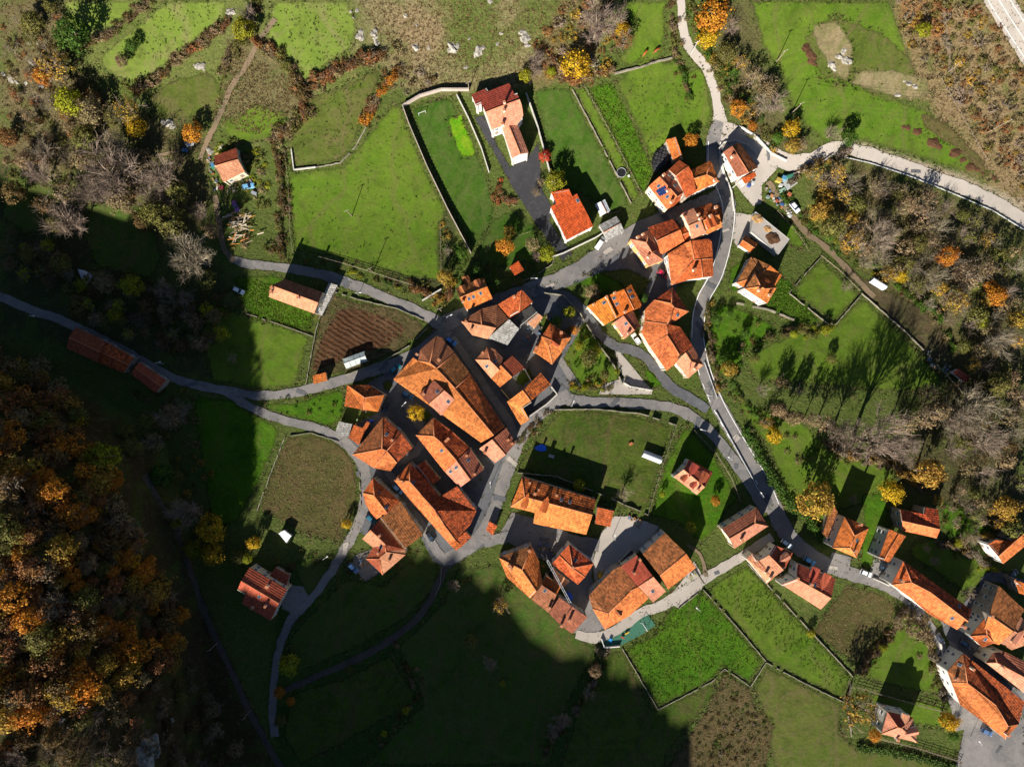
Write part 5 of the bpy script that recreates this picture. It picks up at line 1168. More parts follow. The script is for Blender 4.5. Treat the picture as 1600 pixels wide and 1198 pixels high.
for pl, stp, rr_, cols, where in HEDG:
    L = densify(_pl(pl), stp * 1.5, False)
    for i_, (x, y) in enumerate(L):
        q_ = L[min(i_ + 1, len(L) - 1)]; p_ = L[max(i_ - 1, 0)]
        shrub(x + rh_.uniform(-4, 4), y + rh_.uniform(-4, 4), rr_ * rh_.uniform(.6, 1.2), rh_.choice(cols), '%s shrub ' + where, 'hedgerow shrubs ' + where, rh_, 1.0, -math.atan2(q_[1] - p_[1], q_[0] - p_[0]))
        for k in range(4):
            under.plant(SHRUB_S, x + rh_.gauss(0, 6), y + rh_.gauss(0, 6), rr_ * rh_.uniform(.3, .9), rh_.choice(cols + 'VDW'), rh_, .3)
SCRUB = [('1404,0 1538,0 1580,70 1602,130 1602,300 1560,270 1500,170 1440,110 1414,60', 15, 'WUPAWV', 'on the dry scrub slope at upper right', 8), ('1110,90 1150,100 1190,180 1230,240 1200,240 1150,190', 14, 'VWGA', 'in the gully beside the road fork', 9), ('0,40 100,60 160,160 220,240 150,330 60,300 0,290', 22, 'WDUV', 'in the upper left corner', 8),
 ('620,60 660,110 690,130 640,150 600,130', 14, 'WDP', 'on the rocky ground above the walled garden', 7), ('880,0 960,0 985,50 960,100 900,130 840,110 830,80', 17, 'WUAP', 'under the bare trees at the top', 9), ('690,350 730,390 730,440 700,450', 12, 'EGVA', 'in the overgrown strip by the white wall', 7), ('1250,340 1330,420 1400,440 1360,400 1280,330', 14, 'EVL', 'at the edge of the right-hand wood', 7), ('355,310 385,310 395,380 365,400', 14, 'VDW', 'around the wood pile', 6), ('330,232 372,218 410,240 430,330 400,330', 16, 'LVW', 'behind the small salmon house', 8)]
for pl, stp, cols, where, rr_ in SCRUB:
    pts, r2 = scatter(pl, stp, 33)
    for x, y in pts:
        under.plant(SHRUB_S, x, y, rr_ * r2.uniform(.5, 1.25), r2.choice(cols), r2, .3, .8)
for pl, stp, cols, rr_ in (('1132,1050 1172,1076 1186,1110 1210,1130 1196,1205 1050,1205 1052,1182 1104,1114', 11, 'DVVWE', 2.8), ('1150,1090 1190,1120 1180,1190 1100,1190', 13, 'WDPV', 4), ('742,396 800,420 862,402 842,436 770,450 712,446', 16, 'GEV', 5), ('862,476 884,466 960,560 970,596 905,606 880,560', 17, 'EVLG', 5), ('1108,480 1150,478 1220,520 1150,580 1112,580', 20, 'EGV', 5), ('886,440 930,420 1000,470 950,478', 16, 'GEV', 5), ('1470,780 1560,820 1540,850 1480,840', 15, 'EVW', 6), ('400,880 470,850 540,870 480,900', 18, 'VGD', 6), ('412,624 530,612 536,650 450,650', 17, 'EGV', 4), ('1430,990 1470,1080 1440,1080', 18, 'VW', 5), ('690,890 760,890 740,930', 18, 'DVP', 6), ('1205,650 1290,700 1270,740 1220,720', 22, 'VEW', 6), ('320,450 370,440 380,480 330,520', 16, 'DV', 7), ('210,440 330,480 330,560 260,560', 17, 'DVG', 7), ('200,600 300,610 320,700 240,680', 18, 'DVW', 8), ('250,700 330,720 350,860 290,860', 20, 'DVA', 7), ('660,850 690,880 600,912 560,910', 22, 'DV', 4)):
    pts, r2 = scatter(pl, stp, 44)
    for x, y in pts: under.plant(SHRUB_S, x, y, rr_ * r2.uniform(.5, 1.3), r2.choice(cols), r2, .3, .9)
under.build('scrub', 'tangled brown and green scrub of hedge bottoms and rough slopes', 'scrub')
# clipped hedge along the main road
def hedge(pts, hw, hgt, col, label, seed=5):
    r = random.Random(seed); V = []; F = []; sp_ = smooth(_pl(pts), 3.0); g0 = gp(*sp_[0][:2])
    for x, y in sp_:
        for k in range(46):
            p = gp(x + r.uniform(-hw, hw) , y + r.uniform(-hw, hw)) if k % 23 == 0 else p
            q = p + Vector((r.uniform(-1, 1), r.uniform(-1, 1), r.uniform(0.1, hgt) ** 0.8)) - g0
            n = Vector((r.gauss(0, .6), r.gauss(0, .6), 1)).normalized(); a = n.cross(Vector((r.random() - .5, r.random() - .5, .1))).normalized(); b = n.cross(a); s = r.uniform(.18, .36); i = len(V)
            V += [tuple(q - a * s), tuple(q + b * s * .7), tuple(q + a * s), tuple(q - b * s * .7)]; F.append((i, i + 1, i + 2, i + 3))
    e = empty('hedge', g0, 0, label, 'hedge'); o = mesh_obj('foliage', mk_mesh('foliage', V, F, LEAF), None, e); o.color = (*col, 1)
    mb = MB(); w = [gp(x, y) - g0 for x, y in sp_[::3]]
    mb.tube([p + Vector((0, 0, 0.3)) for p in w], 0.12, 5); t = mb.build('stem', BARK, e); t.color = (0.14, 0.1, 0.07, 1)
hedge('1162,672 1184,712 1208,752 1236,788 1264,816 1292,850', 5, 2.2, (0.050, 0.105, 0.012), 'clipped green hedge along the outer side of the main road')
hedge('1340,1166 1420,1180 1490,1200', 3, 1.2, (0.05, 0.09, 0.014), 'low green hedge below the fenced villa', 6)
# uncountable tufts
def tufts(polys, n, col, name, label, hgt=(.15, .4), size=(.12, .32), seed=1):
    r = random.Random(seed); V = []; F = []; P_ = []
    for pl in polys:
        q = _pl(pl); xs = [p[0] for p in q]; ys = [p[1] for p in q]
        xx = np.array([r.uniform(min(xs), max(xs)) for _ in range(n)]); yy = np.array([r.uniform(min(ys), max(ys)) for _ in range(n)])
        kp = inpoly(xx, yy, q) > 2; P_ += list(zip(xx[kp], yy[kp]))
    wv = gpn(P_)
    for x, y, z in wv:
        s = r.uniform(*size); h = r.uniform(*hgt)
        for k in range(5):
            th = r.uniform(0, 6.28); c, sn = math.cos(th) * s, math.sin(th) * s; ox, oy = r.gauss(0, s * .6), r.gauss(0, s * .6); i = len(V)
            V += [(x + ox - sn * .5, y + oy + c * .5, z), (x + ox + sn * .5, y + oy - c * .5, z), (x + ox + c, y + oy + sn, z + h)]; F.append((i, i + 1, i + 2))
    o = mesh_obj(name, mk_mesh(name, V, F, LEAF), None); o.color = (*col, 1); tag(o, label, 'grass', kind='stuff')
MEAD = ['446,238 534,258 628,162 700,332 690,440 458,392', '160,82 262,0 358,0 262,100', '1172,0 1390,0 1450,170 1558,284 1312,214', '425,0 545,0 552,75 478,132', '486,150 590,105 534,252 446,226', '972,118 1110,130 1060,242 1014,246']
tufts(MEAD, 380, (0.030, 0.042, 0.010), 'grass_tussocks', 'dark grass tussocks dotting the sunny meadows', seed=2)
tufts(['1132,1046 1214,1130 1196,1210 1044,1210', '446,682 556,722 534,850 402,796', '1322,912 1404,944 1342,1042 1268,986'], 1500, (0.170, 0.130, 0.055), 'dead_stalks', 'brown dead stalks in the unmown fields', (.12, .35), (.2, .4), 3)
tufts(['974,1012 1098,922 1194,1032 1112,1064 1028,1106', '918,136 956,126 1022,268 1000,300', '1102,920 1168,880 1332,1058 1316,1092', '1214,424 1282,500 1240,506 1190,470', '362,432 500,452 486,520 392,500'], 2200, (0.075, 0.130, 0.010), 'lush_grass', 'lush bright grass tufts in the lower meadows', (.2, .5), (.18, .42), 4)
tufts(['555,0 900,0 905,90 800,140 640,145', '0,0 100,0 220,200 330,225 0,270', '1395,0 1610,0 1610,340 1455,180', '355,60 500,150 400,215 330,190'], 3000, (0.150, 0.105, 0.045), 'dry_grass', 'dry straw-coloured grass on the rocky hillside', (.15, .45), (.15, .4), 5)
P_ = []; rv = random.Random(77)
for bd, closed in EDGES:
    sg = 1.5 if closed else .6
    for i in range(len(bd) - (0 if closed else 1)):
        a_, b_ = bd[i], bd[(i + 1) % len(bd)]; L_ = math.hypot(b_[0] - a_[0], b_[1] - a_[1])
        for k in range(max(1, int(L_ / 2.4))):
            if rv.random() < .25: continue
            u_ = rv.random(); P_.append((a_[0] + (b_[0] - a_[0]) * u_ + rv.gauss(0, sg), a_[1] + (b_[1] - a_[1]) * u_ + rv.gauss(0, sg)))
P_ = [p for p in P_ if -20 < p[0] < 1620 and -20 < p[1] < 1220]
VC = [(0.055, 0.090, 0.012), (0.075, 0.100, 0.018), (0.045, 0.070, 0.012), (0.110, 0.090, 0.036), (0.075, 0.056, 0.024)]
V_ = []; F_ = []; C_ = []
for x, y, z in gpn(P_):
    nz_ = noise.noise((x * .06, y * .06, 3.0))
    if nz_ < -.15 and rv.random() < .7: continue
    s_ = rv.uniform(.18, .45) * (1 + max(0, nz_)); h_ = rv.uniform(.1, .35); c_ = rv.choice(VC)
    for k in range(4):
        th = rv.uniform(0, 6.28); c0, s0 = math.cos(th) * s_, math.sin(th) * s_; ox, oy = rv.gauss(0, s_ * .6), rv.gauss(0, s_ * .6); i = len(V_)
        V_ += [(x + ox - s0 * .6, y + oy + c0 * .6, z), (x + ox + s0 * .6, y + oy - c0 * .6, z), (x + ox + c0 * 1.2 + s0 * .2, y + oy + s0 * 1.2, z + h_), (x + ox + c0 * .6 - s0 * .5, y + oy + s0 * .6 + c0 * .5, z + h_ * .7)]; F_.append((i, i + 1, i + 2, i + 3)); C_ += [(*c_, 1)] * 4
vm = mk_mesh('verge_grass', V_, F_, LEAFV); at_ = vm.attributes.new('tint', 'FLOAT_COLOR', 'POINT'); at_.data.foreach_set('color', np.array(C_, np.float32).ravel())
tag(mesh_obj('verge_grass', vm, None), 'rank grass and weeds along field edges and road verges', 'grass', kind='stuff')
label_all(TREES)
# ------------------------------------------------------------------ walls and fences
PINKW = m_plain('pinkish_wall', (0.36, 0.30, 0.26), 0.2, 1.2)
def wall_run(pts, h, th, mat, label, name='stone_wall', cat='wall', rough=0.0):
    h = h * (.8 if rough else 1); th = th * (.75 if rough else 1); P = densify(_pl(pts), 6, False, rough, 3); w = [gp(x, y) for x, y in P]; g0 = w[0]; e = empty(name, g0, 0, label, cat)
    V = []; F = []; n = len(w); rr = random.Random(len(label))
    for i, p in enumerate(w):
        d = w[min(i + 1, n - 1)] - w[max(i - 1, 0)]; d.z = 0; d.normalize(); s = Vector((-d.y, d.x, 0)) * th / 2; q = p - g0; hh = h * (1 + rr.uniform(-1, .6) * 0.4 * (rough > 0))
        V += [q + s - Vector((0, 0, .5)), q + s + Vector((0, 0, hh)), q - s + Vector((0, 0, hh)), q - s - Vector((0, 0, .5))]
    for i in range(n - 1):
        if rough and 0 < i < n - 2 and rr.random() < .1: continue
        a, b = i * 4, (i + 1) * 4
        for k in range(3): F.append((a + k, a + k + 1, b + k + 1, b + k))
    F += [(3, 2, 1, 0), ((n - 1) * 4, (n - 1) * 4 + 1, (n - 1) * 4 + 2, (n - 1) * 4 + 3)]
    pyd('wall_body', V, F, mat, e)
    if not rough:
        mb = MB()
        for i in range(n - 1):
            c = (w[i] + w[i + 1]) / 2 - g0 + Vector((0, 0, h + .04)); d = w[i + 1] - w[i]
            mb.box(c, (d.length, th + .05, .08), math.atan2(d.y, d.x))
        mb.build('coping', mat, e)
    return e
POST = MB(); POST.box((0, 0, .55), (.14, .14, 1.5)); POST = POST.mesh('post'); POST.materials.append(WOOD)
POSTC = MB(); POSTC.box((0, 0, .55), (.12, .12, 1.6)); POSTC = POSTC.mesh('post'); POSTC.materials.append(CONC)
def fence(pts, label, rails=2, h=1.2, sp=11, mat=None, post=None, thick=.09, name='fence'):
    P = densify(_pl(pts), sp, False); w = [gp(x, y) for x, y in P]; g0 = w[0]; e = empty(name, g0, 0, label, 'fence')
    for p in w:
        o = bpy.data.objects.new('post', post or POST); link(o, e); o.location = p - g0; o.scale = (1, 1, h / 1.25)
    for k in range(rails):
        z = h * (k + 1) / (rails + .25); mb = MB()
        for i in range(len(w) - 1):
            a = w[i] - g0 + Vector((0, 0, z)); b = w[i + 1] - g0 + Vector((0, 0, z)); d = b - a
            mb.box((a + b) / 2, (d.length, thick * .6, thick), math.atan2(d.y, d.x))
        mb.build('rail', mat or WOOD, e)
    return e
WALLS = [('630,168 640,196 668,262 700,328 736,396', 2.2, .22, PINKW, 'tall pale wall along the left side of the villa garden', 'garden_wall'), ('631,167 656,152 690,142 733,142', 1.8, .35, PINKW, 'curved pinkish wall along the top of the villa garden', 'garden_wall'),
 ('714,150 732,186 752,232 764,270', 1.3, .25, CONC, 'thin wall between the lawn and the black driveway', 'garden_wall'), ('822,148 840,200 864,290', 1.8, .25, CONC, 'straight wall between the villa and the mown strip', 'garden_wall'), ('660,470 690,452', 1.2, .3, CONC, 'short wall end at the lane corner', 'garden_wall'),
 ('862,402 880,396 930,372 946,362', .8, .3, WALLM['white'], 'pale kerb wall above the upper street', 'garden_wall'), ('800,446 830,434 862,414 866,402', 1.0, .3, STONE, 'low stone wall of the dark garden', 'stone_wall'),
 ('668,512 640,540 600,564 540,586', 1.0, .4, STONE, 'rounded stone wall below the ploughed field', 'stone_wall'), ('522,456 560,468 620,482 662,500', .9, .35, STONE, 'low stone wall above the ploughed field', 'stone_wall'),
 ('850,458 880,462 906,490 930,530 958,570 972,600', 1.6, .4, STONE, 'long stone wall along the central garden', 'stone_wall'), ('866,640 930,639 1000,646 1056,664', 1.4, .5, STONE, 'pale stone wall along the top of the walled garden', 'stone_wall'), ('808,738 870,744 920,764 1000,798 1012,804', 1.2, .35, STONE, 'dark stone wall at the bottom of the walled garden', 'stone_wall'),
 ('894,140 938,224 986,318', .8, .35, STONE, 'straight stone field wall right of the mown strip', 'stone_wall'), ('960,116 1000,106 1030,96 1050,92', .9, .6, STONE, 'rubble wall below the grazing cattle', 'stone_wall'), ('456,234 460,266 494,262', .8, .3, CONC, 'white low wall at the corner of the olive meadow', 'stone_wall'), ('494,262 532,255 556,230 572,200', .7, .35, STONE, 'curved stone wall below the olive meadow', 'stone_wall'),
 ('1168,880 1240,958 1334,1058', .8, .35, STONE, 'long diagonal stone wall across the lower meadows', 'stone_wall'), ('1196,1034 1256,1066 1318,1096', .7, .3, STONE, 'low wall between the two lowest meadows', 'stone_wall'), ('972,1012 1000,1060 1028,1108', .6, .3, STONE, 'low wall on the shaded side of the bright meadow', 'stone_wall'), ('1028,1108 1112,1064 1132,1044 1172,1072 1196,1034', .6, .3, STONE, 'zigzag low wall below the bright meadow', 'stone_wall'), ('1098,920 1140,966 1196,1032', .7, .3, STONE, 'low wall right of the bright meadow', 'stone_wall'),
 ('1232,458 1290,504 1304,508', .8, .3, STONE, 'low wall below the square paddock', 'stone_wall'), ('1345,460 1304,508', .8, .3, STONE, 'low wall right of the square paddock', 'stone_wall'), ('1345,458 1420,524 1490,598', .9, .3, STONE, 'long low wall between dirt yard and striped meadow', 'stone_wall'),
 ('385,490 440,508 490,526', .7, .3, STONE, 'low wall below the long salmon house plot', 'stone_wall'), ('512,458 494,516 478,602', .8, .3, STONE, 'low wall left of the ploughed field', 'stone_wall'), ('402,798 424,738 446,682 486,676 530,690', .7, .3, STONE, 'low wall round the hay field', 'stone_wall'), ('562,740 564,790 546,840', .7, .3, STONE, 'low wall between hay field and lane', 'stone_wall'),
 ('827,650 854,631 870,616 861,604', 1.8, .3, CONC, 'pale courtyard wall of the L-shaped house', 'courtyard_wall'), ('820,577 830,596', 1.8, .3, CONC, 'short wall of the dark yard', 'courtyard_wall'), ('783,608 796,624', 1.8, .3, WALLM['ochre'], 'ochre wall of the dark yard', 'courtyard_wall'),
 ('1158,200 1180,214 1204,240 1228,252', .9, .3, WALLM['white'], 'white parapet above the gully at the road fork', 'parapet_wall'), ('1224,276 1256,268 1284,254 1300,242', .9, .3, CONC, 'concrete parapet below the curved road', 'parapet_wall'), ('1122,234 1130,224 1148,220 1168,228 1180,240', 1.0, .35, CONC, 'curved retaining wall behind the house in the fork', 'parapet_wall'), ('1124,240 1130,270 1142,300 1146,330', .9, .3, WALLM['white'], 'white wall on the inner side of the road bend', 'parapet_wall'),
 ('1404,796 1397,808 1399,820 1411,823', 2.4, .7, STONE, 'ruined stone wall corner at the left end of the barn', 'ruined_wall'), ('1362,902 1388,914', .8, .25, CONC, 'small wall of the car parking bay', 'garden_wall'), ('1474,1046 1484,1030 1500,1018', 2.4, 1.4, WALLM['white'], 'white stepped terrace wall of the long lower right terrace', 'terrace_wall'), ('1466,992 1472,1030 1478,1046', .8, .3, WALLM['white'], 'white garden wall by the lower right lane', 'garden_wall'),
 ('974,598 984,604 1018,610', 1.4, .3, WALLM['white'], 'white wall end below the concrete ramp', 'garden_wall'), ('1060,950 1090,926', .8, .3, STONE, 'low stone wall under the white terrace', 'stone_wall'), ('690,884 688,912 680,930', .8, .3, STONE, 'dark wall beside the lower lane', 'stone_wall'), ('1240,500 1200,484 1150,474', .9, .8, STONE, 'white rubble bank below the two-tier house', 'stone_wall'), ('1282,402 1250,436 1232,458', .8, .25, STONE, 'low wall left of the square paddock', 'stone_wall'), ('1100,912 1080,884 1056,868', .7, .4, STONE, 'curved low wall at the lawn edge', 'stone_wall'), ('1330,1068 1322,1100 1330,1150', .8, .3, STONE, 'low wall left of the fenced villa', 'stone_wall')]
for pts_, h_, th_, m_, lb_, nm_ in WALLS:
    wall_run(pts_, h_, th_, m_, lb_, nm_, 'wall', 0.5 if m_ is STONE else 0.0)
FENCES = [('500,402 540,413 600,432 664,452', 'wooden rail fence along the foot of the big meadow', 3, 1.5), ('914,138 958,216 1002,304', 'post fence between the green strips', 1, 1.0), ('1056,664 1036,722 1012,802', 'dark fence across the walled garden', 2, 1.2), ('1084,672 1118,708 1142,746 1156,782', 'pale wire fence on the outer side of the walled garden', 2, 1.3), ('1338,1072 1400,1090 1480,1112', 'dark rail fence above the fenced villa', 3, 1.7), ('1372,1152 1430,1166 1500,1188', 'dark rail fence below the fenced villa', 3, 1.5),
 ('1282,400 1312,424 1342,454', 'pale plank fence on top of the square paddock', 2, 1.0), ('446,238 452,300 454,360 458,394', 'post fence on the left of the big meadow', 1, 1.0), ('950,336 968,330', 'short white fence by the garden shed', 2, .9), ('1214,330 1250,372 1262,392', 'thin fence along the dirt track', 1, 1.0), ('688,352 690,440', 'wire fence on the right of the big meadow', 1, 1.1), ('1466,120 1500,180 1540,250', 'thin fence at the foot of the scrub slope', 1, 1.0), ('836,360 812,368 800,376', 'small fence end in the dark lawn', 1, .8)]
for pts_, lb_, n_, h_ in FENCES: fence(pts_, lb_, n_, h_)
def guard(pts, label):
    e = fence(pts, label, 1, .75, 9, METAL, POSTC, .3, 'guard_rail'); e['category'] = 'guard rail'
guard('1118,644 1150,702 1192,778', 'metal guard rail between the garden lane and main road'); guard('1316,246 1360,256 1420,276 1480,300 1550,330 1602,362', 'long guard rail along the concrete road to the right edge'); guard('1100,566 1112,600 1120,622', 'short guard rail at the lane mouth')
# ------------------------------------------------------------------ poles, lamps, wires
def pole(x, y, h, label, mat=WOOD, cross=True):
    g0 = gp(x, y); e = empty('utility_pole', g0, 0, label, 'pole'); mb = MB(); mb.tube([(0, 0, -.5), (0, 0, h)], [.16, .10], 8); mb.build('pole_shaft', mat, e)
    if cross:
        mb = MB(); mb.box((0, 0, h - .4), (1.6, .12, .12), .4); mb.build('crossarm', mat, e)
        for k in (-.6, 0, .6):
            mb = MB(); mb.tube([(k * math.cos(.4), k * math.sin(.4), h - .34), (k * math.cos(.4), k * math.sin(.4), h - .1)], [.06, .04], 6); mb.build('insulator', WFRAME, e)
for x, y, h, lb in [(550, 338, 8, 'wooden pole in the middle of the big meadow'), (1213, 97, 8, 'slanting-shadow pole in the upper right pasture'), (583, 425, 7, 'pole beside the fence at the foot of the big meadow'), (1144, 294, 9, 'pale pole by the house in the road fork'), (733, 141, 6, 'pole at the corner of the villa garden wall'), (1080, 84, 8, 'concrete pole beside the top lane'), (1236, 178, 9, 'pole carrying wires at the gully edge'), (1548, 204, 9, 'pole carrying wires on the scrub slope'), (1482, 112, 6, 'pole on the footpath down the scrub slope'), (340, 1004, 7, 'pole beside the dark track'), (392, 1108, 7, 'lower pole beside the dark track'), (690, 486, 8, 'pole at the street junction')]:
    pole(x, y, h, lb, CONC if 'pale' in lb or 'concrete' in lb else WOOD)
for k in range(3):
    a = gp(1236, 178) + Vector((0, 0, 8.7)); b = gp(1548, 204) + Vector((0, 0, 8.7)); o_ = Vector((-.4, .9, 0)) * (k - 1) * 1.6
    mb = MB(); mb.tube([a + o_ + (b - a) * (i / 12) - Vector((0, 0, 1.2 * math.sin(math.pi * i / 12))) for i in range(13)], .022, 4)
    o = mb.build('power_line', TIRE); tag(o, ['upper', 'middle', 'lower'][2 - k] + ' thin overhead wire across the upper right pasture', 'wire', 'overhead wires')
LAMP = MB(); LAMP.tube([(0, 0, -.3), (0, 0, 6.0)], [.09, .06], 7); LAMP = LAMP.mesh('lamp_post'); LAMP.materials.append(METAL)
LARM = MB(); LARM.tube([(0, 0, 5.9), (.6, 0, 6.25), (1.5, 0, 6.3)], .045, 6); LARM = LARM.mesh('arm'); LARM.materials.append(METAL)
LHD = MB(); LHD.box((1.8, 0, 6.28), (.8, .3, .14), taper=.8); LHD = LHD.mesh('lamp_head'); LHD.materials.append(WFRAME)
for x, y, rz, lb in [(1096, 671, 2.9, 'street lamp inside the bend of the garden lane'), (1106, 618, 3.0, 'street lamp between the two lanes'), (1136, 716, 2.5, 'street lamp lower along the garden lane'), (64, 496, 0, 'street lamp near the left edge'), (256, 568, .2, 'street lamp on the road by the barn row'), (632, 634, .8, 'street lamp beside the yellow yard tree'), (561, 461, 0, 'street lamp on the lane above the ploughed field'), (957, 838, 1.6, 'street lamp on the pale square'), (1087, 946, 2.4, 'street lamp below the white terrace'), (1575, 907, 2.6, 'street lamp near the right edge houses'), (829, 439, 0, 'street lamp on the upper street'), (891, 634, 1.2, 'street lamp at the middle street corner'), (767, 758, 1.6, 'street lamp by the small green triangle'), (512, 867, .6, 'street lamp by the hay field lane'), (1516, 1150, 2.2, 'street lamp by the gravel yard'), (1184, 772, 2.2, 'street lamp at the junction'), (700, 498, 0.4, 'street lamp at the top of the village core')]:
    e = empty('street_lamp', gp(x, y), rz, lb, 'lamp', 'street lamps')
    for nm, d in (('lamp_post', LAMP), ('arm', LARM), ('lamp_head', LHD)): link(bpy.data.objects.new(nm, d), e)
# ------------------------------------------------------------------ cars
def extr(prof, wb, wt, y0):
    """side profile [(x,z)] -> body with tapering upper width"""
    n = len(prof); zmax = max(p[1] for p in prof); V = []
    for sgn in (-1, 1):
        for x, z in prof: V.append((x, sgn * (wb + (wt - wb) * max(0, (z - y0) / (zmax - y0))), z))
    F = [tuple(range(n))[::-1], tuple(range(n, 2 * n))] + [(i, (i + 1) % n, n + (i + 1) % n, n + i) for i in range(n)]
    return V, F
def bevel(me, w=.06, seg=2):
    bm = bmesh.new(); bm.from_mesh(me); bmesh.ops.recalc_face_normals(bm, faces=bm.faces); bmesh.ops.bevel(bm, geom=list(bm.edges), offset=w, segments=seg, affect='EDGES', profile=.6, clamp_overlap=True)
    bm.to_mesh(me); bm.free(); me.polygons.foreach_set('use_smooth', [True] * len(me.polygons)); me.update()
def carset(L, body, cab, roof, W_=.86, wt=.62):
    out = {}
    for nm, pr, a, b, m in (('body', body, W_, W_ - .06, PAINT), ('window_glass', cab, W_ - .05, wt, GLASS), ('roof_panel', roof, wt + .01, wt - .02, PAINT)):
        V, F = extr(pr, a, b, pr[0][1]); me = mk_mesh(nm, V, F, m); bevel(me, .05 if nm == 'body' else .025); out[nm] = me
    return out
HATCH = carset(4.1, [(-2.05, .35), (-2.1, .8), (-1.95, .95), (.95, .95), (1.9, .8), (2.05, .6), (2.0, .3)], [(-1.98, .94), (-1.55, 1.38), (.1, 1.42), (.95, .94)], [(-1.62, 1.38), (-1.5, 1.46), (.0, 1.48), (.18, 1.40)])
VAN = carset(4.8, [(-2.4, .35), (-2.42, 1.0), (-2.3, 1.15), (1.5, 1.1), (2.2, .95), (2.4, .7), (2.35, .3)], [(-2.36, 1.12), (-2.25, 1.72), (.7, 1.75), (1.55, 1.09)], [(-2.34, 1.7), (-2.2, 1.84), (.6, 1.86), (.85, 1.72)], .92, .78)
WHEEL = MB(); WHEEL.tube([(0, -.11, 0), (0, .11, 0)], .32, 14); WHEEL = WHEEL.mesh('wheel', True); WHEEL.materials.append(TIRE)
RIM = MB(); RIM.tube([(0, -.125, 0), (0, .125, 0)], .19, 10); RIM = RIM.mesh('rim'); RIM.materials.append(METAL)
HLM = MB(); HLM.box((0, 0, 0), (.12, .34, .14)); HLM = HLM.mesh('headlight'); HLM.materials.append(WFRAME)
TLR = m_plain('tail_lamp', (0.35, 0.02, 0.02), .1, 2, .3, .5, 0); TLM = MB(); TLM.box((0, 0, 0), (.08, .3, .16)); TLM = TLM.mesh('tail_light'); TLM.materials.append(TLR)
def car(x, y, ang, col, label, van=False):
    g0 = gp(x, y, .8); e = empty('parked_van' if van else 'parked_car', g0 + Vector((0, 0, .16)), -math.radians(ang), label, 'van' if van else 'car', 'parked vehicles')
    ms = VAN if van else HATCH; hl = 2.36 if van else 2.0
    for nm, me in ms.items():
        o = bpy.data.objects.new(nm, me); link(o, e); o.color = (*col, 1)
    for sx in (-1.28 if not van else -1.5, 1.3 if not van else 1.5):
        for sy in (-.76, .76):
            wo = bpy.data.objects.new('wheel', WHEEL); link(wo, e); wo.location = (sx, sy * (1.05 if van else 1), .32); link(bpy.data.objects.new('rim', RIM), wo)
    for sy in (-.58, .58):
        o = bpy.data.objects.new('headlight', HLM); link(o, e); o.location = (hl, sy, .66)
        o = bpy.data.objects.new('tail_light', TLM); link(o, e); o.location = (-2.42 if van else -2.08, sy, .75)
CARS = [(705, 533, 34, (.03, .16, .55), 'bright blue car by the brown hipped terrace end'), (618, 575, -35, (.02, .20, .24), 'teal car on the road beside the long terrace'), (637, 617, 33, (.03, .09, .20), 'dark blue car in the yard left of the long terrace'), (994, 529, 235, (.75, .75, .74), 'white car beside the big three-part house'), (1036, 428, 37, (.45, .01, .05), 'crimson red car in the shade of the broad house'), (603, 634, 100, (.03, .03, .035), 'black car beside the left-end hipped house'), (622, 764, 42, (.20, .42, .70), 'light blue car in the alley by the curved-front house'), (672, 838, 60, (.015, .017, .02), 'black car in the alley below the huge block'), (580, 811, 45, (.02, .12, .18), 'dark teal car on the lane by the hay field'),
 (1229, 849, 38, (.60, .68, .78), 'silvery white car at the road junction'), (1265, 876, 30, (.10, .38, .72), 'sky-blue car by the twin-dormer villa'), (1353, 895, 22, (.78, .78, .77), 'white car on the lower road by the brown strip'), (1379, 884, 100, (.012, .012, .015), 'black car in the walled parking bay'), (1469, 997, 60, (.02, .02, .025), 'black car near the white garden wall'), (1509, 1006, 35, (.02, .06, .14), 'navy car between the lower right terraces'), (1542, 1143, 25, (.08, .14, .28), 'slate-blue car on the gravel yard'), (373, 454, 25, (.72, .74, .75), 'white car at the left end of the green plot'), (388, 291, -10, (.18, .45, .72), 'pale blue car below the small salmon house'), (1242, 324, 50, (.70, .70, .76), 'pale lilac-white car beside the dirt track'), (368, 322, 65, (.16, .05, .20), 'purple old car on the grass'), (552, 887, 45, (.06, .14, .30), 'blue car in the shaded concrete yard'), (1582, 897, -40, (.02, .02, .03), 'black car near the right edge lamp')]
for c in CARS: car(*c)
car(938, 380, 305, (.74, .74, .73), 'white van beside the grey garage', True)
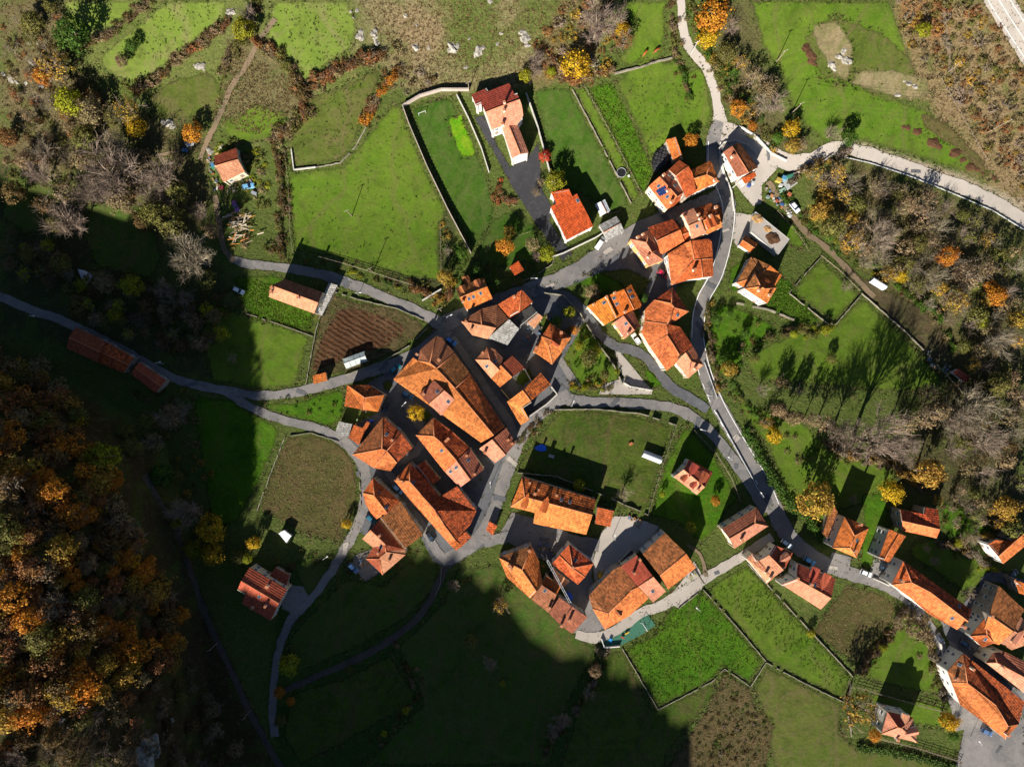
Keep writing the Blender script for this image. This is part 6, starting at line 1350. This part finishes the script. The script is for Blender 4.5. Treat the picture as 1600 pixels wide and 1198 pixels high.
# ------------------------------------------------------------------ greenhouses, tunnels, trampolines
PLAST = N('white_plastic_sheet', .35, .4); PLAST.col((.55, .57, .59)); PLAST = PLAST.mat
GHG = N('milky_glass', .2, .5); GHG.col((.55, .62, .60)); GHG.b.inputs['Transmission Weight'].default_value = .35; GHG = GHG.mat
def frame_from(view, q):
    pp = [vp(view, *map(float, p.split(','))) for p in q.split()]; g = [gp(*p) for p in pp]; c = sum(g, Vector()) / 4
    ax = (g[1] - g[0] + g[2] - g[3]) / 2; ay = (g[2] - g[1] + g[3] - g[0]) / 2; return c, ax, ay
def tunnel(view, q, h, label, mat=PLAST):
    c, ax, ay = frame_from(view, q); L = ax.length; Wd = ay.length; e = empty('polytunnel', Vector((c.x, c.y, T1(c.x, c.y))), math.atan2(ax.y, ax.x), label, 'polytunnel')
    V = []; F = []; n = 10; seg = 6
    for j in range(seg + 1):
        for i in range(n + 1):
            t = math.pi * i / n; V.append((-L / 2 + L * j / seg, -math.cos(t) * Wd / 2, math.sin(t) * h))
    for j in range(seg):
        for i in range(n): a = j * (n + 1) + i; F.append((a, a + 1, a + n + 2, a + n + 1))
    pyd('cover', V, F, mat, e, True)
    for j in (0, seg):
        pyd('end_panel', [V[j * (n + 1) + i] for i in range(n + 1)], [tuple(range(n + 1))], mat, e)
    for j in range(seg + 1):
        mb = MB(); mb.tube([Vector(V[j * (n + 1) + i]) * 1.015 for i in range(n + 1)], .04, 5); mb.build('hoop', METAL, e)
tunnel('22', '822,408 935,452 918,496 808,452', 2.2, 'white polytunnel in the walled garden'); tunnel('31', '650,530 735,582 708,612 628,562', 2.4, 'white polytunnel on the dirt yard by the wood')
c, ax, ay = frame_from('11', '545,1042 682,996 702,1052 572,1102'); L, Wd = ax.length, ay.length
e = empty('greenhouse', Vector((c.x, c.y, T1(c.x, c.y))), math.atan2(ax.y, ax.x), 'glazed greenhouse below the ploughed field', 'greenhouse')
mb = MB()
for sx in (-1, 1):
    for sy in (-1, 1): mb.tube([(sx * L / 2, sy * Wd / 2, 0), (sx * L / 2, sy * Wd / 2, 1.8)], .06, 5)
mb.tube([(-L / 2, 0, 2.6), (L / 2, 0, 2.6)], .06, 5); mb.build('frame', WFRAME, e)
for k in range(4):
    x0, x1 = -L / 2 + L * k / 4 + .05, -L / 2 + L * (k + 1) / 4 - .05
    for s in (-1, 1):
        pyd('roof_pane', [(x0, s * Wd / 2, 1.8), (x1, s * Wd / 2, 1.8), (x1, s * .05, 2.57), (x0, s * .05, 2.57)], [(0, 1, 2, 3)], GHG, e); pyd('wall_pane', [(x0, s * Wd / 2, .1), (x1, s * Wd / 2, .1), (x1, s * Wd / 2, 1.75), (x0, s * Wd / 2, 1.75)], [(0, 1, 2, 3)], GHG, e)
g0 = gp(*vp('B', 1362, 405)); e = empty('trampoline', g0, 0, 'round black trampoline on the grass strip', 'trampoline'); rad = 55 / S8 * K
mb = MB(); ring = [(math.cos(t * math.pi / 12) * rad, math.sin(t * math.pi / 12) * rad) for t in range(24)]
pyd('mat', [(x, y, .75) for x, y in ring], [tuple(range(24))], TIRE, e); mb.tube([(x * 1.04, y * 1.04, .75) for x, y in ring + ring[:1]], .07, 6, cap=False); mb.build('ring', METAL, e)
for k in range(6):
    a = k * math.pi / 3; mb = MB(); mb.tube([(math.cos(a) * rad, math.sin(a) * rad, .75), (math.cos(a) * rad, math.sin(a) * rad, 0)], .05, 5); mb.build('leg', METAL, e)
g0 = gp(*vp('B', 1455, 448)); e = empty('garden_chair', g0, .5, 'small white garden chair beside the trampoline', 'chair')
mb = MB(); mb.box((0, 0, .42), (.6, .6, .08)); mb.build('seat', WFRAME, e); mb = MB(); mb.box((0, .3, .8), (.6, .08, .7)); mb.build('backrest', WFRAME, e)
for a in (-.25, .25):
    for b in (-.25, .25): mb = MB(); mb.box((a, b, .2), (.07, .07, .4)); mb.build('leg', WFRAME, e)
# ------------------------------------------------------------------ silage heap with tyres
SHEET = N('black_sheet', .35, .4); SHEET.col((.012, .012, .014)); SHEET = SHEET.mat
hp = [vp('C', *p) for p in ((470, 175), (540, 260), (585, 400), (560, 460), (340, 600), (300, 470), (310, 390), (340, 290))]
g0 = gp(1033, 246); V = []; F = []
ctr = gp(1035, 247)
n = len(hp); rings = [(1.0, 0), (.86, 1.3), (.5, 1.9), (.02, 2.05)]
for k, z in rings:
    for p in hp:
        w = gp(*p); q = ctr.lerp(w, k); V.append((q.x - ctr.x, q.y - ctr.y, z))
for j in range(3):
    for i in range(n): F.append((j * n + i, j * n + (i + 1) % n, (j + 1) * n + (i + 1) % n, (j + 1) * n + i))
F.append(tuple(3 * n + i for i in range(n)))
e = empty('silage_heap', ctr, 0, 'black plastic sheeted heap beside the narrow orange outbuilding', 'heap'); pyd('plastic_cover', V, F, SHEET, e, True)
bm = bmesh.new(); TY = MB(); ma, mi = 14, 7
for i in range(ma):
    for j in range(mi):
        a, b = 2 * math.pi * i / ma, 2 * math.pi * j / mi; TY.v.append(((.34 + .13 * math.cos(b)) * math.cos(a), (.34 + .13 * math.cos(b)) * math.sin(a), .13 * math.sin(b)))
for i in range(ma):
    for j in range(mi): TY.f.append((i * mi + j, ((i + 1) % ma) * mi + j, ((i + 1) % ma) * mi + (j + 1) % mi, i * mi + (j + 1) % mi)); TY.m.append(0)
TY = TY.mesh('tyre', True); TY.materials.append(m_plain('grey_tyre_rubber', (.05, .05, .052), .4, 3.0, .6)); rr = random.Random(4); bm.free()
TYL = []; hpw = [gp(*p) for p in hp]; poly2 = [(p.x, p.y) for p in hpw]
for i in range(15):
    for j in range(13):
        x = ctr.x - 7 + i * 1.0 + j * .3; y = ctr.y - 7 + j * 1.15 - i * .35 + 2
        s_ = float(inpoly(np.array([x]), np.array([y]), poly2)[0])
        if s_ > .45 and rr.random() < .92:
            d = min(1, s_ / 3.2); o = bpy.data.objects.new('tyre', TY); link(o); o.location = (x, y, ctr.z + (1.3 + .75 * d if d > .25 else 1.2 * d / .25 * 1.05) + .1); o.rotation_euler = (rr.uniform(-.1, .1), rr.uniform(-.1, .1), 0)
            o['category'] = 'tyre'; TYL.append((o, x, 'old tyre weighing down the black sheeted heap', 'tyres on the black sheeted heap'))
label_all(TYL)
# ------------------------------------------------------------------ rocks and mounds
def rock_mesh(seed, sub=3, rough=.35):
    bm = bmesh.new(); bmesh.ops.create_icosphere(bm, subdivisions=sub, radius=1)
    for v in bm.verts:
        p = v.co.copy(); k = 1 + rough * noise.noise(p * 1.5 + Vector((seed * 7.1, 0, 0))) * 1.6 + rough * 1.2 * abs(noise.noise(p * 3.1 + Vector((0, seed * 3.3, 0)))); q = p * k; v.co = Vector((q.x, q.y, q.z * .42))
    me = bpy.data.meshes.new('rock'); bm.to_mesh(me); bm.free(); me.materials.append(ROCKM); return me
ROCKS = [rock_mesh(s) for s in range(5)]; rk = random.Random(9); RK = []
def rock(x, y, rpx, where):
    g0 = gp(x, y); o = bpy.data.objects.new('rock', rk.choice(ROCKS)); link(o); r = rpx * K * .7; o.location = g0 + Vector((0, 0, .0 * r)); o.rotation_euler = (rk.uniform(-.2, .2), rk.uniform(-.2, .2), rk.uniform(0, 6.3)); o.scale = (r * rk.uniform(.9, 1.3), r * rk.uniform(.6, .9), r * rk.uniform(.6, 1.1))
    o['category'] = 'rock'; RK.append((o, x, 'pale limestone rock ' + where, 'rocks ' + where))
for vw, q, wh in (('10', '650,215,9 660,240,6 740,205,9 752,265,5 745,235,5 1000,300,8 1230,300,10 1210,315,6 1260,285,6 1390,320,10 1415,300,5 1370,340,5 930,100,5 1310,420,5 900,405,4 630,65,4 590,75,3 1505,275,4 1530,210,4 1000,155,3 1460,10,5 1330,240,3 1080,300,3 610,110,3', 'on the hillside above the villa'), ('00', '1250,415,8 1230,405,6 1270,425,5 1445,75,8 1050,770,9 1020,760,7 1080,790,6 1185,890,7 1310,940,8 1370,915,7', 'in the upper left meadows'), ('00', '20,460,5 70,495,6 105,510,5 160,520,4 260,535,7 200,390,6 180,270,4 235,270,3', 'along the far upper left bank'), ('20', '80,240,9 70,200,7 95,285,6', 'above the villa garden corner'), ('30', '440,350,9 485,375,9 395,400,8 470,320,6 410,430,5 880,520,7 920,540,6 850,505,4 810,592,5', 'on the bare sandy patches'), ('03', '370,820,12 400,800,9 340,850,7 510,835,8 380,905,7', 'among the lower left trees'), ('03', '900,1090,22 860,1130,18 950,1050,16 900,1150,20 960,1100,14 1070,910,10', 'on the crag at the bottom left')):
    for t in q.split():
        a, b, c = map(float, t.split(',')); rock(*vp(vw, a, b), c if vw != '03' else c * .9, wh)
label_all(RK)
MNDM = m_plain('red_brown_earth', (.075, .036, .017), .35, 1.8, bump=.8); MND = []
for s_ in range(3): MND.append(rock_mesh(s_ + 20, 3, .3)); MND[-1].materials.clear(); MND[-1].materials.append(MNDM)
MK = []
for t in '930,818,5.5 1028,885,7.5 1068,915,4 1165,950,7.5 1215,995,4.5 1262,1040,6.5 1307,1058,4 1340,1080,3 1410,1110,3.6 870,795,4 845,790,3'.split():
    a, b, c = map(float, t.split(',')); x, y = vp('30', a, b); o = bpy.data.objects.new('dirt_mound', rk.choice(MND)); link(o); r = c * K; o.location = gp(x, y); o.scale = (r * 1.1, r, r * .8); o.rotation_euler = (0, 0, rk.uniform(0, 6)); o['category'] = 'mound'; MK.append((o, x, 'red-brown mound in the row by the concrete road', 'brown mounds in the pasture'))
for t in '240,290,6 258,325,6 268,350,7 275,375,6 285,395,4'.split():
    a, b, c = map(float, t.split(',')); x, y = vp('30', a, b); o = bpy.data.objects.new('dirt_mound', rk.choice(MND)); link(o); r = c * K; o.location = gp(x, y); o.scale = (r * .8, r * 1.2, r * .7); o.rotation_euler = (0, 0, rk.uniform(0, 6)); o['category'] = 'mound'; MK.append((o, x, 'rusty brown heap left of the sandy patch', 'brown heaps by the sandy patch'))
label_all(MK)
DRT = m_plain('tan_earth', (.34, .20, .085), .3, 1.5, bump=.7)
for (a, b), c, lb in (((430, 95), 7, 'large tan dirt pile on the concrete deck'), ((555, 225), 5, 'small tan dirt pile on the concrete deck'), ((620, 340), 9, 'dark brown dirt pile on the concrete deck')):
    x, y = vp('W', a, b); p = Wp(x, y, gp(1200, 365).z + 4.0); o = bpy.data.objects.new('dirt_pile', ROCKS[1].copy()); o.data.materials.clear(); o.data.materials.append(DRT if 'tan' in lb else MNDM); link(o); r = c * K; o.location = p; o.scale = (r, r * .9, r * .55); tag(o, lb, 'dirt pile')
# ------------------------------------------------------------------ yard clutter
def clutter(view, x, y, dims, ang, col, name, label, cat, lid=True, h0=0.0):
    px = vp(view, x, y); g0 = gp(*px); e = empty(name, g0 + Vector((0, 0, h0)), -math.radians(ang), label, cat); mb = MB(); mb.box((0, 0, dims[2] / 2), dims, taper=.95); me = mb.mesh('body'); bevel(me, .04, 1); o = mesh_obj('body', me, OBJC, e); col = sc3(tuple(.75 * q + .25 * sum(col) / 3 for q in col), .6); o.color = (*col, 1)
    if lid:
        mb = MB(); mb.box((0, 0, dims[2] + .04), (dims[0] * 1.04, dims[1] * 1.04, .08)); o = mb.build('lid', OBJC, e); o.color = (*sc3(col, .85), 1)
VIEW['Z'] = (1180, 240, S10)
for v_, x, y, d, a, c, nm, lb, ct in (('Z', 350, 430, (1.9, 1.3, 1.5), 20, (.75, .50, .01), 'recycling_bin', 'yellow recycling bin by the grey yard platform', 'bin'), ('Z', 432, 395, (1.5, 1.2, 1.5), 20, (.05, .42, .75), 'recycling_bin', 'blue recycling bin by the grey yard platform', 'bin'), ('Z', 520, 370, (2.2, 1.0, 1.4), -20, (.03, .35, .20), 'recycling_bin', 'green recycling bin on the grey yard platform', 'bin'), ('Z', 385, 505, (1.2, .9, 1.1), 10, (.75, .75, .72), 'waste_bin', 'white bin beside the dirt track mouth', 'bin'), ('Z', 415, 580, (2.0, 1.1, .7), -25, (.45, .75, .50), 'water_trough', 'pale green tub beside the dirt track mouth', 'tub'), ('Z', 520, 640, (1.4, 1.0, .9), 30, (.70, .16, .02), 'orange_crate', 'orange crate below the grey platform', 'crate'), ('Z', 410, 800, (1.3, .8, 1.0), 45, (.03, .12, .40), 'barrel_box', 'dark blue box beside the dirt track', 'box'), ('Z', 330, 745, (1.0, .8, .8), 45, (.60, .10, .03), 'crate', 'red crate on the rusty heap', 'crate'), ('Z', 190, 685, (1.2, .8, .8), 10, (.30, .42, .42), 'crate', 'grey-green crate by the concrete yard', 'crate'), ('Z', 1450, 635, (1.6, 1.0, 1.0), 10, (.55, .65, .80), 'water_tank', 'upper pale blue tank in the right-hand wood', 'tank'), ('Z', 1465, 725, (1.7, 1.0, 1.0), 10, (.50, .62, .78), 'water_tank', 'lower pale blue tank in the right-hand wood', 'tank'), ('Z', 530, 975, (1.2, .8, .9), 40, (.70, .70, .70), 'appliance', 'white discarded appliance by the dirt track', 'appliance'),
  ('C', 1510, 725, (1.2, .9, 1.1), 20, (.02, .10, .45), 'waste_bin', 'dark blue bin below the orange terrace', 'bin'), ('C', 1558, 692, (1.0, .9, 1.0), 20, (.72, .74, .76), 'waste_bin', 'white bin below the orange terrace', 'bin'), ('Y', 470, 740, (1.4, 1.0, .9), 10, (.55, .02, .06), 'red_box', 'red box at the corner of the small salmon house', 'box'), ('Y', 330, 385, (1.0, 1.4, .8), -30, (.02, .30, .65), 'blue_tub', 'blue tub in the left yard of the small salmon house', 'tub'), ('Y', 335, 420, (1.1, .7, .6), -10, (.02, .38, .15), 'green_tub', 'green tub in the left yard of the small salmon house', 'tub'), ('Y', 980, 825, (1.8, 1.0, .9), 25, (.45, .50, .56), 'trailer_box', 'grey slatted trailer box below the pale blue car', 'trailer'), ('00', 1160, 940, (1.5, 1.1, .8), 10, (.03, .20, .55), 'blue_tub', 'blue drum among the rocks left of the small salmon house', 'tub'), ('22', 740, 372, (1.3, .9, .5), -30, (.75, .20, .01), 'orange_tarp_bundle', 'orange bundle on the grass of the walled garden', 'bundle'), ('22', 245, 448, (1.9, 1.0, .7), 15, (.60, .58, .50), 'garden_table', 'pale table in the dark corner of the walled garden', 'table'), ('12', 1640 - 1597 + 0, 930, (1, 1, 1), 0, (.5, .5, .5), 'skip', 'skip', 'skip')):
    if nm == 'skip': continue
    clutter(v_, x, y, d, a, c, nm, lb, ct)
# grey yard platform
c, ax, ay = frame_from('Z', '400,435 580,335 645,455 490,600'); e = empty('loading_platform', Vector((c.x, c.y, T1(c.x, c.y))), math.atan2(ax.y, ax.x), 'grey planked platform with bins beside the concrete road', 'platform')
for k in range(7):
    mb = MB(); mb.box((0, -ay.length / 2 + (k + .5) * ay.length / 7, .5), (ax.length, ay.length / 7 - .06, .12)); mb.build('plank', m_plain('grey_plank', (.38, .39, .39), .2, 2.0) if k == 0 else bpy.data.materials['grey_plank'], e)
for sx in (-1, 1):
    for sy in (-1, 1): mb = MB(); mb.box((sx * ax.length * .45, sy * ay.length * .45, .2), (.2, .2, .5)); mb.build('leg', WOOD, e)
def tarp(view, q, h, col, label):
    pp = [vp(view, *map(float, p.split(','))) for p in q.split()]; c = gp(sum(p[0] for p in pp) / len(pp), sum(p[1] for p in pp) / len(pp)); rr = random.Random(len(label)); n = len(pp); V = []; F = []
    for k, z in ((1, .05), (.7, h * .7), (.35, h), (0.01, h * .95)):
        for p in pp: w = gp(*p); V.append((w.x * k + c.x * (1 - k) - c.x, w.y * k + c.y * (1 - k) - c.y, z * rr.uniform(.7, 1.15)))
    for j in range(3):
        for i in range(n): F.append((j * n + i, j * n + (i + 1) % n, (j + 1) * n + (i + 1) % n, (j + 1) * n + i))
    e = empty('tarpaulin', c, 0, label, 'tarpaulin'); o = pyd('sheet', V, F, OBJC, e, True); o.color = (*col, 1)
tarp('N', '905,680 950,665 1000,720 995,790 950,790 915,740', .9, (.02, .10, .60), 'blue tarpaulin heap beside the lowest brown house'); tarp('22', '140,395 180,370 215,385 215,415 180,420 150,410', .7, (.02, .12, .65), 'blue tarpaulin in the walled garden corner'); tarp('01', '485,480 530,490 580,520 560,555 535,582 510,545', .6, (.50, .56, .66), 'pale grey-blue tarpaulin in the dark copse'); tarp('I', '440,530 480,520 525,530 500,560 470,560', .8, (.02, .08, .55), 'deep blue tarpaulin behind the orange lean-to'); tarp('00', '1150,890 1180,865 1215,880 1210,910 1170,920', .6, (.62, .62, .62), 'whitish tarpaulin among the junk at the path end')
# wood pile
rr = random.Random(8); g0 = gp(374, 352); e = empty('wood_pile', g0, 0, 'sprawling pile of boards and orange planks beside the rough lane', 'wood pile'); PL = MB(); PL.box((0, 0, 0), (3.4, .24, .1)); PL = PL.mesh('plank'); PL.materials.append(OBJC)
for k in range(70):
    o = bpy.data.objects.new('plank', PL); link(o, e); o.location = (rr.gauss(0, 2.0), rr.gauss(0, 3.0), rr.uniform(.1, 1.2)); o.rotation_euler = (rr.uniform(-.1, .1), rr.uniform(-.15, .15), rr.gauss(.25, .45)); o.scale = (rr.uniform(.4, 1), rr.uniform(.7, 1.6), 1); o.color = (*rr.choice([(.42, .33, .22), (.30, .23, .16), (.50, .42, .32), (.50, .20, .05), (.20, .15, .11)]), 1)
# small loose clutter in the yards
rc_ = random.Random(31); V_ = []; F_ = []; C_ = []; CC_ = [(.30, .28, .25), (.20, .16, .12), (.42, .40, .36), (.10, .10, .10), (.30, .12, .05), (.08, .14, .26), (.34, .22, .10), (.16, .20, .10)]
for poly_, n_ in (('820,500 866,488 872,520 846,552 818,556', 46), ('840,846 866,842 872,900 850,896', 46), ('322,240 345,238 350,290 335,300', 40), ('350,282 400,280 396,300 356,300', 26), ('1196,292 1240,330 1232,336 1196,306', 30), ('546,868 590,862 590,900 560,905', 20), ('560,600 580,660 556,664', 18), ('1074,894 1086,888 1088,900 1079,905', 12), ('1466,990 1480,1040 1472,1044', 22), ('1440,540 1490,575 1480,590 1450,570', 30), ('700,560 720,580 712,592', 10), ('960,800 1010,812 1000,826', 14), ('1290,780 1300,800 1286,840', 10), ('1216,884 1226,900 1212,906', 10)):
    q_ = _pl(poly_); xs_ = [p[0] for p in q_]; ys_ = [p[1] for p in q_]; k_ = 0
    while k_ < n_:
        x_, y_ = rc_.uniform(min(xs_), max(xs_)), rc_.uniform(min(ys_), max(ys_))
        if float(inpoly(np.array([x_]), np.array([y_]), q_)[0]) < 0: continue
        k_ += 1; g_ = gp(x_, y_); b_ = MB(); b_.box(g_ + Vector((0, 0, .35)), (rc_.uniform(.2, 1.3), rc_.uniform(.2, .7), rc_.uniform(.2, .9)), rc_.uniform(0, 3)); n0 = len(V_); V_ += b_.v; F_ += [tuple(i + n0 for i in f) for f in b_.f]; C_ += [(*rc_.choice(CC_), 1)] * len(b_.v)
cm_ = mk_mesh('yard_clutter', V_, F_, BARKV); at_ = cm_.attributes.new('tint', 'FLOAT_COLOR', 'POINT'); at_.data.foreach_set('color', np.array(C_, np.float32).ravel())
tag(mesh_obj('yard_clutter', cm_, None), 'small loose junk, boards and rubble lying about the yards', 'clutter', kind='stuff')
# playground
g0 = gp(*vp('23', 715, 358)); e = empty('spring_rocker', g0, .5, 'yellow and red spring rocker on the green playground', 'playground toy')
mb = MB(); mb.box((0, 0, .6), (1.6, .25, .5)); o = mb.build('seat', OBJC, e); o.color = (.75, .45, .02, 1); mb = MB(); mb.tube([(0, 0, 0), (0, 0, .5)], .12, 8); o = mb.build('spring', OBJC, e); o.color = (.4, .03, .02, 1)
g0 = gp(*vp('23', 688, 385)); e = empty('spring_rocker', g0, -.4, 'small red spring rocker at the lower edge of the playground', 'playground toy')
mb = MB(); mb.box((0, 0, .6), (1.1, .25, .45)); o = mb.build('seat', OBJC, e); o.color = (.5, .05, .03, 1); mb = MB(); mb.tube([(0, 0, 0), (0, 0, .5)], .12, 8); o = mb.build('spring', OBJC, e); o.color = (.1, .1, .1, 1)
g0 = gp(*vp('23', 613, 400)); e = empty('play_figure', g0, .3, 'blue cross-shaped play figure on the playground', 'playground toy'); mb = MB(); mb.box((0, 0, .7), (1.2, .3, .3)); o = mb.build('arm', OBJC, e); o.color = (.02, .25, .75, 1); mb = MB(); mb.box((0, 0, .7), (.3, 1.2, .34)); o = mb.build('beam', OBJC, e); o.color = (.02, .25, .75, 1); mb = MB(); mb.tube([(0, 0, 0), (0, 0, .6)], .1, 8); mb.build('spring', METAL, e)
a, b = gp(*vp('23', 808, 290)), gp(*vp('23', 838, 335)); e = empty('swing_frame', (a + b) / 2, math.atan2((b - a).y, (b - a).x), 'white swing frame at the right end of the playground', 'swing'); Lw = (b - a).length
mb = MB(); mb.tube([(-Lw / 2, 0, 2.2), (Lw / 2, 0, 2.2)], .07, 6); mb.build('beam', WFRAME, e)
for sx in (-1, 1):
    for sy in (-.7, .7): mb = MB(); mb.tube([(sx * Lw / 2, 0, 2.2), (sx * Lw / 2, sy, 0)], .06, 6); mb.build('leg', WFRAME, e)
for x0 in (-.4, .4): mb = MB(); mb.tube([(x0, -.2, 2.2), (x0, -.2, .5)], .02, 4); mb.tube([(x0, .2, 2.2), (x0, .2, .5)], .02, 4); mb.box((x0, 0, .5), (.3, .5, .06)); mb.build('swing_seat', TIRE, e)
wall_run('939,996 944,1010 968,1008', 1.0, .3, WALLM['white'], 'white wall corner of the playground', 'garden_wall', 'wall')
# garden football goal on the villa lawn
a, b = gp(*vp('10', 1018, 722)), gp(*vp('10', 1060, 705)); e = empty('football_goal', (a + b) / 2, math.atan2((b - a).y, (b - a).x), 'pale football goal frame on the villa lawn', 'goal'); Lw = (b - a).length
mb = MB(); mb.tube([(-Lw / 2, 0, 1.8), (Lw / 2, 0, 1.8)], .07, 6); mb.build('crossbar', WFRAME, e)
for sx in (-1, 1): mb = MB(); mb.tube([(sx * Lw / 2, 0, 0), (sx * Lw / 2, 0, 1.8)], .07, 6); mb.build('post', WFRAME, e); mb = MB(); mb.tube([(sx * Lw / 2, 0, 1.8), (sx * Lw / 2, 1.2, 0)], .04, 5); mb.build('stay', WFRAME, e)
# crane boom lying over the roofs: long pale ladder conveyor
a = Wp(*vp('N', 680, 280), gp(860, 900).z + 7.6); b = Wp(*vp('N', 1010, 890), gp(890, 940).z + 7.4); e = empty('conveyor_boom', a, 0, 'long pale lattice boom reaching between the lower orange houses', 'boom'); d = b - a; side = Vector((-d.y, d.x, 0)).normalized() * .28
for s_ in (-1, 1): mb = MB(); mb.tube([side * s_, d + side * s_], .07, 5); mb.build('chord', METAL, e)
for k in range(14): mb = MB(); p = d * (k / 13); q = d * ((k + .5) / 13); mb.tube([p + side, q - side], .05, 4); mb.build('strut', METAL, e)
for p in (Vector((0, 0, 0)), d): mb = MB(); mb.tube([p, Vector((p.x, p.y, -a.z + T1(a.x + p.x, a.y + p.y)))], .12, 6); mb.build('mast', METAL, e)
# yellow mini digger on the square
g0 = gp(*vp('N', 1332, 450)); e = empty('mini_excavator', g0, 1.1, 'yellow mini excavator at the edge of the pale square', 'excavator')
for sy in (-.55, .55): mb = MB(); mb.box((0, sy, .22), (1.6, .3, .44)); me = mb.mesh('track'); bevel(me, .12, 2); mesh_obj('track', me, TIRE, e)
mb = MB(); mb.box((-.1, 0, .75), (1.2, 1.1, .6)); me = mb.mesh('body'); bevel(me, .06, 2); o = mesh_obj('body', me, OBJC, e); o.color = (.75, .40, .01, 1); mb = MB(); mb.box((-.3, 0, 1.5), (.8, .9, .9)); mb.build('cab', GLASS, e); mb = MB(); mb.box((-.3, 0, 2.0), (.95, 1.0, .08)); o = mb.build('cab_roof', OBJC, e); o.color = (.75, .40, .01, 1)
mb = MB(); mb.tube([(.5, 0, .9), (1.3, 0, 2.0)], .12, 6); mb.tube([(1.3, 0, 2.0), (2.1, 0, .8)], .1, 6); o = mb.build('arm', OBJC, e); o.color = (.75, .40, .01, 1); mb = MB(); mb.box((2.15, 0, .55), (.45, .5, .45), taper=.6); mb.build('bucket', METAL, e)
# ------------------------------------------------------------------ two grazing animals
def cow(x, y, rz, col, label):
    J = [(0, 0, 1.05), (-.35, 0, 1.08), (-.75, 0, 1.08), (.40, 0, 1.02), (.78, 0, 1.06), (1.08, 0, .86), (1.32, 0, .52), (1.52, 0, .30)]
    R = [.36, .37, .28, .38, .30, .18, .15, .09]; E = [(0, 1), (1, 2), (0, 3), (3, 4), (4, 5), (5, 6), (6, 7)]
    for sx, root, off in ((-.72, 2, 'h'), (.62, 4, 'f')):
        for sy in (-.22, .22):
            i = len(J)
            if off == 'h': pts = [(sx - .02, sy, .80, .19), (sx - .12, sy, .45, .09), (sx - .06, sy, .06, .06)]
            else: pts = [(sx + .05, sy, .72, .15), (sx + .03, sy, .38, .075), (sx + .03, sy, .06, .06)]
            for k, p in enumerate(pts): J.append(p[:3]); R.append(p[3]); E.append((root if k == 0 else i + k - 1, i + k))
    i = len(J); J += [(-1.0, 0, 1.05), (-1.1, 0, .55)]; R += [.06, .035]; E += [(2, i), (i, i + 1)]
    for sy in (-.16, .16): J.append((1.24, sy * 1.3, .72)); R.append(.045); E.append((6, len(J) - 1))
    me = bpy.data.meshes.new('cow'); me.from_pydata(J, E, []); o = bpy.data.objects.new('grazing_cow', me); link(o)
    md = o.modifiers.new('skin', 'SKIN'); md.use_smooth_shade = True
    for k, v in enumerate(me.skin_vertices[0].data): v.radius = (R[k], R[k] * (.85 if k < 4 else 1)); v.use_root = k == 0
    sb = o.modifiers.new('sub', 'SUBSURF'); sb.levels = 2; sb.render_levels = 2
    me.materials.append(OBJC); o.color = (*col, 1); o.location = gp(x, y) + Vector((0, 0, .02)); o.rotation_euler = (0, 0, rz); tag(o, label, 'cow')
cow(1008, 84, math.radians(232), (.30, .085, .02), 'left grazing brown cow in the top pasture'); cow(1026, 80, math.radians(215), (.26, .07, .018), 'right grazing brown cow in the top pasture')
